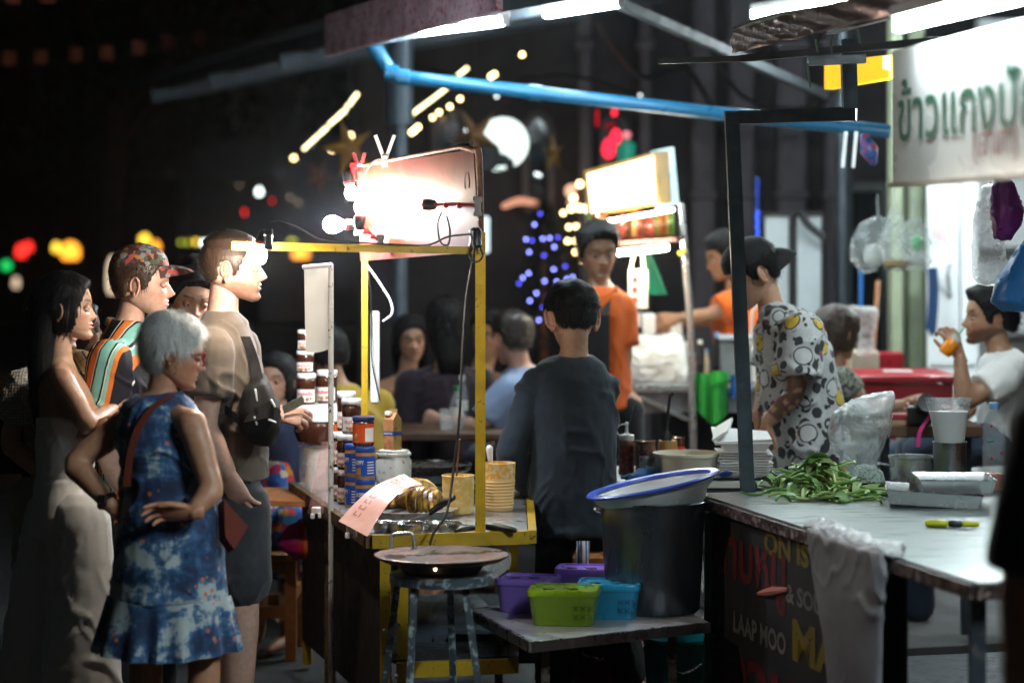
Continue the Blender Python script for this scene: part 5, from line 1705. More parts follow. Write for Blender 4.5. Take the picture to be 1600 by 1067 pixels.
mb = MB(); mb.lathe([(.120, .0), (.130, .014), (.128, .037), (.08, .039)], Vector((c.x, c.y, zs + .0004)), 32); mb.build('ring', mat('soot black iron', (.015, .014, .013), .7), t)
mb = MB(); mb.lathe([(.0, -.006), (.004, -.004), (.0045, .002), (.002, .009), (.0004, .014)], P(680, 889, DST - .145), 8); mb.build('flame', glow('flame', (1, .55, .25), 9), t)
cz = zt - .018
t = empty('crepe_plate', (c.x, c.y, cz), 'wide rusty round crepe plate on the steel stool', 'crepe plate')
q = NB('seasoned rusty steel'); n1 = q.noise(9, 6, rough=.7); s_ = q.sep()
q.col(q.ramp(n1, [(.34, (.020, .010, .007)), (.5, (.075, .030, .016)), (.62, (.15, .06, .03)), (.74, (.28, .12, .05))])); q.l(q.ramp(q.noise(5, 4), [(.4, .22), (.6, .55)]), q.b.inputs['Roughness']); q.set(Metallic=.75); q.bump(n1, .2, .004)
mb = MB(); mb.lathe([(.10, -.012), (.19, .0), (.212, .014), (.214, .019), (.208, .021), (.18, .018), (.02, .018)], Vector((c.x, c.y, cz)), 56); mb.build('plate', q.m, t)
mb = MB(); mb.tube([P(612, 862, DST + .16), P(611, 842, DST + .16), P(615, 835, DST + .16), P(640, 833, DST + .16), P(646, 838, DST + .16), P(647, 858, DST + .16)], .006, 8, sub=3); mb.build('handle', STEEL, t)
mb = MB(); rg = []
for k, (x, y, w2) in enumerate(((790, 866, 6), (783, 876, 16), (770, 890, 26), (752, 905, 22), (740, 915, 12))): rg.append((P(x, y, 7.95), Vector((w2 / FPX * 8, 0, .004)), Vector((.01, .035, 0))))
mb.rings(rg, 14); tag(mb.build('plastic_bag', clear_plastic('crumpled clear bag', (.75, .78, .8), .28), loc=P(770, 890, 7.95)), 'crumpled clear bag hanging right of the rusty crepe plate', 'bag')
mb = MB(); pts = [P(690, 1000, 8.8), P(700, 965, 8.8), P(735, 958, 8.8), P(760, 985, 8.8)]
mb.limb(pts, [.05, .07, .07, .05], 12, 3); tag(mb.build('plastic_bag', clear_plastic('crumpled clear bag'), loc=P(725, 975, 8.8)), 'clear plastic bundle on the blue grey crate under the cart', 'bag')

# ------------------------------------------------------------------ wooden bench and things by it
bn = empty('wooden_bench', P(410, 1030, 10.0), 'varnished brown wooden bench behind the shorts of the tall man', 'bench'); bn.location.z = 0
zb = P(400, 862, 10.0).z
def bbar(a, b_, w1, w2, nm):
    mb = MB(); mb.bar(a, b_, w1, w2, up=(0, 1, 0) if abs((Vector(b_) - Vector(a)).normalized().z) > .8 else (0, 0, 1)); mb.build(nm, WOOD, bn)
xr = P(466, 862, 10.0).x; xl = xr - .62
for y_ in (10.0, 10.34):
    for x_ in (xl, xr - .03): bbar((x_, y_, 0), (x_, y_, zb - .032), .045, .045, 'leg')
    bbar((xl + .024, y_, .20), (xr - .055, y_, .20), .03, .05, 'stretcher'); bbar((xl + .024, y_, zb - .06), (xr - .055, y_, zb - .06), .025, .05, 'apron')
bbar((xr - .03, 10.024, .26), (xr - .03, 10.316, .26), .03, .045, 'stretcher')
for k in range(4):
    mb = MB(); mb.box(((xl + xr) / 2 - .01, 9.99 + k * .12, zb - .015), (xr - xl + .05, .115, .03), bev=.004); mb.build('plank', WOOD, bn)

t = empty('drawstring_bag', P(470, 840, 9.75), 'purple, magenta and orange drawstring bag hung beside the cart leg', 'bag')
q = NB('shiny two tone nylon'); s_ = q.sep(); q.col(q.ramp(q.math('ADD', q.math('MULTIPLY', q.math('ADD', s_[0], .12), 4.0), q.math('MULTIPLY', q.noise(4, 2), .1)), [(0, (.10, .01, .16)), (.22, (.42, .01, .16)), (.52, (.50, .02, .03)), (.62, (.75, .12, .02)), (.86, (.02, .12, .5))], 'CONSTANT')); q.set(Roughness=.45)
mb = MB(); mb.rings([(P(480, 812, 9.75), Vector((.03, 0, 0)), Vector((0, .03, 0))), (P(478, 822, 9.75), Vector((.08, 0, 0)), Vector((0, .06, 0))), (P(480, 842, 9.75), Vector((.125, 0, .01)), Vector((0, .085, 0))), (P(484, 860, 9.75), Vector((.11, 0, 0)), Vector((0, .08, 0))), (P(490, 872, 9.75), Vector((.05, 0, 0)), Vector((0, .04, 0)))], 26)
co, no, fs = remesh(mb, .010, 3); co = folds(co, no, .006, (16, 16, 8), 5)
t_o = Vector(t.location); o = link_mesh('sack', co - np.array(t_o), fs, q.m, t)
mb = MB(); mb.tube([P(482, 815, 9.7), P(485, 790, 9.66), P(492, 770, 9.66)], .006, 6, sub=3); mb.build('cord', WIRE, t)
mb = MB(); mb.tube([P(402, 905, 10.6), P(412, 945, 10.6), P(440, 975, 10.6), P(480, 990, 10.5), P(510, 1010, 10.4), P(522, 1030, 10.4)], .008, 8, sub=4)
tag(mb.build('hose', mat('pale hose', (.45, .50, .52), .35), loc=P(440, 975, 10.6)), 'pale shiny hose curving on the ground under the bench', 'hose')

# ------------------------------------------------------------------ things people carry
t = empty('sling_bag', P(402, 640, 8.05), 'black sling bag with white zip pulls on the chest of the tall man', 'bag')
NYL = mat('black nylon', (.008, .007, .007), .75, var=.3, bump=.4, bs=200, spec=.2)
mb = MB(); mb.rings([(P(404, 585, 8.05), Vector((.018, 0, .006)), Vector((0, .05, 0))), (P(401, 605, 8.02), Vector((.045, 0, .01)), Vector((0, .085, 0))), (P(405, 640, 8.0), Vector((.068, 0, .01)), Vector((0, .10, 0))), (P(406, 668, 8.0), Vector((.070, 0, .0)), Vector((0, .10, 0))), (P(404, 692, 8.02), Vector((.05, 0, -.01)), Vector((0, .08, 0)))], 20, pw=2.6)
co, no, fs = remesh(mb, .008, 3); co = folds(co, no, .004, (14, 14, 10), 2); link_mesh('pouch', co - np.array(Vector(t.location)), fs, NYL, t)
mb = MB(); mb.rings([(P(409, 632, 7.915), Vector((.040, 0, .02)), Vector((0, .014, 0))), (P(405, 655, 7.905), Vector((.052, 0, .01)), Vector((0, .02, 0))), (P(400, 676, 7.92), Vector((.045, 0, .0)), Vector((0, .014, 0)))], 16, pw=3); mb.build('pocket', NYL, t)
for (x0, y0, x1, y1) in ((399, 609, 403, 634), (398, 652, 403, 668), (424, 625, 432, 640), (420, 655, 436, 662)):
    mb = MB(); mb.limb([P(x0, y0, 7.892), P((x0 + 2 * x1) / 3, (y0 + 2 * y1) / 3, 7.888)], [.0042, .003], 6, 2); mb.build('zip_pull', WHITEP, t)
mb = MB(); g_ = catmull([P(383, 526, 8.06), P(391, 546, 8.045), P(399, 572, 8.03), P(404, 598, 7.99)], 6); mb.sheet(lambda u, v: g_[int(round(u * (len(g_) - 1)))] + Vector(((v - .5) * .034, 0, 0)), len(g_) - 1, 2, thick=.006); mb.build('strap', NYL, t)
g2_ = catmull([P(352, 640, 7.97), P(372, 655, 7.945), P(395, 668, 7.93)], 6); mb = MB(); mb.sheet(lambda u, v: g2_[int(round(u * (len(g2_) - 1)))] + Vector((0, -.004, (v - .5) * .030)), len(g2_) - 1, 2, thick=.006); mb.build('strap', NYL, t)
mb = MB(); mb.sheet(lambda u, v: P(440 + 32 * u + 4 * v, 634 - 16 * u + 13 * v, 8.14 + .03 * v), 4, 4, thick=.001)
tag(mb.build('banknote', mat('green grey banknote', (.40, .42, .30), .6, var=.25, vs=60), loc=P(455, 625, 8.16)), 'greenish banknote held in the hand of the tall man', 'banknote')
LEA = mat('red brown leather', (.13, .025, .014), .7, var=.2, bump=.2, spec=.15)
t = empty('handbag', P(368, 820, 7.42), 'red-brown leather handbag of the older woman, strap across her back', 'bag')
mb = MB(); quadbox(mb, P(352, 838, 7.40), P(366, 858, 7.40), P(388, 822, 7.44), P(350, 780, 7.44), .05); mb.build('flap', LEA, t)
g3 = catmull([P(268, 618, 7.41), P(240, 636, 7.375), P(215, 672, 7.368), P(203, 715, 7.365), P(198, 760, 7.37)], 6); mb = MB(); mb.sheet(lambda u, v: g3[int(round(u * (len(g3) - 1)))] + Vector(((v - .5) * .022, 0, 0)), len(g3) - 1, 2, thick=.005); mb.build('strap', LEA, t)
t = empty('backpack', P(12, 700, 8.42), 'black backpack on the person in the open-knit top at the left edge', 'bag')
mb = MB(); mb.rings([(P(12, 640, 8.5), Vector((.05, 0, 0)), Vector((0, .09, 0))), (P(10, 665, 8.5), Vector((.085, 0, 0)), Vector((0, .13, 0))), (P(12, 700, 8.5), Vector((.10, 0, 0)), Vector((0, .14, 0))), (P(18, 735, 8.5), Vector((.085, 0, 0)), Vector((0, .13, 0)))], 18, pw=3); mb.build('pack', NYL, t)
mb = MB(); g4 = [P(32, 590, 8.26), P(26, 640, 8.24), P(34, 700, 8.25), P(42, 745, 8.27)]; gg = catmull(g4, 5); mb.sheet(lambda u, v: gg[int(round(u * (len(gg) - 1)))] + Vector(((v - .5) * .03, 0, 0)), len(gg) - 1, 2, thick=.006); mb.build('strap', NYL, t)
# ------------------------------------------------------------------ steel curry cart in the right foreground
CA = Vector((.652, 8.5, 0)); CB = Vector((1.208, 6.3, 0)); CD = (CB - CA).normalized(); CN = Vector((-CD.y, CD.x, 0))   # CN to the right, away from the front
T2 = .85
sc = empty('curry_cart', (1.3, 7.6, 0), 'steel-topped curry cart with a black printed banner front, right foreground', 'food cart')
CC = CB + CN * 1.25; CE = CA + CN * 1.25
q = NB('wiped stainless'); n1 = q.noise(3, 5, dist=.4); n2 = q.noise(1, 5, co=q.map((4, 60, 60)))
q.col(q.ramp(n1, [(.3, (.16, .20, .20)), (.7, (.27, .30, .295))])); q.set(Metallic=.6); q.l(q.ramp(n2, [(.35, .27), (.65, .35)]), q.b.inputs['Roughness']); q.bump(n1, .08, .01)
mb = MB(); mb.prism([(p.x, p.y) for p in (CB, CC, CE, CA)], T2 - .006, T2); mb.build('table_top', q.m, sc)
mb = MB()
for a, b_ in ((CA, CB), (CB, CC), (CE, CA)):
    d = (b_ - a).normalized(); mb.bar(a + d * .0 + Vector((0, 0, T2 - .026)), b_ + Vector((0, 0, T2 - .026)), .03, .036, up=(0, 0, 1))
mb.build('edge', mat('scuffed dark edge', (.055, .035, .04), .4, .5, var=.3, wear=((.30, .22, .20), .25)), sc)
for a in (CA, CB, CC, CE):
    i_ = a + (CA + CC - 2 * a).normalized() * .06; mb = MB(); mb.bar((i_.x, i_.y, 0), (i_.x, i_.y, T2 - .03), .04, .04, up=(0, 1, 0)); mb.build('leg', DARKST, sc)
bo = CN * .03
def bpt(t_, z, off=0.0): return CA + CD * t_ + bo * (1 - off) + Vector((0, 0, z))
q = NB('black banner vinyl'); f = q.noise(3, 5, dist=.8); q.col(q.ramp(f, [(.4, (.010, .010, .012)), (.6, (.020, .018, .018)), (.68, (.06, .010, .010))])); q.set(Roughness=.5)
mb = MB(); quadbox(mb, bpt(.05, .06), bpt(1.75, .06), bpt(1.75, .80), bpt(.05, .80), .006); bnr = mb.build('banner', q.m, sc, smooth=False)
YI = mat('yellow banner ink', (.15, .105, .008), .5, var=.3); WI = mat('white banner ink', (.13, .125, .12), .5, var=.3); RI = mat('red banner ink', (.10, .006, .008), .5, var=.25)  # the banner's shade is worked into these dulled ink colours
ln = -CN * .002
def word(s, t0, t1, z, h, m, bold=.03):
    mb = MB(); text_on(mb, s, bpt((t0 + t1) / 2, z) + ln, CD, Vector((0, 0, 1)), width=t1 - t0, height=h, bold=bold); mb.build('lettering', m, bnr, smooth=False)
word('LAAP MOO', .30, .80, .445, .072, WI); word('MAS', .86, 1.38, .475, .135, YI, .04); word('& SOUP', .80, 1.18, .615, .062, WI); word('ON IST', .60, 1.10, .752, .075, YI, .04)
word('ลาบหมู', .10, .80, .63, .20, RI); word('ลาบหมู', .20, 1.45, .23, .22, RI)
mb = MB(); mb.limb([bpt(.55, .575) + ln * 2, bpt(.68, .60) + ln * 2, bpt(.82, .625) + ln * 2], [.006, .016, .008], 8, 2); mb.build('print', mat('pinkish red print', (.5, .16, .12), .5), bnr)
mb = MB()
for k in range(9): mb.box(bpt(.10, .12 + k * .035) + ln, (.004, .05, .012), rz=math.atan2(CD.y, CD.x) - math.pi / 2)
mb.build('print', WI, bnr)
mb = MB(); mb.prism([((CA + CD * .1 + CN * .1).x, (CA + CD * .1 + CN * .1).y), ((CB - CD * .1 + CN * .1).x, (CB - CD * .1 + CN * .1).y), ((CC - CD * .1 - CN * .1).x, (CC - CD * .1 - CN * .1).y), ((CE + CD * .1 - CN * .1).x, (CE + CD * .1 - CN * .1).y)], .25, .262); mb.build('lower_shelf', DARKST, sc)

# grey plastic bag hung on the edge
t = empty('hanging_bag', CA + CD * 1.35 + Vector((0, 0, .5)), 'big greyish white plastic bag hung over the front edge of the curry cart', 'bag')
mb = MB(); rg = []
for (tt, z, hw, dp) in ((1.45, .868, .30, .02), (1.47, .80, .30, .022), (1.49, .70, .26, .028), (1.53, .55, .215, .03), (1.55, .38, .185, .03), (1.56, .22, .17, .028), (1.56, .12, .14, .02)):
    rg.append((CA + CD * tt - CN * (.025 + dp * .6) + Vector((0, 0, z)), CD * hw, CN * dp))
mb.rings(rg, 30); co, no, fs = remesh(mb, .010, 3); co = folds(co, no, .004, (9, 9, .8), 7, 0)
GB = mat('grey white plastic film', (.17, .165, .18), .45, var=.2, vs=5, trans=.1); link_mesh('sack', co - np.array(Vector(t.location)), fs, GB, t)
mb = MB(); rg = [(CA + CD * (1.10 + .066 * k) + CN * (.0 + .012 * math.sin(k * 1.7)) + Vector((0, 0, T2 + .012 + .008 * math.sin(k * 2.3))), CN * (.035 + .012 * math.sin(k * 3.1)), Vector((0, 0, .014))) for k in range(11)]
mb.rings(rg, 14); co, no, fs = remesh(mb, .008, 2); co = folds(co, no, .008, (24, 24, 24), 3); link_mesh('collar', co - np.array(Vector(t.location)), fs, mat('bright film collar', (.45, .45, .46), .4, var=.1), t)

# things on its top
def on2(x, y, dz=.0003):
    p = PZ(x, y, T2); return Vector((p.x, p.y, T2 + dz))

GRN = [mat('long bean green', (.20, .38, .07), .5, var=.25), mat('pale bean green', (.36, .50, .16), .5, var=.2), mat('dark bean green', (.09, .22, .05), .5, var=.25)]
t = empty('long_beans', on2(1290, 775), 'heap of long green beans lying on the steel cart top', 'vegetables')
rr = random.Random(12); c0 = on2(1282, 772)
LV = mat('leafy green', (.17, .33, .09), .5, var=.35, vs=12); LV2 = mat('pale leafy green', (.32, .46, .16), .5, var=.3, vs=12)
for i in range(90):
    a = rr.uniform(0, 6.283); r_ = abs(rr.gauss(0, .10)); p = c0 + Vector((math.cos(a) * r_ * 1.1, math.sin(a) * r_ * 1.5, .02 + max(.0, .10 * math.exp(-(r_ / .10) ** 2)) * rr.uniform(.5, 1.15)))
    yw = rr.uniform(0, 6.28); d = Vector((math.cos(yw), math.sin(yw), rr.uniform(-.5, .5))) * rr.uniform(.03, .055); s_ = Vector((-math.sin(yw), math.cos(yw), rr.uniform(-.6, .6))) * rr.uniform(.010, .018)
    mb = MB(); mb.sheet(lambda u, v: p + d * (u * 2 - 1) + s_ * ((v * 2 - 1) * math.sin(.25 + u * 2.6)) + Vector((0, 0, -.022 * (u * 2 - 1) ** 2 + .006 * abs(v * 2 - 1))), 4, 2); mb.build('leaf', LV if i % 2 else LV2, t)
for i in range(70):
    a = rr.uniform(0, 6.283); r_ = abs(rr.gauss(0, .085)); cx = Vector((math.cos(a) * r_ * 1.0, math.sin(a) * r_ * 1.5, 0)); hz = max(.006, .12 * math.exp(-(r_ / .085) ** 2) * rr.uniform(.1, 1.0))
    yw = rr.uniform(0, 6.28); pts = []; p = c0 + cx + Vector((0, 0, hz))
    for k in range(6):
        pts.append(p.copy()); yw += rr.uniform(-.75, .75); p = p + Vector((math.cos(yw) * .036, math.sin(yw) * .05, rr.uniform(-.02, .014))); p.z = max(T2 + .006, p.z)
    mb = MB(); mb.tube(pts, [.003] + [.0052] * 4 + [.003], 6, sub=2); mb.build('bean', GRN[i % 3], t)
for i in range(10):
    p = on2(rr.uniform(1190, 1250), rr.uniform(766, 778), .006); mb = MB(); mb.tube([p, p + Vector((.05, rr.uniform(-.05, .05), .012)), p + Vector((.12, rr.uniform(-.06, .06), .004))], .005, 6, sub=3); mb.build('bean', GRN[i % 2], t)
for i in range(6):
    p = on2(rr.uniform(1330, 1350), rr.uniform(765, 782), .007); mb = MB(); mb.tube([p, p + Vector((.05, rr.uniform(-.03, .03), .012)), p + Vector((.17, rr.uniform(-.05, .05), .0))], .006, 6, sub=3); mb.build('bean', GRN[1 - i % 2], t)

# inflated clear bag
cb = on2(1345, 752)
mb = MB(); k = cb.y / FPX
for_r = [(0, 0, 26, .05), (2, -22, 22, .05), (0, -50, 38, .09), (-2, -82, 48, .12), (4, -108, 46, .11), (14, -126, 40, .06), (22, -136, 30, .025)]
mb.rings([(cb + Vector((a * k, 0, -b_ * k)), Vector((w2 * k, 0, .01)), Vector((0, dp, 0))) for a, b_, w2, dp in for_r], 28)
co, no, fs = remesh(mb, .009, 2); co = folds(co, no, .007, (10, 10, 6), 9, 0)
t = empty('clear_bag', cb, 'puffed-up clear plastic bag tied at the bottom, standing behind the beans', 'bag')
q = NB('puffed clear film'); cr = q.noise(7, 4, rough=.6, dist=.8); q.col((.86, .90, .92)); q.set(Roughness=.14, Specular_IOR_Level=.9); q.l(q.ramp(cr, [(.40, .22), (.52, .45), (.62, .95)]), q.b.inputs['Alpha']); q.bump(cr, .6, .03)
link_mesh('film', co - np.array(cb), fs, q.m, t)
mb = MB(); mb.rings([(cb + Vector((.02, -.01, .0)), Vector((.07, 0, 0)), Vector((0, .05, 0))), (cb + Vector((.02, -.01, .035)), Vector((.06, 0, 0)), Vector((0, .045, 0))), (cb + Vector((.02, 0, .06)), Vector((.03, 0, 0)), Vector((0, .03, 0)))], 16)
mb.build('greens', mat('bagged herbs', (.12, .30, .20), .5, var=.5, vs=30, wear=((.6, .66, .62), .45)), t)

def pot(name, x, y, r, h, label, cat, lip=True, m=STEEL):
    c = on2(x, y); t = empty(name, c, label, cat)
    mb = MB(); mb.lathe([(r * .96, 0), (r, .01), (r, h), (r * 1.05, h + .003), (r * 1.05, h + .009), (r * .97, h + .008), (r * .95, .02)], c, 36); mb.build('body', m, t)
    return c, t
c, t = pot('steel_pot', 1424, 752, .082, .085, 'low shiny steel pot behind the trays', 'pot')
mb = MB(); mb.tube([c + Vector((-.082, 0, .06)), c + Vector((-.12, 0, .066)), c + Vector((-.12, -.03, .066)), c + Vector((-.08, -.03, .06))], .005, 6, sub=3); mb.build('handle', STEEL, t)
c, t = pot('steel_canister', 1484, 756, .060, .145, 'tall steel canister holding a translucent bag of milk', 'canister', m=mat('satin steel', (.34, .35, .36), .34, 1.0, var=.25, vs=4))
k = c.y / FPX
t = empty('milk_pouch', c + Vector((0, 0, .156)), 'translucent pouch of white coconut milk standing in the tall steel canister', 'pouch')
mb = MB(); mb.rings([(c + Vector((0, 0, .03)), Vector((.05, 0, 0)), Vector((0, .045, 0))), (c + Vector((0, 0, .157)), Vector((.054, 0, 0)), Vector((0, .05, 0))), (c + Vector((-.002, 0, .22)), Vector((.064, 0, 0)), Vector((0, .052, 0))), (c + Vector((-.004, 0, .265)), Vector((.072, 0, 0)), Vector((0, .045, 0)))], 26)
mb.build('milk', mat('coconut milk', (.80, .81, .80), .4, var=.03, trans=.05), t)
mb = MB(); mb.rings([(c + Vector((-.004, 0, .266)), Vector((.073, 0, 0)), Vector((0, .046, 0))), (c + Vector((-.004, 0, .29)), Vector((.082, 0, 0)), Vector((0, .03, 0))), (c + Vector((-.004, 0, .315)), Vector((.088, 0, 0)), Vector((0, .010, 0)))], 26, caps=(False, False)); mb.build('film', clear_plastic('pouch film', (.72, .77, .80), .45), t)

c = on2(1553, 768)
t = empty('water_bottle', c, 'clear plastic bottle with a pale blue cap and red dots, orange liquid at its foot', 'bottle')
mb = MB(); mb.lathe([(.034, 0), (.040, .008), (.041, .05), (.038, .06), (.041, .075), (.041, .16), (.038, .168), (.041, .18), (.040, .22), (.030, .262), (.014, .285), (.014, .296)], c + Vector((0, 0, .0)), 26); mb.build('shell', clear_plastic('bottle plastic', (.80, .88, .93), .22, .12), t)
mb = MB(); mb.lathe([(.016, .292), (.017, .294), (.017, .312), (.015, .315)], c, 18); mb.build('cap', mat('pale blue cap', (.22, .42, .72), .4), t)
mb = MB(); mb.lathe([(.032, .004), (.036, .01), (.037, .062), (.035, .064)], c, 22); mb.build('drink', mat('orange sauce', (.50, .11, .02), .3), t)
for (dx, z) in ((-.014, .12), (-.016, .235), (.02, .14)):
    mb = MB(); mb.ball(c + Vector((dx, -.039, z)), (.005, .003, .005), 8, 6); mb.build('dot', REDP, t)
mb = MB(); mb.box(c + Vector((-.018, -.0375, .182)), (.024, .006, .008), bev=.002); mb.build('print', mat('green print', (.02, .35, .18), .4), t)

for i, (x0, x1, y, dz, lab) in enumerate(((1392, 1545, 790, .008, 'lower shallow steel tray at the right of the cart top'), (1440, 1560, 770, .048, 'upper steel tray resting crosswise behind the lower tray'))):
    a = PZ(x0, y, T2 + dz); b_ = PZ(x1, y, T2 + dz); t = empty('steel_tray', (a + b_) / 2, lab, 'tray', 'steel trays on the curry cart')
    ln_ = (b_ - a).length; cc = (a + b_) / 2 + Vector((0, .12, 0)); R = Matrix.Rotation(math.radians(-9 + 6 * i), 3, 'Z') @ Matrix.Rotation(math.radians(3 - 3 * i), 3, 'Y')
    mb = MB()
    w2, l2, hh = .14, ln_ / 2, .045
    prof = [(1.0, 1.0, hh), (.97, .96, hh), (.90, .88, .004), (.90, .88, 0)]
    vs = []; 
    for (fx, fy, z) in prof:
        for (sx, sy) in ((-1, -1), (1, -1), (1, 1), (-1, 1)): vs.append(cc + R @ Vector((sx * l2 * fx, sy * w2 * fy, z)))
    fs_ = [(j * 4 + k_, j * 4 + (k_ + 1) % 4, j * 4 + 4 + (k_ + 1) % 4, j * 4 + 4 + k_) for j in range(3) for k_ in range(4)] + [(12, 13, 14, 15)]
    ov = len(vs); vs += [v - Vector((0, 0, .003)) for v in vs[4:]]
    fs_ += [(ov + j * 4 + k_, ov + j * 4 + 4 + k_, ov + j * 4 + 4 + (k_ + 1) % 4, ov + j * 4 + (k_ + 1) % 4) for j in range(2) for k_ in range(4)] + [(0, 1, ov + 1, ov), (1, 2, ov + 2, ov + 1), (2, 3, ov + 3, ov + 2), (3, 0, ov, ov + 3)]
    mb.add(vs, fs_); mb.build('tray', STEEL, t, angle=20)
    if i == 0: mb = MB(); mb.box(cc + Vector((0, 0, -.005)), (ln_ * .9, .24, .006), rz=-.15, bev=.004); mb.build('rest', DARKST, t)
    else: mb = MB(); mb.box(cc + Vector((0, .06, -.025)), (ln_ * .5, .10, .046), rz=-.05, bev=.006); mb.build('rest', DARKST, t)

t = empty('peeler', on2(1488, 823), 'yellow and black handled peeler lying on the steel cart top', 'peeler')
a = on2(1447, 823, .012); b_ = on2(1530, 825, .012)
for u0, u1, m, r_ in ((0, .42, mat('yellow plastic', (.55, .55, .02), .35), .012), (.42, .68, BLACKP, .0115), (.68, 1.0, mat('yellow plastic', (.55, .55, .02)), .010)):
    mb = MB(); mb.limb([a.lerp(b_, u0 + .05), a.lerp(b_, u1 - .05)], [r_, r_], 10, 2); mb.build('handle', m, t)

# pole frame, awning, lamp and sign of the curry cart
DK = DARKST
fr = empty('steel_gantry', on2(1168, 768), 'dark steel pole frame bent over the curry cart, carrying its awning', 'frame')
pb0 = on2(1168, 768, 0); pt0 = P(1143, 184, 8.3)
mb = MB(); mb.bar(pb0, pt0 + Vector((0, 0, .02)), .048, .048, up=(0, 1, 0)); mb.build('pole', DK, fr)
mb = MB(); mb.bar(pt0 + Vector((.027, 0, 0)), P(1338, 178, 8.2), .045, .045, up=(0, 0, 1)); mb.build('cross_bar', DK, fr)
mb = MB(); mb.bar(P(1328, 170, 8.2), P(1325, 62, 8.2), .05, .05, up=(0, 1, 0)); mb.build('riser', DK, fr)
mb = MB(); mb.bar(P(1030, 96, 8.6), P(1160, 92, 8.4), .02, .02); mb.bar(P(1160, 92, 8.4), P(1470, 64, 7.6), .028, .024); mb.build('arm', DK, fr)
mb = MB(); mb.bar(P(1262, 96, 8.1), P(1352, 92, 8.1), .05, .03); mb.build('bracket', GALV, fr)
for (x0, y0, x1, y1) in ((1275, 62, 1278, 82), (1298, 60, 1300, 84), (1340, 45, 1346, 80), (1262, 100, 1266, 138)):
    mb = MB(); mb.bar(P(x0, y0, 8.0), P(x1, y1, 8.0), .014, .006); mb.build('tie', mat('green tie', (.20, .34, .22), .5), fr)

aw = empty('awning', P(1290, 40, 7.6), 'sagging green-grey awning with a foil-wrapped edge above the curry cart', 'awning')
a0 = P(1145, 66, 8.2); a1 = P(1430, -8, 6.6); an_ = Vector((.97, .20, .16))
q = NB('crinkled foil wrap'); f = q.noise(45, 6, rough=.75); q.col(q.ramp(f, [(.3, (.26, .15, .12)), (.7, (.44, .29, .24))])); q.set(Metallic=.75, Roughness=.28); q.bump(q.vor(60), .4, .006)
mb = MB(); ad = (a1 - a0); mb.sheet(lambda u, v: a0 + ad * (u * 1.25) + Vector((.005 * math.sin(v * 9 + u * 40), 0, -.038 + .076 * v + .002 * math.sin(u * 55))), 60, 6, thick=.012); mb.build('wrapped_edge', q.m, aw)
mb = MB(); mb.sheet(lambda u, v: a0 + ad * (u * 1.25) + an_ * (v * 1.5) + Vector((0, 0, .045 - .05 * math.sin(v * 3.14) + .01 * math.sin(u * 9))), 16, 10, thick=.008)
mb.build('canvas', mat('green grey canvas', (.16, .17, .12), .7, var=.35, vs=4), aw)
mb = MB(); mb.bar(a0 + Vector((.05, .02, -.0)) + an_ * .3, a0 + ad * 1.2 + an_ * .3, .03, .03); mb.build('batten', DK, aw)

TUBE2 = glow('near fluorescent tube', (.84, .98, 1.0), 60)
fluoro(Vector((1.45, 5.6, 2.95)), Vector((1.7, 4.5, 2.95)), 'added unseen tube beyond the right edge, lighting the right foreground', r=.016, m=glow('added near tube', (.84, .98, 1.0), 560))  # added lamp out of view, lights foreground and customers from the right
fluoro(Vector((1.55, 9.4, 2.3)), Vector((1.95, 8.9, 2.3)), 'added tube hidden behind the Thai sign, lighting the seller and steel top', r=.015, m=glow('added hidden tube', (.84, .98, 1.0), 230))  # added out of sight to light the seller and table from above
fluoro(P(1405, 43, 6.72), P(1640, -14, 5.7), 'big lit fluorescent tube above the Thai sign, upper right', r=.015, m=TUBE2)

th = empty('thai_sign', P(1500, 180, 6.5), 'white acrylic sign with green and red Thai lettering, upper right', 'sign')
S0 = P(1394, 180, 7.0); S1 = P(1600, 180, 5.95); sd = (S1 - S0); sd.z = 0; SL = sd.length; sd.normalize(); zt_, zb_ = 2.287, 1.905
S0.z = 0
sn = -Vector((-sd.y, sd.x, 0))
mb = MB(); quadbox(mb, S0 + Vector((0, 0, zb_)), S0 + sd * 1.55 + Vector((0, 0, zb_)), S0 + sd * 1.55 + Vector((0, 0, zt_)), S0 + Vector((0, 0, zt_)), .02); mb.build('board', mat('white acrylic', (.78, .80, .78), .3, var=.04, vs=2), th, smooth=False)
mb = MB(); mb.bar(S0 - sd * .004 + Vector((0, 0, zb_ - .006)), S0 + sd * 1.55 + Vector((0, 0, zb_ - .006)), .03, .014, up=(0, 0, 1)); mb.build('frame', mat('yellowed frame', (.42, .38, .28), .4), th)
GI = mat('green paint lettering', (.003, .12, .07), .4, var=.15); RI2 = mat('faded red lettering', (.45, .12, .11), .5, var=.2)
v, f = text_shape('ข้าวแกงปักษ์ใต้', .012)
nrm = sd.cross(Vector((0, 0, 1))).normalized()
if nrm.x > 0: nrm = -nrm
ys = [a[1] for a in v]; xs = [a[0] for a in v]
scl = .178 / (max(ys) - min(ys)); mb = MB()
mb.add([S0 + sd * (.065 + (x - min(xs)) * scl * 1.28) + Vector((0, 0, 2.02 + (y - min(ys)) * scl * 1.0)) + nrm * .003 for x, y, z in v], f); mb.build('lettering', GI, th, smooth=False)
v, f = text_shape('(เจ้าเก่า)', .0); xs = [a[0] for a in v]; ys = [a[1] for a in v]; scl = .115 / (max(ys) - min(ys)); mb = MB()
mb.add([S0 + sd * (.70 + (x - min(xs)) * scl * 1.0) + Vector((0, 0, 1.935 + (y - min(ys)) * scl)) + nrm * .003 for x, y, z in v], f); mb.build('lettering', RI2, th, smooth=False)
for zz in (zt_ + .0,):
    mb = MB(); mb.tube([S0 + sd * .12 + Vector((0, 0, zz)), S0 + sd * .12 + Vector((.02, .1, zz + .12))], .004, 5); mb.build('hanger', WIRE, th)

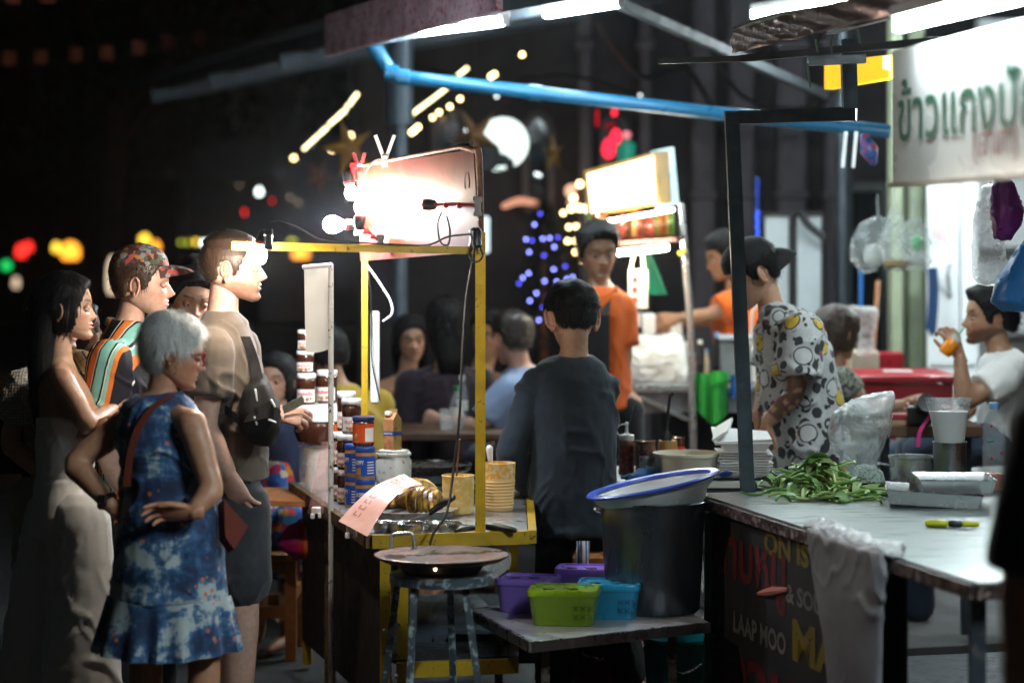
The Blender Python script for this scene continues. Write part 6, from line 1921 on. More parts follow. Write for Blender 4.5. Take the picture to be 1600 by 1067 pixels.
# ------------------------------------------------------------------ low steel side shelf with boxes, pot and colander
ZS = .45
s0, s1, s2 = PZ(736, 952, ZS), PZ(830, 1003, ZS), PZ(1108, 972, ZS); s3 = s0 + s2 - s1 + Vector((.0, .25, 0)); s0b = s0
sh = empty('side_shelf', (s0 + s2) / 2, 'low steel side shelf of the curry cart with coloured boxes on it', 'shelf')
mb = MB(); mb.prism([(p.x, p.y) for p in (s1, s2, s3, s0)], ZS - .004, ZS); mb.build('top', mat('dull silver shelf', (.50, .50, .53), .30, .35, var=.08, rv=.03), sh)
mb = MB()
for a, b_ in ((s0, s1), (s1, s2), (s3, s0)): mb.bar(a + Vector((0, 0, -.016)), b_ + Vector((0, 0, -.016)), .014, .034, up=(0, 0, 1))
mb.build('edge', mat('pale steel edge', (.55, .56, .57), .3, 1.0, var=.15), sh)
for a in (s0.lerp(s2, .12), s1.lerp(s3, .12), s2.lerp(s0, .15)):
    mb = MB(); mb.bar((a.x, a.y, 0), (a.x, a.y, ZS - .006), .028, .028, up=(0, 1, 0)); mb.build('leg', mat('dull leg paint', (.16, .12, .09), .5, wear=((.03, .03, .03), .3)), sh)


def lidbox(x, y, d, w1, dp, h, col, label, yaw):
    c = P(x, y, d); c.z = ZS + .0005
    m = mat('plastic ' + label.split()[0], col, .32, var=.12, coat=.2); m2 = mat('shade ' + label.split()[0], tuple(k * .35 for k in col), .4)
    t = empty('lunch_box', c, label, 'box', 'lidded plastic boxes on the side shelf')
    R = Matrix.Rotation(yaw, 3, 'Z')
    mb = MB(); rg = [(c + Vector((0, 0, z)), R @ Vector((w1 / 2 * k, 0, 0)), R @ Vector((0, dp / 2 * k, 0))) for z, k in ((0, .84), (.004, .87), (h * .78, .97), (h * .80, .985))]
    mb.rings(rg, 40, pw=7); mb.build('body', m, t, angle=50)
    mb = MB(); rg = [(c + Vector((0, 0, z)), R @ Vector((w1 / 2 * k, 0, 0)), R @ Vector((0, dp / 2 * k, 0))) for z, k in ((h * .80, 1.0), (h * .82, 1.02), (h * .94, 1.02), (h, .99), (h, .90), (h - .006, .87))]
    mb.rings(rg, 40, pw=7); ld = mb.build('lid', m, t, angle=40)
    mb = MB()
    for k in (-.22, .12): mb.box(c + R @ Vector((w1 * k, -.01, h - .004)), (.030, .030, .004), rz=yaw + .6, bev=.001)
    mb.build('vent', m2, ld)
    mb = MB()
    for i in range(3):
        for j in range(2):
            for s in (1, -1): mb.bar(c + R @ Vector((w1 * .20 + i * .024 - s * .008, -dp / 2 * .955 - .001, h * .28 + j * .028 - .008)), c + R @ Vector((w1 * .20 + i * .024 + s * .008, -dp / 2 * .965 - .001, h * .28 + j * .028 + .008)), .004, .003)
    mb.build('embossing', m2, t)
    return t


lidbox(882, 968, 8.15, .235, .19, .120, (.24, .40, .01), 'green lidded plastic box at the front of the side shelf', -.12)
lidbox(952, 955, 8.30, .215, .19, .118, (.02, .33, .60), 'blue lidded plastic box between the green box and the big pot', -.10)
lidbox(826, 942, 8.42, .205, .17, .118, (.26, .15, .62), 'violet lidded plastic box at the left end of the side shelf', -.25)
lidbox(914, 925, 8.62, .205, .16, .125, (.17, .085, .50), 'violet lidded plastic box behind the blue and green boxes', -.15)

c = P(1020, 950, 8.42); c.z = ZS + .0006
t = empty('stock_pot', c, 'big dented grey metal bucket-shaped pot at the end of the side shelf', 'pot')
q = NB('dull aluminium'); n1 = q.noise(1, 5, co=q.map((9, 9, 2))); q.col(q.ramp(n1, [(.3, (.07, .08, .095)), (.7, (.18, .20, .22))])); q.set(Metallic=.8); q.l(q.ramp(n1, [(.3, .22), (.7, .40)]), q.b.inputs['Roughness'])
mb = MB(); mb.lathe([(.155, 0), (.162, .008), (.170, .12), (.177, .30), (.180, .31), (.178, .325), (.181, .335), (.179, .350), (.184, .378), (.190, .382), (.186, .386), (.176, .375), (.160, .02)], c, 48); mb.build('body', q.m, t)
for s in (-1, 1):
    mb = MB(); mb.tube([c + Vector((s * .182, -.03, .345)), c + Vector((s * .200, -.03, .352)), c + Vector((s * .200, .03, .352)), c + Vector((s * .182, .03, .345))], .006, 8, sub=3); mb.build('handle', STEEL, t)
t = empty('colander', c + Vector((.0, 0, .41)), 'white plastic colander with a blue rim tilted in the big grey pot', 'colander')
R = Matrix.Rotation(math.radians(-11.5), 3, 'Y'); cc = c + Vector((.003, 0, .42))
WPL = mat('white basket plastic', (.70, .74, .76), .4, var=.06); mb = MB()
mb.lathe([(.130, -.150), (.145, -.14), (.166, -.06), (.178, -.035), (.207, -.008), (.215, .012), (.205, .010), (.196, -.008), (.17, -.035), (.138, -.13)], cc, 64, rot=R, caps=True); mb.build('bowl', WPL, t)
mb = MB(); mb.lathe([(.212, .010), (.232, .014), (.236, .021), (.230, .027), (.208, .024), (.205, .014)], cc, 64, rot=R, caps=False); mb.build('rim', mat('blue rim plastic', (.055, .12, .62), .35, var=.1), t)
for k in range(72):
    a = 2 * math.pi * k / 72; mb = MB(); mb.bar(cc + R @ Vector((math.cos(a) * .166, math.sin(a) * .166, -.065)), cc + R @ Vector((math.cos(a) * .179, math.sin(a) * .179, -.037)), .004, .004); mb.build('rib', WPL, t)
mb = MB(); mb.limb([P(1128, 741, 8.35), P(1137, 739, 8.35), P(1141, 740, 8.36)], [.010, .012, .009], 10, 3); mb.build('grip', mat('dark blue plastic', (.02, .06, .30), .35), t)

for (x, y, d, r, h, m, lab) in ((1062, 1045, 8.95, .135, .26, mat('teal plastic', (.01, .22, .22), .35, var=.2), 'teal plastic bin under the side shelf beside the banner'), (935, 1050, 9.4, .14, .22, mat('dull red plastic', (.16, .010, .014), .4, var=.2), 'dull red tub in the dark under the side shelf')):
    c = P(x, y, d); c.z = .0005; t = empty('plastic_bin', c, lab, 'bin'); mb = MB(); mb.lathe([(r * .85, 0), (r * .88, .006), (r, h), (r * 1.06, h + .004), (r * 1.06, h + .014), (r * .98, h + .012), (r * .85, .02)], c, 30); mb.build('bin', m, t)
    mb = MB(); mb.tube([c + Vector((-r, -.03, h * .9)), c + Vector((0, -r * 1.12, h * .62)), c + Vector((r, -.03, h * .9))], .005, 6, sub=4); mb.build('handle', STEEL, t)
for (x, y, d, m, lab) in ((1450, 960, 6.9, mat('teal plastic', (.01, .22, .22)), 'teal basin in the dark under the curry cart'), (1490, 1040, 6.6, mat('magenta plastic', (.20, .01, .10), .4), 'magenta basin low under the curry cart')):
    c = P(x, y, d); c.z = .2625 if y < 1000 else .0005; t = empty('basin', c, lab, 'basin'); mb = MB(); mb.lathe([(.12, 0), (.13, .006), (.19, .13), (.20, .135), (.185, .128)], c, 30); mb.build('bowl', m, t)
    mb = MB(); mb.lathe([(.192, .128), (.205, .133), (.205, .142), (.192, .142)], c, 30, caps=False); mb.build('rim', m, t)

# striped towel by the cook's knee
mb = MB(); mb.sheet(lambda u, v: P(902 + 20 * u - 2 * v, 845 + 44 * v, 8.8 + .02 * math.sin(u * 5) + .03 * (1 - v)), 8, 6, thick=.006)
q = NB('striped towel'); s_ = q.sep(); q.col(q.ramp(q.math('FRACT', q.math('MULTIPLY', s_[0], 36)), [(0, (.45, .48, .5)), (.4, (.02, .10, .40)), (.6, (.5, .5, .5)), (.8, (.15, .16, .17))], 'CONSTANT')); q.set(Roughness=.9)
tag(mb.build('towel', q.m, loc=P(910, 865, 8.8)), 'small blue and white striped towel hanging in front of the cook\'s knees', 'towel')
mb = MB(); pbox(mb, 895, 868, 950, 896, 9.0, .3, bev=.01); tag(mb.build('wooden_box', WOOD, loc=P(922, 880, 9.0)), 'brown wooden box behind the violet lunch box', 'box')
# ------------------------------------------------------------------ cloth materials
def cloth(name, col, var=.18, weave=420, rough=.85, bump=.25, wr=7):
    if name in _mats: return _mats[name]
    q = NB(name)
    base = q.ramp(q.noise(wr, 5), [(.3, tuple(c * (1 - var) for c in col)), (.7, tuple(c * (1 + var) for c in col))])
    wv = q.noise(weave, 2)
    q.col(q.mix(.25, base, q.mix(1.0, base, q.ramp(wv, [(.35, .55), (.65, 1.3)]), 'MULTIPLY')))
    q.set(Roughness=rough, Sheen_Weight=.15, Specular_IOR_Level=.25)
    q.bump(q.math('ADD', q.math('MULTIPLY', q.noise(22, 5), 2.0), q.math('MULTIPLY', wv, .35)), bump, .006)
    _mats[name] = q.m
    return q.m


def cloth_stripes():
    q = NB('striped viscose')
    x = q.sep(q.map((1, 1, 1), (0, math.radians(-6), math.radians(20))))
    wob = q.math('MULTIPLY', q.noise(5, 2), .03)
    u = q.math('FRACT', q.math('MULTIPLY', q.math('ADD', x[0], wob), 7.0))
    bl, te, orr, wh = (.012, .012, .018), (.20, .46, .40), (.62, .17, .035), (.75, .72, .66)
    c = q.ramp(u, [(0, bl), (.16, wh), (.18, bl), (.24, orr), (.40, wh), (.42, bl), (.46, te), (.66, bl), (.70, wh), (.72, te), (.80, orr), (.90, bl)], 'CONSTANT')
    q.col(c); q.set(Roughness=.75, Specular_IOR_Level=.15)
    q.bump(q.noise(24, 4), .2, .006)
    return q.m


def cloth_dress():
    q = NB('painted blue cotton')
    co = q.map((7, 7, 11))
    n1 = q.noise(.8, 6, co=co, rough=.62, dist=.25)
    n2 = q.noise(1.0, 5, co=q.map((26, 26, 6)), rough=.7)
    f = q.math('ADD', q.math('MULTIPLY', n1, .75), q.math('MULTIPLY', n2, .25))
    c = q.ramp(f, [(.36, (.008, .014, .045)), (.45, (.012, .032, .09)), (.49, (.02, .08, .20)), (.52, (.07, .15, .27)), (.545, (.36, .43, .46)), (.62, (.46, .50, .51)), (.66, (.04, .10, .22))])
    sp = q.vor(30)
    keep = q.ramp(q.noise(4, 2), [(.52, 0.0), (.56, 1.0)])
    m = q.math('MULTIPLY', q.math('LESS_THAN', sp, .22), keep)
    c = q.mix(m, c, (.55, .17, .08))
    q.col(c); q.set(Roughness=.8, Sheen_Weight=.1)
    q.bump(q.noise(30, 5), .3, .006)
    return q.m


def cloth_blobs():
    q = NB('blob print jersey')
    co = q.map((1, 1, 1))
    base = q.ramp(q.noise(90, 3), [(.3, (.36, .37, .38)), (.7, (.46, .47, .47))])
    wob = q.n('ShaderNodeVectorMath'); wob.operation = 'ADD'
    nz = q.n('ShaderNodeTexNoise'); nz.inputs['Scale'].default_value = 16; q.l(co, nz.inputs[0])
    sc = q.n('ShaderNodeVectorMath'); sc.operation = 'SCALE'; sc.inputs['Scale'].default_value = .016; q.l(nz.outputs['Color'], sc.inputs[0])
    q.l(co, wob.inputs[0]); q.l(sc.outputs[0], wob.inputs[1])
    w = wob.outputs[0]
    d1 = q.vor(19, co=w); d2 = q.vor(27, co=q.map((1, 1, 1), loc=(3, 1, 2), src=w)); d3 = q.vor(10, co=q.map((1, 1, 1), loc=(7, 5, 1), src=w)); fc = q.map((1, 1, 1), loc=(1, 9, 4), src=w)
    d4 = q.vor(9, co=fc); sc4 = q.n('ShaderNodeSeparateColor'); q.l(q.vor(9, co=fc, out='Color'), sc4.inputs[0])
    c = q.mix(q.math('MULTIPLY', q.math('LESS_THAN', d1, .45), q.math('GREATER_THAN', d4, .44)), base, (.016, .016, .02))
    c = q.mix(q.math('LESS_THAN', d3, .22), c, (.20, .02, .05))
    c = q.mix(q.math('LESS_THAN', d4, .36), c, (.02, .02, .024))
    c = q.mix(q.math('LESS_THAN', d4, .31), c, q.ramp(sc4.outputs[0], [(0, (.52, .36, .03)), (.5, (.48, .49, .49))], 'CONSTANT'))
    c = q.mix(q.math('LESS_THAN', d2, .20), c, (.02, .02, .024))
    q.col(c); q.set(Roughness=.85, Sheen_Weight=.15)
    q.bump(q.noise(28, 4), .2, .005)
    return q.m


def cloth_mix(name, scale, stops, rough=.8, det=5, feat=None):
    q = NB(name)
    if feat == 'cells':
        v = q.vor(scale, out='Color')
        s = q.n('ShaderNodeSeparateColor'); q.l(v, s.inputs[0]); f = s.outputs[0]
    else: f = q.noise(scale, det, rough=.65, dist=.4)
    q.col(q.ramp(f, stops, 'CONSTANT')); q.set(Roughness=rough)
    q.bump(q.noise(40, 4), .3, .005)
    return q.m


def cloth_knit():
    q = NB('open knit cotton')
    h = q.vor(95, rand=.15)
    q.col(q.ramp(h, [(.25, (.70, .66, .58)), (.5, (.42, .38, .32))])); q.set(Roughness=.9, Sheen_Weight=.2)
    q.bump(h, .9, .006)
    return q.m


def cloth_plaid():
    q = NB('plaid scarf wool')
    s = q.sep(q.map((1, 1, 1), (.5, .6, .4)))
    a = q.ramp(q.math('FRACT', q.math('MULTIPLY', s[0], 26)), [(0, (.62, .5, .33)), (.45, (.10, .06, .04)), (.6, (.6, .48, .3)), (.86, (.55, .33, .06))], 'CONSTANT')
    b = q.ramp(q.math('FRACT', q.math('MULTIPLY', s[2], 26)), [(0, (.9, .85, .7)), (.5, (.25, .16, .12)), (.62, (.9, .8, .65))], 'CONSTANT')
    q.col(q.mix(.6, a, b, 'MULTIPLY')); q.set(Roughness=.95, Sheen_Weight=.3)
    q.bump(q.noise(60, 5), .5, .006)
    return q.m


SK_FAIR = skin('skin fair', (.56, .36, .28)); SK_MID = skin('skin warm', (.44, .27, .18)); SK_TAN = skin('skin tan', (.34, .19, .115)); SK_DEEP = skin('skin deep tan', (.22, .115, .068))
H_BLACK = hair_mat('black hair', (.005, .0045, .005), .55, (.014, .013, .015), .15); H_BROWN = hair_mat('brown hair', (.045, .024, .014), .42)
H_WHITE = hair_mat('white hair', (.80, .80, .78), .5, (.88, .88, .86)); H_DARK = hair_mat('dark brown hair', (.018, .011, .008), .4)
BLACKC = cloth('black cotton', (.012, .012, .014)); DENIM = cloth('dark denim', (.03, .045, .075)); GREYT = cloth('charcoal jersey', (.017, .026, .037), bump=.3)
WHITEC = cloth('white crepe', (.80, .79, .77), var=.06, bump=.12); TAUPE = cloth('taupe jersey', (.11, .085, .065), var=.08, bump=.2)


def long_hair(w=.09, dp=.06, L=.34, seed=1, n=500, back=.0):
    """mass of hair that hangs behind the head, in head space"""
    rg = [((0, -.045, .055), .075, .05), ((0, -.055, 0), w, dp), ((0, -.075 - back, -.10), w * .98, dp * .8), ((0, -.09 - back, -L * .62), w * .9, dp * .6), ((0, -.085 - back, -L), w * .66, dp * .35)]
    mb = MB()
    mb.rings([(c, Vector((a, 0, 0)), Vector((0, b, 0))) for c, a, b in rg], 26)
    v = np.array(mb.v)
    v = v + np.array([1, 1, .3]) * (.006 * vnoise(v * np.array([60, 60, 6]), seed))[:, None]
    vs = v.tolist(); fs = list(mb.f)
    r = np.random.default_rng(seed)
    for _ in range(n):
        a = r.uniform(0, 2 * math.pi); t0 = r.uniform(0, .55); t1 = min(1.06, t0 + r.uniform(.3, .6))
        pts = []
        for t in np.linspace(t0, t1, 4):
            q = min(t, .999) * (len(rg) - 1); i = int(q); u = q - i
            c = np.array(rg[i][0]) * (1 - u) + np.array(rg[i + 1][0]) * u
            aw = rg[i][1] * (1 - u) + rg[i + 1][1] * u; bw = rg[i][2] * (1 - u) + rg[i + 1][2] * u
            k = 1.03 + r.normal(0, .02)
            pts.append(c + np.array([math.cos(a) * aw * k, math.sin(a) * bw * k, -max(0, t - 1) * L * .4]))
        tan = np.array([-math.sin(a), math.cos(a), 0]) * .0022
        o = len(vs)
        for p in pts: vs += [p - tan, p + tan]
        for j in range(3): fs.append((o + 2 * j, o + 2 * j + 1, o + 2 * j + 3, o + 2 * j + 2))
    return np.array([list(x) for x in vs]), fs


def cap_mesh(pr, name, mt, bill_deg, curv=7, zline=.045, up=.012, peak=.075, bw=.062, tilt=0.0, btn=True, droop=.022):
    """baseball cap in head space: crown shell, bill, button"""
    crown = MB()
    th = np.linspace(-np.pi, np.pi, 40, endpoint=False)
    zz = np.concatenate([[zline, zline], np.linspace(zline + .006, .1149, 12)])
    S = head_surface(np.clip(zz, -.11, .1149), th)
    ctr = np.array([0, -.005, .01]); dn = S - ctr; dn /= np.linalg.norm(dn, axis=2, keepdims=True)
    off = np.array([.004] + [.010] + list(.010 + up * np.sin(np.linspace(.1, 1.5, 12))))
    V = S + dn * off[:, None, None]
    n = len(th); vs = V.reshape(-1, 3).tolist(); fs = []
    for i in range(len(zz) - 1):
        for j in range(n): fs.append((i * n + j, i * n + (j + 1) % n, i * n + n + (j + 1) % n, i * n + n + j))
    vs.append([0, -.005, .1155 + up + .012])
    for j in range(n): fs.append((len(vs) - 1, (len(zz) - 1) * n + j, (len(zz) - 1) * n + (j + 1) % n))
    crown.add(vs, fs)
    R = Matrix.Rotation(math.radians(tilt), 3, 'X')
    crown.v = [tuple(R @ Vector(v)) for v in crown.v]
    c = pr.onhead(crown, name, mt)
    bill = MB()
    B = Matrix.Rotation(math.radians(bill_deg), 3, 'Z')
    rad = .100 if bill_deg == 0 else .104
    def fn(u, v):
        a = (u - .5) * 1.75
        x = math.sin(a) * bw * 1.18; base = math.cos(a) * rad - .004
        y = base + v * peak * (1 - (abs(u - .5) * 2) ** 2.4 * .92)
        return R @ (B @ Vector((x, y, zline + .004 - droop * v * v - curv * x * x * (.45 + v * .4))))
    bill.sheet(fn, 14, 6, thick=.004)
    pr.onhead(bill, 'bill', mt, c)
    return c


# ------------------------------------------------------------------ the queue at the pancake cart
girl = Person('woman in a white strapless jumpsuit with long straight black hair, in profile', 8.0, -90,
              head=(102, 484, .224, -86, 4, 0), neck=(93, 566), hip=(104, 800), k=.90, female=True, skinm=SK_MID,
              R=[(96, 596, -.15), (138, 664, -.15), (178, 640, .02)], L=[(100, 596, .15), (122, 694, .12), (136, 676, -.12)],
              hand={'L': dict(f=(.6, -.5, .25), up=(-.3, -.6, .6)), 'R': dict(f=(1, .3, .1))},
              legs=[[(124, 810, -.08), (128, 940, -.08), (124, 1160, -.10)], [(88, 810, .09), (66, 945, .09), (56, 1150, .09)]],
              face=dict(nose=.82, lips=1.25, lipcol=(.75, .32, .32)), neckr=.046)
girl.hair(H_BLACK, LINE_LONG, THK(.020, .016, .02), 700, .05, 'down', spread=.06, lift=.05, extra=long_hair(.083, .062, .47, 3, 700, .012))
girl.top(WHITEC, -.2, .69, .010, 0, (0, 0), amp=.003, name='bodice')
girl.bottoms(WHITEC, .98, (.115, .125, .165), amp=.006, fs=(9, 9, .7))

knit = Person('person in an off-white open-knit top behind the white jumpsuit, hand in pocket', 8.45, -90,
              head=(84, 503, .212, -90, 0, 0), neck=(70, 572), hip=(66, 775), k=.9, female=True, skinm=SK_FAIR,
              R=[(38, 606, -.17), (16, 692, -.2), (66, 742, -.2)], hand={'R': dict(f=(.8, 0, -.6))},
              sil=[(562, 48, 92, .07), (578, 26, 108, .12), (620, 28, 122, .16), (690, 40, 126, .15), (752, 38, 122, .16), (775, 36, 120, .16)])
knit.hair(H_BLACK, LINE_LONG, THK(.016, .014), 300, .05, 'down', lift=.05, extra=long_hair(.08, .05, .3, 8, 200))
knit.top(cloth_knit(), sil=knit.sil, sleeves=(.62, .62), sl=(.075, .082), amp=.004)
knit.bottoms(cloth('beige linen', (.45, .40, .33)), .9, (.11, .10, .10))

scarf = Person('person in a brown and cream plaid scarf, face half hidden behind the long-haired woman', 8.72, -78,
               head=(121, 517, .205, -76, 4, 0), neck=(118, 574), hip=(122, 780), k=.88, female=True, skinm=SK_FAIR, face=dict(lips=1.3, lipcol=(.8, .35, .35)))
scarf.hair(H_DARK, LINE_LONG, THK(.018, .014), 300, .05, 'down', lift=.05)
scarf.top(cloth('dark wool', (.03, .028, .03)), ease=.03, sleeves=(1.8, 1.8), sl=(.065, .05), name='jacket')
_m = MB()
for _k in range(3):
    _pts = [scarf.neck + Vector((math.cos(a) * (.085 + .012 * _k), math.sin(a) * (.085 + .01 * _k), .045 - .045 * _k + .012 * math.sin(a * 2 + _k))) for a in np.linspace(0, 2 * math.pi, 17)]
    _m.tube(_pts, .032, 10)
_m.limb([scarf.pt((128, 560, -.12)), scarf.pt((136, 610, -.13)), scarf.pt((142, 660, -.1))], [.035, .05, .06], 12)
_co, _no, _f = remesh(_m, .009, 2)
link_mesh('scarf', folds(_co, _no, .009, (22, 22, 16), 4), _f, cloth_plaid(), scarf.root)

boy = Person('young man in a patterned cap and teal, orange and black striped shirt', 8.3, -82,
             head=(221, 446, .238, -86, 1, 0), neck=(198, 514), hip=(200, 800), k=.97, skinm=SK_FAIR,
             R=[(172, 566, -.2), (160, 690, -.24), (196, 780, -.12)], face=dict(nose=1.12, lips=.9, brow=.55, lid=.9), neckr=.05,
             sil=[(500, 176, 222, .07), (522, 158, 232, .13), (560, 148, 240, .19), (610, 145, 246, .2), (700, 147, 250, .19), (770, 156, 252, .18), (816, 164, 252, .17)])
boy.hair(H_BROWN, LINE_SHORT, THK(.012, .005, .005), 900, .016, 'down', width=.0012, lift=.25)
_cp = cloth_mix('floral cap cotton', 62, [(0, (.06, .015, .015)), (.3, (.03, .02, .02)), (.42, (.35, .06, .05)), (.55, (.06, .09, .05)), (.65, (.30, .16, .05)), (.78, (.18, .22, .22)), (.88, (.10, .03, .03))], feat='cells')
cap_mesh(boy, 'cap', _cp, 0, zline=.060, up=.016, peak=.078)
STR = cloth_stripes()
_sh = boy.top(STR, sil=boy.sil, sleeves=(.93, .93), sl=(.08, .095), amp=.006, fs=(7, 7, 2.5))
_m = MB()
_m.tube([boy.neck + Vector((math.cos(a) * .068, math.sin(a) * .066, .012 + .016 * math.cos(a + math.pi))) for a in np.linspace(0, 2 * math.pi, 21)], .015, 8, sx=.55)
boy.part(_m, 'collar', STR, _sh)
boy.bottoms(BLACKC, .95)

ponder = Person('woman with swept-up black hair peering over shoulders, face towards the camera', 8.8, 195,
                head=(299, 470, .226, 200, -10, -8), neck=(288, 545), hip=(286, 800), k=.92, female=True, skinm=SK_MID,
                face=dict(nose=.8, lips=1.2, nosew=1.15, brow=1.0, lid=.5))
_bun = MB(); _bun.ball((0, -.05, .135), (.05, .05, .035), 16, 10)
_bv = np.array(_bun.v)
ponder.hair(H_BLACK, [(0, .070), (40, .060), (60, .02), (80, -.02), (110, -.03), (180, -.06)], THK(.022, .014), 900, .04, 'back', lift=.08, spread=.15, extra=(_bv + .004 * np.random.default_rng(1).normal(0, 1, _bv.shape), _bun.f))
ponder.top(BLACKC, ease=.014, sleeves=(.5, .5))
ponder.bottoms(BLACKC, .95)

tall = Person('tall man in a taupe T-shirt and dark shorts, face lit by a lamp', 8.17, -82,
              head=(363, 421, .243, -87, 3, 0), neck=(345, 496), hip=(376, 770), k=1.04, skinm=SK_FAIR,
              R=[(330, 548, -.2), (322, 668, -.23), (356, 738, -.17)], L=[(372, 545, .2), (392, 692, .16), (426, 644, .03)],
              hand={'R': dict(f=(.45, 0, -.9), up=(-.5, -.8, 0)), 'L': dict(f=(.9, -.1, -.15), up=(.1, -.75, .6), curls=[(.55, .8, .6), (.65, .9, .6), (.75, .9, .6), (.85, .9, .6)], thumb=(.35, .3), k=.92)},
              legs=[[(378, 790, -.085), (378, 935, -.09), (372, 1130, -.09)], [(372, 790, .09), (366, 935, .1), (360, 1120, .1)]],
              face=dict(beard=.75, nose=1.1, brow=.9), neckr=.051, legk=.84,
              sil=[(484, 322, 372, .07), (502, 312, 388, .13), (540, 310, 400, .19), (590, 312, 410, .18), (640, 320, 414, .16), (700, 340, 417, .15), (746, 350, 418, .15)])
tall.hair(H_BROWN, [(0, .074), (30, .068), (48, .055), (62, .03), (76, -.02), (84, -.03), (92, .020), (104, .022), (114, -.03), (150, -.055), (180, -.058)],
          lambda z, ad: np.where(z > .085, .012, .003), 3000, .010, 'up', width=.0009, lift=.5)
tall.top(TAUPE, sil=tall.sil, sleeves=(.60, .60), sl=(.078, .078), amp=.006, name='t_shirt', fs=(7, 7, 6))
tall.bottoms(cloth('dark grey shorts cotton', (.045, .047, .052)), .40, (.094, .093, .1), name='shorts', amp=.006)

gran = Person('older woman with short white hair, red glasses and blue sleeveless dress, hands on hips', 7.5, -32,
              head=(270, 555, .224, -74, -8, 0), neck=(250, 632), hip=(262, 830), k=.93, female=True, skinm=skin('skin sunned', (.48, .25, .15)),
              L=[(196, 662, .06), (116, 724, -.0), (172, 788, -.06)], R=[(300, 662, -.12), (331, 764, -.16), (302, 800, -.21)],
              hand={'L': dict(f=(.7, .3, -.5), up=(-.4, -.8, .4)), 'R': dict(f=(-.95, -.05, .02), up=(.0, .9, .5), side=-1, curls=[(.16, .30, .2), (.26, .38, .25), (.34, .42, .3), (.42, .45, .3)], thumb=(.35, .4), spread=.03, k=.96)},
              legs=[[(291, 870, -.0), (318, 1030, -.03), (316, 1230, -.05)], [(240, 870, .03), (228, 1030, .06), (226, 1220, .06)]],
              face=dict(old=1.0, nose=1.1, lips=.8, brow=.25, lid=.6), neckr=.05,
              sil=[(614, 214, 284, .06), (630, 192, 304, .095), (660, 183, 320, .125), (710, 187, 330, .14), (770, 189, 340, .15), (830, 183, 347, .165), (880, 177, 351, .175), (934, 172, 355, .18)])
gran.hair(H_WHITE, [(0, .080), (28, .072), (45, .055), (62, .030), (76, .008), (88, .004), (98, .018), (108, .0), (118, -.045), (150, -.062), (180, -.066)],
          THK(.027, .017, .010, .05), 10000, .028, 'crown', width=.0008, lift=.14, spread=.26, noise=.30, nscale=30, curl=.001)
DRESS = cloth_dress()
_ds = gran.top(DRESS, sil=gran.sil, sleeves=(0, 0), amp=.008, fs=(8, 8, 2.6), name='dress', smooth=5)
_m = MB()
_rs = gran.silrings([(930, 169, 358, .185), (950, 164, 362, .19), (985, 155, 368, .2), (1016, 147, 373, .205)])
_vs = []; _n = 96
for _i in range(13):
    _t = _i / 12 * 3; _a = min(int(_t), 2); _u = _t - _a
    _c = _rs[_a][0].lerp(_rs[_a + 1][0], _u); _ax = _rs[_a][1].lerp(_rs[_a + 1][1], _u); _ay = _rs[_a][2].lerp(_rs[_a + 1][2], _u)
    for _k in range(_n):
        _an = 2 * math.pi * _k / _n
        _w = 1 + (.012 + .045 * _i / 12) * math.sin(_an * 15 + 1.3 * math.sin(_an * 4)) + .02 * math.sin(_an * 6 + 2)
        _vs.append(_c + (_ax * math.cos(_an) + _ay * math.sin(_an)) * _w + Vector((0, 0, -.006 * math.sin(_an * 3))))
_m.add(_vs, [(i * _n + k, i * _n + (k + 1) % _n, i * _n + _n + (k + 1) % _n, i * _n + _n + k) for i in range(12) for k in range(_n)])
gran.part(_m, 'ruffle', DRESS, _ds)
# glasses
RED = mat('red acetate', (.30, .008, .016), .25, var=.1)
_m = MB()
for _s in (1, -1):
    _pts = []
    for _k in range(17):
        _a = 2 * math.pi * _k / 16
        _x = math.copysign(abs(math.cos(_a)) ** .7, math.cos(_a)) * .027; _z = math.copysign(abs(math.sin(_a)) ** .7, math.sin(_a)) * .021
        _pts.append((_s * .034 + _x, .102 - abs(_s * .034 + _x) * .16, .000 + _z))
    _m.tube(_pts, .0026, 6)
    _m.tube([(_s * .062, .092, .012), (_s * .078, .06, .012), (_s * .082, .0, .012), (_s * .079, -.02, .004)], .0026, 6)
_m.tube([(-.009, .102, .004), (0, .104, .007), (.009, .102, .004)], .0024, 6)
gran.onhead(_m, 'glasses', RED)
_m = MB(); _m.tube([Vector((.080, -.006, -.045)) + Vector((math.cos(a) * .002, math.cos(a) * .012, math.sin(a) * .014)) for a in np.linspace(0, 6.28, 13)], .0016, 5)
gran.onhead(_m, 'earring', mat('gold', (.7, .5, .2), .25, 1.0, var=.05))
_m = MB(); _w = gran.pt((168, 783, -.055)); _ax = (gran.arm['L'][2] - gran.arm['L'][1]).normalized(); _s1, _s2 = perp(_ax)
_m.tube([_w + (_s1 * math.cos(a) + _s2 * math.sin(a)) * .031 for a in np.linspace(0, 6.28, 17)], .008, 8, sx=.5)
_wt = gran.part(_m, 'wrist_watch', mat('black rubber', (.012, .012, .013), .5))
_m = MB(); _m.box(_w + Vector((-.012, -.028, .006)), (.034, .012, .036), bev=.004, rz=-.4)
gran.part(_m, 'watch_case', mat('dark steel', (.10, .10, .11), .3, .8), _wt)

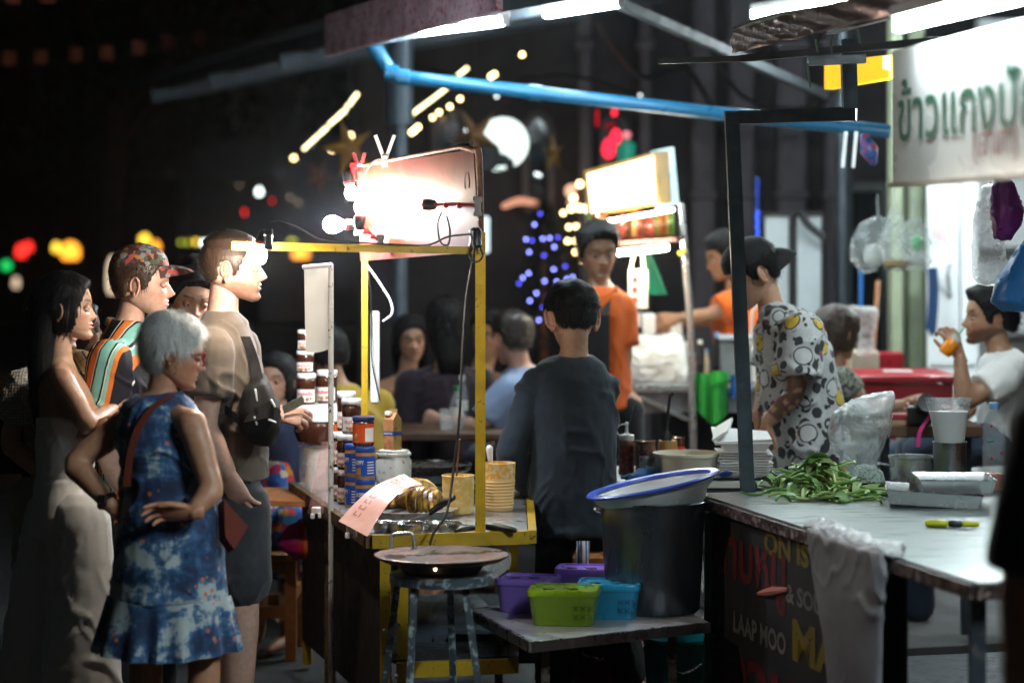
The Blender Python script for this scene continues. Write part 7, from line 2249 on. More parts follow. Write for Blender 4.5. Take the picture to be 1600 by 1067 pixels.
# ------------------------------------------------------------------ the cook at the cart and the cooks behind
cook = Person('cook in a charcoal long-sleeved top seen from behind, working at the yellow cart', 9.2, 6,
              head=(894, 497, .250, 14, -14, 0), neck=(896, 567), hip=(897, 800), k=.97, skinm=SK_MID, neckr=.056, face=dict(ear=(1.4, -50)),
              L=[(838, 604, 0), (800, 706, -.04), (826, 772, .10)], R=[(940, 604, .02), (932, 715, .16), (905, 760, .30)],
              hand={'L': dict(f=(-.45, -.1, -.75), up=(-.6, -.5, .5), curls=[(.25, .3, .2), (.35, .4, .3), (.45, .5, .3), (.5, .5, .4)])},
              legs=[[(930, 830, .02), (948, 945, -.02), (984, 1046, .12)], [(876, 830, .02), (868, 955, .02), (868, 1075, .02)]],
              sil=[(556, 868, 926, .065), (568, 846, 946, .09), (592, 832, 957, .12), (640, 828, 964, .14), (700, 829, 965, .145), (770, 827, 967, .15), (834, 825, 969, .155)])
cook.hair(H_BLACK, [(0, .07), (30, .066), (48, .05), (62, .028), (76, -.01), (92, .015), (104, .018), (114, -.035), (150, -.062), (180, -.072)],
          lambda z, ad: np.where(z > .02, .024, .010) * np.where(z < -.04, .5, 1), 3200, .016, 'down', width=.0010, lift=.03, spread=.10)
cook.top(GREYT, sil=cook.sil, sleeves=(1.85, 1.85), sl=(.066, .05), amp=.0085, fs=(5.5, 5.5, 4.6), seed=11)
_m = MB(); _m.tube([cook.neck + Vector((math.cos(a) * .070, math.sin(a) * .066, .012 - .014 * math.sin(a) * -1)) for a in np.linspace(0, 6.283, 25)], .0065, 8)
cook.part(_m, 'collar', cloth('charcoal rib', (.03, .04, .048)))
cook.bottoms(BLACKC, .97, (.1, .092, .078))
for _lg in cook.legs[:1]:
    _a = _lg[2]
    _m = MB(); _m.sheet(lambda u, v: _a + Vector(((u - .25) * .25, (v - .5) * .085 * (1 - .3 * u), -.075 + .012 * math.sin(u * 3))), 8, 4, thick=.016)
    cook.part(_m, 'sandal', mat('red rubber', (.30, .03, .02), .6))
    _m = MB(); _m.tube([_a + Vector((.12, -.05, -.06)), _a + Vector((.10, -.03, -.012)), _a + Vector((.10, .03, -.012)), _a + Vector((.12, .05, -.06))], .007, 6, sub=3)
    cook.part(_m, 'sandal_strap', mat('pale strap', (.5, .45, .4), .6))

orange = Person('street cook in an orange shirt and black apron, facing the camera behind the charcoal-shirted cook', 11.3, 172,
                head=(934, 396, .250, 193, -6, 2), neck=(940, 458), hip=(950, 640), k=1.0, q=0, skinm=SK_TAN,
                L=[(972, 482, 0), (974, 575, -.03), (936, 612, -.18)], R=[(910, 482, .0), (905, 580, -.1), (925, 615, -.2)],
                sil=[(446, 918, 962, .065), (460, 902, 980, .11), (490, 900, 984, .14), (560, 905, 984, .14), (640, 900, 990, .15)])
orange.hair(H_BLACK, LINE_SHORT, THK(.034, .012, .012), 900, .03, 'fwd', width=.0015, lift=.08, spread=.15)
ORC = cloth('orange polo cotton', (.72, .13, .015), var=.08)
_sh = orange.top(ORC, sil=orange.sil, sleeves=(.62, .62), sl=(.075, .075), amp=.005, name='polo_shirt')
_m = MB(); _m.sheet(lambda u, v: orange.pt((904 + 48 * u, 492 + 198 * v, -.175 - .03 * math.sin(u * 3.14))), 6, 8, thick=.006)
for _x0, _x1 in ((908, 924), (942, 952)):
    _m.bar(orange.pt((_x0, 502, -.18)), orange.pt((_x1, 456, -.075)), .035, .006)
orange.part(_m, 'apron', BLACKC)
_m = MB(); _m.sheet(lambda u, v: orange.pt((914 + 50 * u, 447 + 16 * math.sin(u * 3.14) + 9 * v, -.06 - .05 * math.sin(u * 3.14))), 8, 2, thick=.012)
orange.part(_m, 'collar', ORC, _sh)
orange.bottoms(BLACKC, .95)

helper = Person('second cook in orange, arm stretched over the far stall, half behind the dark pole', 12.6, 100,
                head=(1134, 402, .245, 100, -14, 0), neck=(1150, 456), hip=(1170, 600), k=.97, q=0, skinm=SK_TAN,
                L=[(1146, 474, -.19), (1106, 492, -.22), (1062, 497, -.22)], R=[(1140, 474, .19), (1110, 500, .25), (1066, 506, .25)])
helper.hair(H_BLACK, LINE_SHORT, THK(.02, .01), 300, .03, 'down')
cap_mesh(helper, 'cap', BLACKC, 180, zline=.05, up=.014)
helper.top(ORC, ease=.03, sleeves=(.55, .55), sl=(.078, .08), name='polo_shirt')
helper.bottoms(BLACKC, .95)

seller = Person('man in a backwards black cap and blob-printed grey T-shirt, looking down at white boxes', 9.85, 92,
                head=(1178, 430, .256, 97, -24, 0), neck=(1210, 492), hip=(1262, 745), k=1.0, skinm=SK_MID, neckr=.054,
                L=[(1252, 520, -.2), (1244, 612, -.24), (1199, 660, -.2)], R=[(1225, 520, .18), (1200, 600, .16), (1184, 655, .04)],
                hand={'L': dict(f=(-.25, -.1, -1), up=(-.8, -.5, .2), curls=[(.15, .2, .1), (.2, .25, .15), (.2, .3, .2), (.25, .3, .2)]),
                      'R': dict(f=(.1, 0, -1), up=(-.9, .1, 0), curls=[(.2, .3, .2)] * 4)},
                face=dict(nose=.9, nosew=1.1, lid=1.0),
                sil=[(476, 1196, 1240, .07), (490, 1188, 1264, .13), (515, 1184, 1288, .19), (560, 1184, 1304, .19), (620, 1187, 1317, .18), (690, 1198, 1328, .20), (742, 1206, 1324, .20)])
seller.hair(H_BLACK, LINE_SHORT, THK(.016, .007), 700, .02, 'down')
cap_mesh(seller, 'cap', BLACKC, 180, 9, zline=.047, up=.018, peak=.08, tilt=-4, droop=.055)
seller.top(cloth_blobs(), sil=seller.sil, sleeves=(.74, .74), sl=(.088, .102), amp=.007, fs=(7, 7, 3), name='t_shirt', seed=5)
seller.bottoms(DENIM, .95)
_at = seller.body.data.color_attributes['tint'].data
_el = seller.arm['L'][1]; _wr = seller.arm['L'][2]
_cc = np.empty(len(seller.body.data.vertices) * 3); seller.body.data.vertices.foreach_get('co', _cc); _cc = _cc.reshape(-1, 3)
_ink = np.minimum(np.linalg.norm(_cc - np.array(_el + Vector((0, 0, .04))), axis=1), np.linalg.norm(_cc - np.array(_el.lerp(_wr, .25)), axis=1)) < .095
_ink &= vnoise(_cc * 42, 2) > -.25
for _i in np.nonzero(_ink)[0]: _at[int(_i)].color = (.30, .24, .26, 1)

drinker = Person('bearded man in a white V-neck T-shirt seated at the red table, raising an orange drink', 10.5, 92,
                 head=(1545, 498, .250, 93, 4, 0), neck=(1566, 556), hip=(1585, 690), k=1.0, q=0, skinm=SK_TAN, seated=True, face=dict(beard=1.0, nose=1.1),
                 L=[(1568, 588, -.2), (1508, 628, -.26), (1499, 556, -.24)], hand={'L': dict(f=(-.35, .0, .8), up=(.3, -1, .2), curls=[(.7, .8, .6)] * 4)},
                 R=[(1562, 590, .2), (1500, 650, .2), (1450, 640, .1)],
                 sil=[(546, 1546, 1590, .065), (560, 1532, 1606, .14), (600, 1526, 1626, .19), (650, 1528, 1636, .18), (700, 1536, 1636, .18)])
drinker.hair(H_BLACK, LINE_SHORT, THK(.036, .020, .022), 900, .03, 'back', curl=.004, lift=.1)
drinker.top(WHITEC, sil=drinker.sil, sleeves=(.55, .55), sl=(.08, .085), name='t_shirt')
drinker.bottoms(DENIM, .95)

diner = Person('woman with brown hair at the red table, seen past the shoulder of the blob-print shirt', 10.9, -70,
               head=(1308, 522, .235, -60, -6, 0), neck=(1304, 580), hip=(1296, 720), k=.9, female=True, q=0, skinm=SK_MID, seated=True,
               R=[(1318, 592, -.15), (1356, 640, -.15), (1410, 632, -.1)])
diner.hair(H_BROWN, LINE_LONG, THK(.02, .018), 500, .05, 'down', lift=.15, extra=long_hair(.08, .05, .25, 5, 200))
diner.top(cloth_mix('leaf print cotton', 40, [(0, (.05, .05, .05)), (.45, (.35, .36, .30)), (.55, (.12, .14, .10)), (.7, (.42, .40, .34))]), ease=.02, sleeves=(.45, .45))
diner.bottoms(DENIM, .95)

passer = Person('passer-by in black at the right edge, close to the camera and dark', 4.9, 70,
                head=(1720, 400, .24, 70, 0, 0), neck=(1715, 500), hip=(1700, 1000), k=1.0, q=0, skinm=SK_TAN,
                L=[(1650, 660, -.1), (1592, 905, -.12), (1590, 1120, -.1)])
passer.hair(H_BLACK, LINE_SHORT, THK(.03, .012), 300, .03, 'down')
passer.top(cloth('black heavy cotton', (.008, .008, .009)), ease=.04, sleeves=(.98, .98), sl=(.088, .078), amp=.006)
passer.bottoms(BLACKC, .95)

# ------------------------------------------------------------------ diners in the half dark behind the cart
bluet = Person('man in a light blue T-shirt seated with his back to the camera behind the cook', 11.5, 35,
               head=(800, 530, .250, 30, -6, 0), neck=(818, 586), hip=(840, 730), k=1.04, q=0, skinm=SK_FAIR, seated=True,
               L=[(795, 612, -.1), (752, 668, -.1), (688, 656, .1)], R=None,
               sil=[(572, 792, 850, .07), (590, 778, 880, .15), (630, 775, 890, .17), (730, 780, 890, .18)])
bluet.hair(H_DARK, LINE_SHORT, THK(.018, .008, .008), 900, .02, 'down')
bluet.top(cloth('light blue jersey', (.24, .32, .50), var=.1), sil=bluet.sil, sleeves=(.8, .8), sl=(.08, .085), name='t_shirt')
bluet.bottoms(DENIM, .95)

browns = Person('man in a brown shirt at the dark table, left of the light blue T-shirt', 12.3, 160,
                head=(764, 524, .245, 150, -8, 0), neck=(748, 582), hip=(722, 730), k=1.05, q=0, skinm=SK_TAN, seated=True,
                R=[(690, 625, -.05), (672, 690, -.15), (690, 650, -.4)])
browns.hair(H_BLACK, LINE_SHORT, THK(.02, .01), 400, .03, 'down')
browns.top(cloth('brown cotton', (.11, .05, .022)), ease=.03, sleeves=(.7, .7), sl=(.08, .085))
browns.bottoms(BLACKC, .95)

purple = Person('person in a dark purple top with black hair, back turned, at the dark table', 11.8, 20,
                head=(698, 514, .245, 15, 0, 0), neck=(696, 572), hip=(690, 720), k=1.0, q=0, skinm=SK_TAN, seated=True)
purple.hair(H_BLACK, LINE_LONG, THK(.03, .02), 700, .05, 'down', extra=long_hair(.08, .05, .2, 6, 200))
purple.top(cloth('aubergine jersey', (.012, .005, .012)), ease=.025, sleeves=(.9, .9), sl=(.07, .075))
purple.bottoms(BLACKC, .95)

smiler = Person('smiling woman with long black hair in an orange sleeveless top at the dark table', 12.2, 185,
                head=(642, 531, .226, 192, -4, 4), neck=(636, 584), hip=(630, 730), k=.9, female=True, q=0, skinm=SK_TAN, seated=True, face=dict(lips=1.2, nosew=1.2))
smiler.hair(H_BLACK, LINE_LONG, THK(.022, .018), 500, .05, 'down', lift=.1, extra=long_hair(.09, .05, .3, 7, 200))
smiler.top(cloth('burnt orange jersey', (.35, .10, .02)), -.2, .9, .012, 0, (0, 0), name='tank_top')
smiler.bottoms(BLACKC, .95)

mustard = Person('person in a mustard yellow shirt seated behind the tower of spread jars', 11.0, 25,
                 head=(512, 556, .235, 20, -8, 0), neck=(532, 612), hip=(560, 730), k=.95, q=0, skinm=SK_TAN, seated=True,
                 sil=[(598, 515, 552, .07), (614, 498, 575, .14), (660, 488, 600, .16), (730, 490, 605, .17)])
mustard.hair(H_BLACK, LINE_SHORT, THK(.022, .014), 400, .03, 'down')
mustard.top(cloth('mustard cotton', (.38, .25, .03)), sil=mustard.sil, sleeves=(.8, .8), sl=(.075, .08))
mustard.bottoms(BLACKC, .95)

bencher = Person('child in a bright multicoloured skirt sitting on the wooden bench behind the tall man', 10.45, 150,
                 head=(431, 596, .220, 165, 2, 0), neck=(434, 645), hip=(436, 800), k=.82, female=True, q=0, skinm=SK_MID, seated=True,
                 legs=[[(420, 800, 0), (408, 825, -.30), (404, 985, -.28)], [(452, 800, 0), (450, 825, -.30), (448, 990, -.28)]])
bencher.hair(H_BLACK, LINE_LONG, THK(.022, .018), 500, .05, 'down', extra=long_hair(.085, .05, .25, 2, 200))
bencher.top(cloth('navy cotton', (.02, .03, .07)), ease=.02, sleeves=(.8, .8))
bencher.bottoms(cloth_mix('carnival print cotton', 26, [(0, (.02, .12, .45)), (.2, (.55, .05, .06)), (.36, (.03, .25, .5)), (.5, (.65, .60, .5)), (.62, (.6, .22, .03)), (.76, (.02, .05, .25)), (.9, (.45, .04, .15))], feat='cells'),
                .62, (.12, .12, .14), name='skirt', amp=.012, sil=[(715, 405, 468, .16), (770, 398, 474, .19), (822, 392, 476, .3)])
# ------------------------------------------------------------------ prep table behind the cook
PT = .81
prep = empty('prep_table', P(1050, 760, 9.7), 'white-topped prep table between the cook and the blob-print shirt', 'table'); prep.location.z = 0
xa, xb = P(958, 740, 9.7).x, P(1222, 740, 9.7).x
mb = MB(); mb.box(((xa + xb) / 2, 9.62, PT - .015), (xb - xa, .62, .03), bev=.004); mb.build('top', mat('white laminate', (.66, .68, .66), .35, var=.08), prep)
for x_ in (xa + .04, xb - .04):
    for y_ in (9.36, 9.88): mb = MB(); mb.bar((x_, y_, 0), (x_, y_, PT - .031), .03, .03, up=(0, 1, 0)); mb.build('leg', DARKST, prep)
mb = MB(); mb.box(((xa + xb) / 2, 9.33, PT - .08), (xb - xa - .1, .02, .09)); mb.build('apron', DARKST, prep)


def onp(x, d): p = P(x, 700, d); return Vector((p.x, p.y, PT + .0004))


c = onp(979, 9.55)
t = empty('sauce_bottle', c, 'squeeze bottle of brown chocolate sauce with a white spout cap', 'bottle')
mb = MB(); mb.lathe([(.030, 0), (.033, .006), (.033, .02), (.031, .03), (.031, .105), (.033, .115), (.031, .128), (.026, .136)], c, 22); mb.build('body', mat('chocolate sauce', (.13, .042, .018), .2, var=.25, coat=.5), t)
mb = MB(); mb.lathe([(.029, .136), (.030, .138), (.030, .158), (.012, .162), (.007, .166), (.005, .195), (.0075, .198), (.0075, .206), (.003, .209)], c, 20); cp = mb.build('cap', WHITEP, t)
mb = MB(); mb.tube([c + Vector((0, -.005, .200)), c + Vector((-.025, -.008, .198)), c + Vector((-.04, -.006, .178)), c + Vector((-.030, -.004, .155))], .0028, 6, sub=4); mb.build('strap', WHITEP, cp)
mb = MB(); mb.sheet(lambda u, v: c + Vector((math.cos(-2.5 + 1.9 * u) * .0325, math.sin(-2.5 + 1.9 * u) * .0325, .03 + .075 * v)), 12, 1)
q = NB('dark fruit label'); f = q.vor(45, out='Distance'); q.col(q.ramp(q.noise(60, 4), [(.35, (.05, .012, .012)), (.52, (.16, .02, .02)), (.62, (.50, .06, .06)), (.72, (.55, .40, .36))])); q.set(Roughness=.35); mb.build('label', q.m, t)
c = onp(1009, 9.50)
t = empty('open_spread_jar', c, 'open spread jar smeared with chocolate, its white back label showing', 'jar')
mb = MB(); mb.lathe([(.036, 0), (.041, .006), (.041, .05), (.039, .06), (.042, .085), (.041, .105), (.037, .118), (.037, .132), (.039, .134), (.039, .140), (.034, .141), (.033, .10)], c, 24); mb.build('glass', mat('smeared jar glass', (.26, .14, .10), .25, var=.5, vs=24, wear=((.09, .03, .015), .5), coat=.5), t)
mb = MB(); mb.sheet(lambda u, v: c + Vector((math.cos(-2.3 + 1.5 * u) * .0420, math.sin(-2.3 + 1.5 * u) * .0420, .018 + .065 * v)), 10, 1); lb = mb.build('label', LABW, t)
mb = MB()
for k in range(6): mb.sheet(lambda u, v: c + Vector((math.cos(-1.7 + .7 * u) * .0428, math.sin(-1.7 + .7 * u) * .0428, .026 + k * .008 + .002 * v)), 5, 1)
for k in range(9): mb.sheet(lambda u, v: c + Vector((math.cos(-2.2 + .03 * k + .014 * u) * .0428, math.sin(-2.2 + .03 * k + .014 * u) * .0428, .060 + .016 * v)), 1, 1)
mb.build('print', INKK, lb)
c = onp(1043, 9.72)
t = empty('open_peanut_jar', c, 'open peanut butter jar with a blue label, dark spoon standing in it', 'jar')
mb = MB(); mb.lathe([(.036, 0), (.040, .006), (.040, .09), (.037, .112), (.037, .122), (.033, .123), (.02, .12)], c, 22); mb.build('glass', PNUT, t)
mb = MB(); mb.sheet(lambda u, v: c + Vector((math.cos(-2.6 + 1.0 * u) * .0408, math.sin(-2.6 + 1.0 * u) * .0408, .016 + .062 * v)), 8, 1); lb = mb.build('label', LABB, t)
mb = MB(); mb.sheet(lambda u, v: c + Vector((math.cos(-1.95 + .3 * u) * .0414, math.sin(-1.95 + .3 * u) * .0414, .030 + .036 * v)), 3, 1); mb.build('print', INKW, lb)
t = empty('serving_spoon', c + Vector((0, 0, .13)), 'long dark spoon standing in the open peanut butter jar', 'spoon')
mb = MB(); mb.lathe([(.0, -.01), (.022, .0), (.024, .018), (.012, .038), (.007, .05)], c + Vector((-.004, 0, .115)), 14, sy=.5); mb.tube([c + Vector((-.004, 0, .16)), c + Vector((.004, 0, .25)), c + Vector((.012, 0, .305))], .006, 8, sub=3); mb.build('spoon', BLACKP, t)
mb = MB(); mb.tube([c + Vector((.012, 0, .305)), c + Vector((.02, 0, .312)), c + Vector((.022, 0, .300))], .004, 6, sub=3); mb.build('hook', BLACKP, t)
c = onp(1060, 9.82)
t = empty('chocolate_jar', c, 'small red-labelled jar beside the open peanut butter jar', 'jar')
mb = MB(); mb.lathe([(.024, 0), (.027, .005), (.027, .10), (.024, .115), (.024, .125), (.020, .126)], c, 20); mb.build('glass', CHOC, t)
mb = MB(); mb.sheet(lambda u, v: c + Vector((math.cos(-2.6 + 2.2 * u) * .0276, math.sin(-2.6 + 2.2 * u) * .0276, .03 + .06 * v)), 10, 1); lb = mb.build('label', mat('bright red label', (.62, .04, .02), .35), t)
mb = MB(); mb.ball(c + Vector((.004, -.0272, .07)), (.008, .002, .008), 8, 6); mb.build('print', LABB, lb)
mb = MB(); mb.bar(onp(955, 9.75) + Vector((.02, 0, .02)), onp(963, 9.75) + Vector((.08, 0, .265)), .022, .006)
t = tag(mb.build('palette_knife', BLACKP, loc=onp(960, 9.75)), 'dark palette knife leaning behind the sauce bottle', 'knife')
c = onp(1072, 9.42)
t = empty('white_tub', c, 'wide round white tub with batter inside on the prep table', 'tub')
mb = MB(); mb.lathe([(.108, 0), (.114, .006), (.124, .085), (.131, .088), (.131, .100), (.122, .100), (.116, .05)], c, 40); mb.build('tub', mat('milky tub plastic', (.72, .70, .58), .4, var=.06, trans=.1), t)
mb = MB(); mb.lathe([(.117, .055), (.118, .060)], c, 36); mb.build('batter', BATTER2, t)
mb = MB(); mb.rings([(onp(1000, 9.38) + Vector((0, 0, .0)), Vector((.09, 0, 0)), Vector((0, .05, 0))), (onp(1000, 9.38) + Vector((.02, 0, .025)), Vector((.06, 0, .01)), Vector((0, .04, 0))), (onp(1010, 9.38) + Vector((.02, 0, .045)), Vector((.03, 0, .0)), Vector((0, .02, 0)))], 20)
co, no, fs = remesh(mb, .008, 2); co = folds(co, no, .006, (24, 24, 24), 4)
t = empty('cloth', onp(1000, 9.38), 'crumpled blue cloth in front of the jars on the prep table', 'cloth'); link_mesh('fabric', co - np.array(onp(1000, 9.38)), fs, cloth('blue rag', (.03, .13, .33)), t)

# foam boxes
ORD = 'first second third fourth fifth sixth seventh eighth ninth tenth eleventh'.split()
FOAM = mat('white foam', (.80, .80, .80), .6, var=.03, bump=.1)
tr = onp(1162, 9.42)
t = empty('dark_tray', tr, 'dark tray with crinkled film under the stack of foam boxes', 'tray')
mb = MB(); mb.box(tr + Vector((.01, 0, .008)), (.36, .22, .014), bev=.004); mb.build('tray', BLACKP, t)
mb = MB(); mb.sheet(lambda u, v: tr + Vector((-.17 + .36 * u, -.14 + .1 * v, .02 + .01 * math.sin(u * 31) * math.sin(v * 7))), 30, 5); mb.build('film', clear_plastic('crumpled clear bag'), t)
for k in range(10):
    cz = tr + Vector((.004 * math.sin(k * 2.1), .004 * math.cos(k), .0165 + k * .0105))
    t = empty('foam_box', cz, ORD[k] + ' white foam box from the bottom of the nested stack behind the dark pole', 'box', 'nested foam boxes')
    mb = MB(); w1, d1 = .098, .082
    vs = [cz + Vector((sx * w1 * f_, sy * d1 * f_, z)) for z, f_ in ((0, .80), (.034 if k == 9 else .0095, 1.0), (.034 if k == 9 else .0095, 1.05), (.030 if k == 9 else .006, 1.06)) for sx, sy in ((-1, -1), (1, -1), (1, 1), (-1, 1))]
    mb.add(vs, [(3, 2, 1, 0)] + [(j * 4 + i, j * 4 + (i + 1) % 4, j * 4 + 4 + (i + 1) % 4, j * 4 + 4 + i) for j in range(3) for i in range(4)] + [(12, 13, 14, 15)]); mb.build('base', FOAM, t, smooth=False)
    if k == 9:
        t['label'] = 'topmost white foam box, its lid tilted open towards the left'; 
        mb = MB(); l0 = cz + Vector((-.10, 0, .036)); quadbox(mb, l0 + Vector((-.02, -.085, .0)), l0 + Vector((.20, -.085, .012)), l0 + Vector((.20, .085, .030)), l0 + Vector((-.02, .085, .048)), .012)
        quadbox(mb, l0 + Vector((-.03, -.07, .008)), l0 + Vector((.03, -.07, .045)), l0 + Vector((.06, .07, .085)), l0 + Vector((-.0, .07, .05)), .010); mb.build('lid', FOAM, t, smooth=False)

# ------------------------------------------------------------------ far stall of the orange-shirted cooks
ST = P(1080, 600, 12.0).z
st = empty('far_stall', P(1080, 610, 12.2), 'far food stall with a glowing sign box, silver pole and steel counter', 'stall'); st.location.z = 0
x0, x1 = P(968, 600, 12.0).x, P(1215, 600, 12.0).x
mb = MB(); mb.box(((x0 + x1) / 2, 12.35, ST - .02), (x1 - x0, .8, .04), bev=.006); mb.build('counter', STEEL, st)
mb = MB(); mb.box(((x0 + x1) / 2, 12.35, ST - .09), (x1 - x0 - .06, .74, .10)); mb.build('frame', GALV, st)
mb = MB(); mb.box(((x0 + x1) / 2 + .1, 12.62, ST - .48), (x1 - x0 - .3, .02, .66)); mb.build('back_panel', mat('grey panel', (.07, .075, .085), .6), st)
for x_ in (x0 + .06, x1 - .06):
    for y_ in (12.02, 12.68): mb = MB(); mb.bar((x_, y_, 0), (x_, y_, ST - .145), .04, .04, up=(0, 1, 0)); mb.build('leg', GALV, st)
mb = MB(); mb.bar(P(1000, 620, 11.98), P(1075, 655, 11.98), .05, .02); mb.build('brace', STEEL, st)
mb = MB(); mb.tube([P(1084, 726, 11.9), P(1078, 500, 11.9), P(1063, 318, 11.9)], .018, 12); mb.build('pole', STEEL, st)
mb = MB(); mb.tube([P(1064, 390, 11.86), P(1068, 396, 11.86)], .026, 10); mb.build('pole_tie', mat('yellow tape', (.5, .42, .05), .5), st)
mb = MB(); quadbox(mb, P(917, 338, 11.9), P(1030, 318, 11.6), P(1025, 237, 11.6), P(911, 267, 11.9), .10); sb = mb.build('sign_box', mat('ochre sign frame', (.40, .22, .05), .5), st)
mb = MB(); quadbox(mb, P(923, 333, 11.88), P(1024, 316, 11.59), P(1020, 243, 11.59), P(917, 272, 11.88), .008); mb.build('lit_face', glow('sign light face', (1.0, .86, .58), 2.6), sb)
mb = MB(); quadbox(mb, P(1034, 326, 11.62), P(1061, 318, 12.0), P(1053, 230, 12.0), P(1026, 236, 11.62), .03); sp = mb.build('side_sign', mat('lit pale blue acrylic', (.4, .55, .58), .4, emis=.35, ecol=(.55, .85, .9)), sb)
mb = MB(); mb.limb([P(975, 262, 11.7), P(977, 272, 11.69), P(976, 290, 11.68)], [.006, .008, .004], 6, 2); mb.build('print', mat('lime print', (.35, .6, .1), .5), sb)
mb = MB(); mb.bar(P(1046, 270, 11.6), P(1048, 312, 11.6), .016, .006); mb.build('print', mat('slate print', (.08, .12, .14), .5), sb)
mb = MB(); mb.bar(P(905, 384, 11.9), P(1060, 374, 11.8), .16, .02, up=(0, 0, 1)); mb.build('bottle_shelf', mat('red brown board', (.12, .03, .025), .5), st)
rr = random.Random(5); cols = [(.30, .09, .02), (.12, .04, .015), (.45, .22, .06), (.10, .16, .03), (.5, .42, .25), (.20, .03, .02), (.05, .04, .03)]
for i in range(22):
    x = 915 + i * 6.4; c = P(x, 380 - (x - 905) * .065, 11.86 + rr.uniform(-.05, .05)); h = rr.uniform(.10, .16); r = rr.uniform(.014, .02); c.z += .012
    t = empty('sauce_bottle', c, (ORD[i] if i < 11 else ORD[21 - i]) + ' sauce bottle from the ' + ('left' if i < 11 else 'right') + ' on the shelf under the far glowing sign', 'bottle', 'bottles under the far sign')
    cc_ = cols[rr.randrange(7)]; mb = MB(); mb.lathe([(r * .9, 0), (r, .006), (r, h * .6), (r * .45, h * .8), (r * .45, h * .9)], c, 10); mb.build('bottle', mat('bottle %s' % cols.index(cc_), cc_, .2, var=.2), t)
    mb = MB(); mb.lathe([(r * .5, h * .9), (r * .5, h)], c, 8); mb.build('cap', REDP if i % 3 else WHITEP, t)
WT = glow('warm white tube', (1.0, .88, .62), 150)
fluoro(P(957, 396, 11.75), P(1043, 387, 11.65), 'warm lit tube under the bottle shelf of the far stall', r=.014, m=WT, hous=False)
fluoro(P(925, 350, 11.8), P(1052, 328, 11.5), 'thin lit tube just below the far glowing sign box', r=.007, m=glow('green white tube', (.85, 1, .85), 60), hous=False)
TUBE3 = glow('unseen fluorescent tube', (.86, .98, 1.0), 300)
fluoro(P(1540, 160, 12.2), P(1800, 160, 11.8), 'tube lighting the white shop interior behind the Thai sign', m=TUBE3)
fluoro(P(1180, 26, 12.4), P(1330, 4, 11.6), 'added tube hidden behind the foil-wrapped awning edge, lighting the back stalls', m=TUBE3)  # extra tube put in out of sight to light the cooks at the back
t = empty('price_card', P(997, 450, 11.8), 'white price card with three red pictures hanging by two strings from the far tube', 'card')
mb = MB(); pbox(mb, 982, 421, 1012, 482, 11.8, .006); cd = mb.build('card', mat('ivory card', (.66, .62, .54), .6), t)
for y in (436, 452, 468):
    mb = MB(); pbox(mb, 988, y - 4, 996, y + 4, 11.792, .007, bev=.002); mb.build('picture', INKR, cd)
for s in (0, 1):
    mb = MB(); mb.tube([P(986 + s * 20, 421, 11.8), P(990 + s * 14, 398, 11.8)], .008, 6); mb.build('string', mat('white tape', (.7, .66, .55), .5), t)
mb = MB(); mb.bar(P(1002, 484, 11.85), P(1002, 512, 11.85), .03, .01); mb.build('stem', GALV, t)
mb = MB(); mb.sheet(lambda u, v: P(1004 + 30 * u * v + 8 * u, 385 + 75 * v, 12.2 + .04 * math.sin(u * 4)), 6, 6, thick=.005); tag(mb.build('apron', cloth('green apron cloth', (.01, .20, .12)), loc=P(1015, 430, 12.2)), 'green cloth hanging in the dark behind the price card', 'cloth')

# load on the far counter
mb = MB()
vv = [(P(978, 594, 11.98), P(1074, 594, 11.98))]
t = empty('bag_of_boxes', P(1025, 595, 12.2), 'large white plastic bag full of foam boxes on the far counter', 'bag')
mb.rings([(P(1026, 596, 12.25), Vector((.155, 0, 0)), Vector((0, .2, 0))), (P(1026, 575, 12.25), Vector((.165, 0, 0)), Vector((0, .2, 0))), (P(1024, 545, 12.25), Vector((.15, 0, .01)), Vector((0, .18, 0))), (P(1026, 528, 12.25), Vector((.12, 0, .0)), Vector((0, .14, 0)))], 24, pw=4)
co, no, fs = remesh(mb, .012, 2); co = folds(co, no, .010, (14, 14, 14), 6); link_mesh('film', co - np.array(Vector(t.location)), fs, mat('white carrier bag', (.72, .72, .70), .45, var=.06), t)
for i, (x, y, w1, hh, lab) in enumerate(((992, 525, 28, 22, 'white foam box at the left end of the far counter pile'), (1006, 508, 34, 16, 'flat white foam box on the far counter pile'), (1055, 520, 20, 18, 'white cup stack right of the big white bag'))):
    c = P(x, y + hh / 2, 12.45); mb = MB(); mb.box(c + Vector((0, 0, .03)), (w1 / FPX * 12.4, .16, hh / FPX * 12.4 + .06), bev=.008); tag(mb.build('foam_box', FOAM, loc=c), lab, 'box')
for i, (x, w1, h, m, lab) in enumerate(((1048, 6, 50, mat('blue white bottle', (.35, .45, .6), .35), 'pale blue bottle in front of the reaching orange sleeve'), (1094, 7, 66, mat('dark jug', (.02, .02, .025), .3), 'dark thermos by the silver pole'),
                                        (1104, 5, 52, mat('cream bottle', (.6, .5, .35), .35), 'cream bottle on the far counter right of the thermos'), (1084, 5, 46, mat('glass pink', (.45, .3, .28), .3), 'pinkish bottle on the far counter beside the silver pole'), (1120, 7, 78, BLACKP, 'tall black blender jug on the far counter'))):
    c = P(x, 600, 12.15); c.z = ST + .0004; k = 12.15 / FPX; t = empty('counter_bottle', c, lab, 'bottle')
    mb = MB(); mb.lathe([(w1 * k * .9, 0), (w1 * k, .01), (w1 * k, h * k * .65), (w1 * k * .5, h * k * .82), (w1 * k * .5, h * k * .9)], c, 14); mb.build('bottle', m, t)
    mb = MB(); mb.lathe([(w1 * k * .55, h * k * .9), (w1 * k * .55, h * k)], c, 12); mb.build('cap', WHITEP if i % 2 else mat('pale blue cap', (.22, .42, .72)), t)
c = P(1152, 600, 12.1); c.z = ST
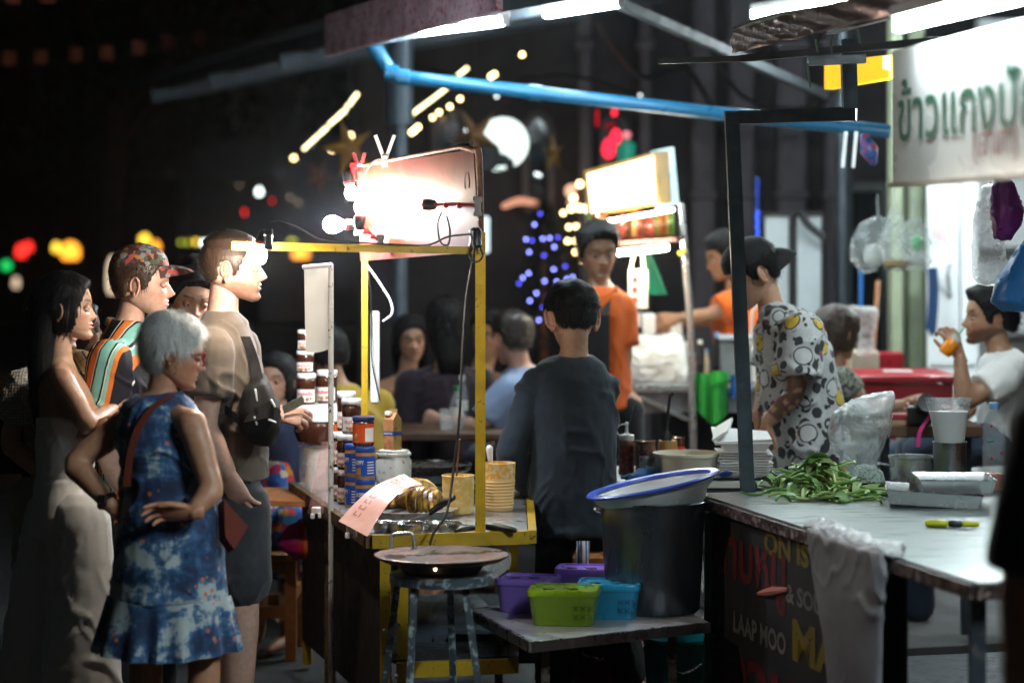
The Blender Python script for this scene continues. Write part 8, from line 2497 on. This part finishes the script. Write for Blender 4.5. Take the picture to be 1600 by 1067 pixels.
t = empty('storage_bin', c, 'grey plastic bin with a pale lid on the far counter behind the dark pole', 'bin'); k = 12.1 / FPX
mb = MB(); mb.box(c + Vector((0, .12, .105)), (52 * k, .24, .21), bev=.012); mb.build('bin', mat('grey bin plastic', (.20, .23, .25), .45), t)
mb = MB(); mb.box(c + Vector((0, .12, .222)), (58 * k, .27, .022), bev=.006); mb.build('lid', mat('pale grey lid', (.42, .46, .48), .4), t)
c = P(1186, 600, 12.0); c.z = ST; mb = MB(); mb.box(c + Vector((0, .1, .09)), (18 * k, .2, .18), bev=.01); mb.tube([c + Vector((-.03, .1, .18)), c + Vector((-.02, .1, .36)), c + Vector((.03, .1, .37)), c + Vector((.04, .1, .18))], .008, 6, sub=3)
tag(mb.build('white_jug', WHITEP, loc=c), 'white handled jug at the right end of the far counter', 'jug')
for (x0_, x1_, y0_, y1_, m, lab) in ((1082, 1136, 583, 664, cloth('bright green towel', (.02, .30, .04)), 'bright green towel hanging over the front of the far counter'), (1142, 1172, 586, 624, cloth('blue towel', (.01, .10, .32)), 'blue towel hanging right of the bright green one'),):
    mb = MB(); mb.sheet(lambda u, v: P(x0_ + (x1_ - x0_) * u, y0_ + (y1_ - y0_) * v * (1 - .25 * math.sin(u * 3.1 + 1.2) ** 2 * (1 if x0_ < 1100 else .2)), 11.93 + .02 * math.sin(u * 14) - .01 * v), 18, 8, thick=.008); tag(mb.build('towel', m, loc=P((x0_ + x1_) / 2, y0_, 11.93)), lab, 'towel')
mb = MB(); mb.sheet(lambda u, v: P(1112 + 26 * u, 580 + 22 * v * (1 - u * .4), 11.90 + .015 * math.sin(u * 9)), 8, 4, thick=.008); tag(mb.build('towel', cloth('leaf green towel', (.03, .42, .05)), loc=P(1125, 588, 11.9)), 'small folded leaf-green cloth on top of the hanging green towel', 'towel')

# ------------------------------------------------------------------ red dining set, stuff at the right
REDM = mat('red laminate', (.34, .012, .022), .35, var=.12)
rt = empty('red_table', P(1410, 640, 11.5), 'red table with a white paper on it behind the clear bag', 'table'); rt.location.z = 0
zt_ = P(1400, 585, 11.5).z
mb = MB(); mb.box((P(1410, 585, 11.5).x, 11.75, zt_ - .02), (.52, .6, .04), bev=.008); mb.build('top', REDM, rt)
mb = MB(); mb.box((P(1410, 585, 11.5).x, 11.5, zt_ - .11), (.48, .03, .13)); mb.build('apron', REDM, rt)
for sx in (-.22, .22):
    for sy in (11.53, 11.98): mb = MB(); mb.bar((P(1410, 585, 11.5).x + sx, sy, 0), (P(1410, 585, 11.5).x + sx, sy, zt_ - .041), .04, .04, up=(0, 1, 0)); mb.build('leg', REDM, rt)
mb = MB(); mb.box(P(1402, 579, 11.72) , (.14, .1, .006), bev=.001); o = tag(mb.build('paper_pad', WHITEP, loc=P(1402, 579, 11.72)), 'white paper pad lying on the red table', 'paper'); o.location.z = zt_ + .0035
rb = empty('red_bench', P(1360, 640, 12.3), 'red bench with a solid backrest behind the red table', 'bench'); rb.location.z = 0
mb = MB(); pbox(mb, 1305, 550, 1412, 580, 12.3, .05, bev=.01); mb.build('backrest', REDM, rb)
mb = MB(); xx = P(1358, 600, 12.1).x; mb.box((xx, 12.1, .45), (.36, .34, .04), bev=.008); mb.build('seat', REDM, rb)
for sx in (-.15, .15): mb = MB(); mb.bar((xx + sx, 12.325, 0), (xx + sx, 12.325, P(1360, 579, 12.3).z), .04, .03, up=(0, 1, 0)); mb.build('leg', REDM, rb); mb = MB(); mb.bar((xx + sx, 11.97, 0), (xx + sx, 11.97, .43), .04, .03, up=(0, 1, 0)); mb.build('leg', REDM, rb)
wt = empty('wooden_counter', P(1440, 680, 9.9), 'brown wooden counter edge with books and a camera on it', 'table'); wt.location.z = 0
zc = P(1430, 664, 9.9).z
mb = MB(); mb.box((P(1455, 664, 9.9).x, 10.05, zc - .025), (.42, .34, .05), bev=.006); mb.build('top', mat('dull brown board', (.10, .055, .03), .5, var=.3, vs=14), wt)
for sx in (-.17, .17): mb = MB(); mb.bar((P(1455, 664, 9.9).x + sx, 10.05, 0), (P(1455, 664, 9.9).x + sx, 10.05, zc - .051), .04, .04, up=(0, 1, 0)); mb.build('leg', DARKST, wt)
for i, (x, w1, z, m, lab) in enumerate(((1406, .085, 0, mat('tan book', (.35, .22, .12), .6), 'tan book at the bottom of the pile on the wooden counter'), (1407, .08, .022, mat('maroon book', (.25, .02, .03), .6), 'maroon book on top of the pile on the wooden counter'))):
    c = P(x, 660, 9.95); c.z = zc + .011 + z; mb = MB(); mb.box(c, (w1, .12, .021), bev=.002); tag(mb.build('book', m, loc=c), lab, 'book')
c = P(1438, 655, 9.85); c.z = zc + .0005
t = empty('camera', c, 'black camera with a big lens and a pink strap on the wooden counter', 'camera')
mb = MB(); mb.box(c + Vector((0, .02, .042)), (.10, .05, .08), bev=.01); mb.build('camera_body', BLACKP, t)
R = Matrix.Rotation(math.radians(70), 3, 'X'); mb = MB(); mb.lathe([(.030, 0), (.034, .01), (.034, .05), (.038, .055), (.038, .075), (.030, .074)], c + Vector((.015, 0, .075)), 22, rot=R); mb.build('lens', BLACKP, t)
mb = MB(); g_ = catmull([c + Vector((.055, -.02, .075)), c + Vector((.02, -.05, .03)), c + Vector((-.012, -.06, -.02)), c + Vector((-.02, -.065, -.08))], 6); mb.sheet(lambda u, v: g_[int(round(u * (len(g_) - 1)))] + Vector(((v - .5) * .016, 0, 0)), len(g_) - 1, 1, thick=.002); mb.build('strap', mat('pink strap', (.55, .02, .18), .5), t)

# hanging bags upper right
def bag(name, ctrs, m, label, d, parts=(), knot=True, amp=.010, seed=1):
    c0 = P(ctrs[0][0], ctrs[0][1], d); t = empty(name, c0, label, 'bag'); k = d / FPX
    mb = MB(); mb.rings([(P(x, y, d), Vector((w1 * k, 0, 0)), Vector((0, dp, 0))) for x, y, w1, dp in ctrs], 24)
    co, no, fs = remesh(mb, .008, 2); co = folds(co, no, amp, (18, 18, 5), seed); link_mesh('film', co - np.array(c0), fs, m, t)
    if knot: mb = MB(); mb.tube([c0, c0 + Vector((0, .02, .10))], .006, 6); mb.build('loop', m, t)
    return t
CLR = clear_plastic('hanging clear film', (.78, .86, .86), .35, .2)
t = bag('clear_bag', [(1372, 338, 6, .02), (1366, 348, 22, .06), (1358, 375, 30, .09), (1356, 405, 26, .08), (1360, 424, 12, .04)], CLR, 'smoky clear bag hanging leftmost of the row by the green columns', 11.0, seed=2)
mb = MB(); mb.ball(P(1366, 400, 11.0), (.05, .04, .055), 14, 10); mb.build('contents', mat('white foam cups', (.66, .68, .66), .6, var=.1), t)
t = bag('clear_bag', [(1398, 322, 4, .015), (1398, 340, 12, .03), (1398, 375, 20, .05), (1400, 405, 22, .06), (1400, 420, 14, .04)], CLR, 'clear bag with a yellowish bottom, middle of the row by the green columns', 10.8, seed=3)
mb = MB(); mb.lathe([(.04, 0), (.055, .01), (.055, .03), (.04, .035)], P(1400, 418, 10.8), 18); mb.build('contents', mat('palm sugar', (.42, .28, .12), .6, var=.2), t)
t = bag('clear_bag', [(1428, 342, 6, .02), (1428, 356, 18, .05), (1428, 385, 24, .06), (1430, 410, 22, .06), (1430, 420, 14, .04)], CLR, 'white and green bag rightmost of the row by the green columns', 10.9, seed=4)
mb = MB(); mb.ball(P(1434, 380, 10.9), (.028, .03, .035), 12, 8); mb.build('contents', mat('green packet', (.03, .42, .10), .4), t)
mb = MB(); mb.ball(P(1428, 405, 10.9), (.05, .035, .03), 12, 8); mb.build('contents', mat('white foam cups', (.66, .68, .66)), t)
bag('purple_bag', [(1566, 272, 10, .03), (1568, 290, 18, .05), (1573, 325, 23, .07), (1574, 350, 22, .06), (1566, 374, 14, .03)], mat('purple plastic film', (.22, .015, .20), .35, var=.25, trans=.1), 'purple plastic bag hanging below the Thai sign', 8.7, amp=.006, seed=6)
bag('clear_bag', [(1548, 290, 14, .04), (1544, 340, 24, .05), (1545, 390, 28, .06), (1548, 436, 30, .06), (1550, 446, 24, .05)], clear_plastic('white hanging film', (.80, .80, .78), .5, .3), 'long whitish bag hanging behind the purple bag', 8.95, seed=7)
bag('blue_bag', [(1612, 372, 8, .03), (1606, 400, 24, .06), (1596, 440, 40, .08), (1592, 470, 42, .08), (1596, 486, 30, .05)], mat('blue plastic film', (.02, .17, .48), .35, var=.2, trans=.1), 'bright blue plastic bag hanging at the right edge', 8.4, amp=.006, seed=8)
mb = MB(); mb.sheet(lambda u, v: P(1450 + 14 * u + 2 * math.sin(v * 4), 418 + 108 * v * (1 - .2 * abs(u - .6)), 13.1 + .02 * math.sin(u * 6)), 8, 8, thick=.01); tag(mb.build('towel', cloth('navy towel', (.012, .05, .14)), loc=P(1456, 470, 13.1)), 'dark blue towel hanging on the white folding door', 'towel')
mb = MB(); mb.sheet(lambda u, v: P(1454 + 24 * u + 4 * v, 322 + 66 * v * (.7 + .3 * u), 13.12 + .02 * math.sin(u * 6)), 6, 6, thick=.006); tag(mb.build('plastic_bag', clear_plastic('pink film', (.75, .5, .52), .4), loc=P(1468, 350, 13.1)), 'pinkish film bag hung on the upper white folding door', 'bag')
mb = MB(); mb.tube([P(1372, 440, 12.6), P(1364, 560, 12.4)], .013, 8)
t = empty('broom', P(1366, 560, 12.4), 'broom with a brown stick leaning by the dark doorway', 'broom'); mb.build('stick', WOOD, t)
mb = MB(); mb.lathe([(.03, 0), (.07, -.02), (.10, -.22)], P(1364, 560, 12.4), 14, sy=.4); mb.build('brush', mat('straw', (.22, .14, .05), .9), t)
mb = MB(); rg = [(P(1340, 478, 12.0), Vector((.06, 0, 0)), Vector((0, .05, 0))), (P(1350, 490, 12.0), Vector((.075, 0, .02)), Vector((0, .06, 0))), (P(1354, 505, 12.0), Vector((.04, 0, 0)), Vector((0, .04, 0))), (P(1352, 555, 12.0), Vector((.05, 0, 0)), Vector((0, .05, 0)))]
mb.rings(rg, 18); co, no, fs = remesh(mb, .010, 1); co = folds(co, no, .012, (20, 20, 12), 3); t = empty('tissue_holder', P(1352, 555, 12.0), 'clear cup stuffed with white tissue in front of the broom', 'tissue holder'); link_mesh('tissue', co - np.array(Vector(t.location)), fs, clear_plastic('tissue white', (.75, .80, .80), .6), t)
mb = MB(); pbox(mb, 1328, 548, 1374, 584, 12.15, .2, bev=.01); mb.build('box', mat('cream box', (.5, .48, .38), .5), t)
mb = MB(); mb.tube([P(1345, 420, 13.0), P(1345, 480, 13.0)], .012, 6); tag(mb.build('blue_tube', mat('blue tube', (.01, .12, .4), .4), loc=P(1345, 450, 13.0)), 'short blue tube upright in the dark doorway', 'tube')

t = empty('yellow_sign', P(1340, 118, 9.6), 'yellow and white lit sign panel behind the pole frame riser', 'sign')
mb = MB(); quadbox(mb, P(1288, 140, 9.6), P(1390, 122, 9.3), P(1390, 86, 9.3), P(1288, 98, 9.6), .05); mb.build('panel', mat('lit yellow acrylic', (.8, .5, .02), .4, emis=.75, ecol=(1.0, .58, .02)), t)
mb = MB(); quadbox(mb, P(1348, 97, 9.53), P(1389, 111, 9.27), P(1389, 88, 9.27), P(1346, 92, 9.53), .008); mb.build('swoosh', glow('white sign light', (.95, 1, .9), 1.0), t)
for i, x in enumerate((1319, 1335)):
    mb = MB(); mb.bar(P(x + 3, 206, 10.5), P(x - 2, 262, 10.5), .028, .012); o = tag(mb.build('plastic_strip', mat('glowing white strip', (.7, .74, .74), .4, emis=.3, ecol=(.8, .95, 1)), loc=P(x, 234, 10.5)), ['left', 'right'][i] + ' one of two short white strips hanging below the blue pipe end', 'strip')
mb = MB(); mb.limb([P(1350, 215, 10.6), P(1358, 235, 10.6), P(1364, 252, 10.6)], [.02, .04, .02], 10, 2); tag(mb.build('snack_packet', mat('blue snack packet', (.03, .09, .3), .3, wear=((.4, .02, .03), .3)), loc=P(1358, 235, 10.6)), 'blue and red snack packet hanging beside the two white strips', 'packet')

c = P(1484, 541, 10.24)
t = empty('drink_bottle', c, 'orange drink with a clear lid in the raised hand of the bearded man', 'bottle')
R = Matrix.Rotation(math.radians(38), 3, 'Y'); mb = MB(); mb.lathe([(.024, -.04), (.030, -.03), (.030, .02), (.026, .03)], c, 18, rot=R); mb.build('drink', mat('orange juice', (.80, .24, .01), .25, var=.05), t)
mb = MB(); mb.lathe([(.027, .0302), (.026, .045), (.016, .060), (.010, .062)], c, 16, rot=R); mb.build('lid', clear_plastic('lid plastic', (.85, .9, .88), .5), t)
mb = MB(); a = R @ Vector((0, 0, 1)); mb.tube([c + a * .055, c + a * .10], .004, 6); mb.build('straw', mat('green straw', (.05, .35, .15), .4), t)

# ------------------------------------------------------------------ dark table of the diners
dt = empty('dining_table', P(690, 690, 11.2), 'dark wooden table between the seated diners behind the cart', 'table'); dt.location.z = 0
zd = P(690, 672, 11.2).z
mb = MB(); mb.box((P(690, 672, 11.2).x, 11.35, zd - .02), (.62, .55, .04), bev=.006); mb.build('top', mat('dark table wood', (.09, .045, .025), .4, var=.3, vs=16), dt)
for sx in (-.27, .27):
    for sy in (11.13, 11.57): mb = MB(); mb.bar((P(690, 672, 11.2).x + sx, sy, 0), (P(690, 672, 11.2).x + sx, sy, zd - .041), .045, .045, up=(0, 1, 0)); mb.build('leg', mat('dark table wood', (.09, .045, .025)), dt)
for (x, d, h, r, cm, lab) in ((714, 11.25, .20, .034, mat('green cap', (.02, .30, .10), .4), 'clear water bottle with a green cap on the diners\' dark table'), (722, 11.45, .24, .030, WHITEP, 'taller bottle with a white cap behind the green-capped one')):
    c = P(x, 660, d); c.z = zd + .0004; t = empty('water_bottle', c, lab, 'bottle')
    mb = MB(); mb.lathe([(r * .9, 0), (r, .006), (r, h * .6), (r * .8, h * .72), (r * .4, h * .86), (r * .4, h * .9)], c, 20); mb.build('shell', clear_plastic('bottle plastic'), t)
    mb = MB(); mb.lathe([(r * .45, h * .9), (r * .45, h), (r * .4, h * 1.005)], c, 14); mb.build('cap', cm, t)
    mb = MB(); mb.sheet(lambda u, v: c + Vector((math.cos(-2.6 + 2.1 * u) * (r + .0008), math.sin(-2.6 + 2.1 * u) * (r + .0008), h * (.32 + .2 * v))), 10, 1); mb.build('label', LABW, t)
c = P(697, 665, 11.18); c.z = zd + .0004; t = empty('drinking_glass', c, 'empty drinking glass left of the green-capped bottle', 'glass')
mb = MB(); mb.lathe([(.026, 0), (.028, .004), (.032, .10), (.0305, .10), (.026, .006)], c, 18); mb.build('tumbler', clear_plastic('glass tumbler', (.8, .85, .88), .3, .08), t)
# ------------------------------------------------------------------ haze volume added for lamp halos like lens glow and lifted blacks
hm = bpy.data.materials.new('added glow haze'); hm.use_nodes = True
t_ = hm.node_tree; t_.nodes.remove(t_.nodes['Principled BSDF'])
v_ = t_.nodes.new('ShaderNodeVolumePrincipled'); v_.inputs['Color'].default_value = (.9, .93, 1, 1)
v_.inputs['Density'].default_value = .0004; v_.inputs['Anisotropy'].default_value = .95
t_.links.new(v_.outputs[0], t_.nodes['Material Output'].inputs['Volume'])
mb = MB(); mb.box((0, 24, 5), (64, 68, 12))
mb.build('haze', hm, kind='stuff', smooth=False)
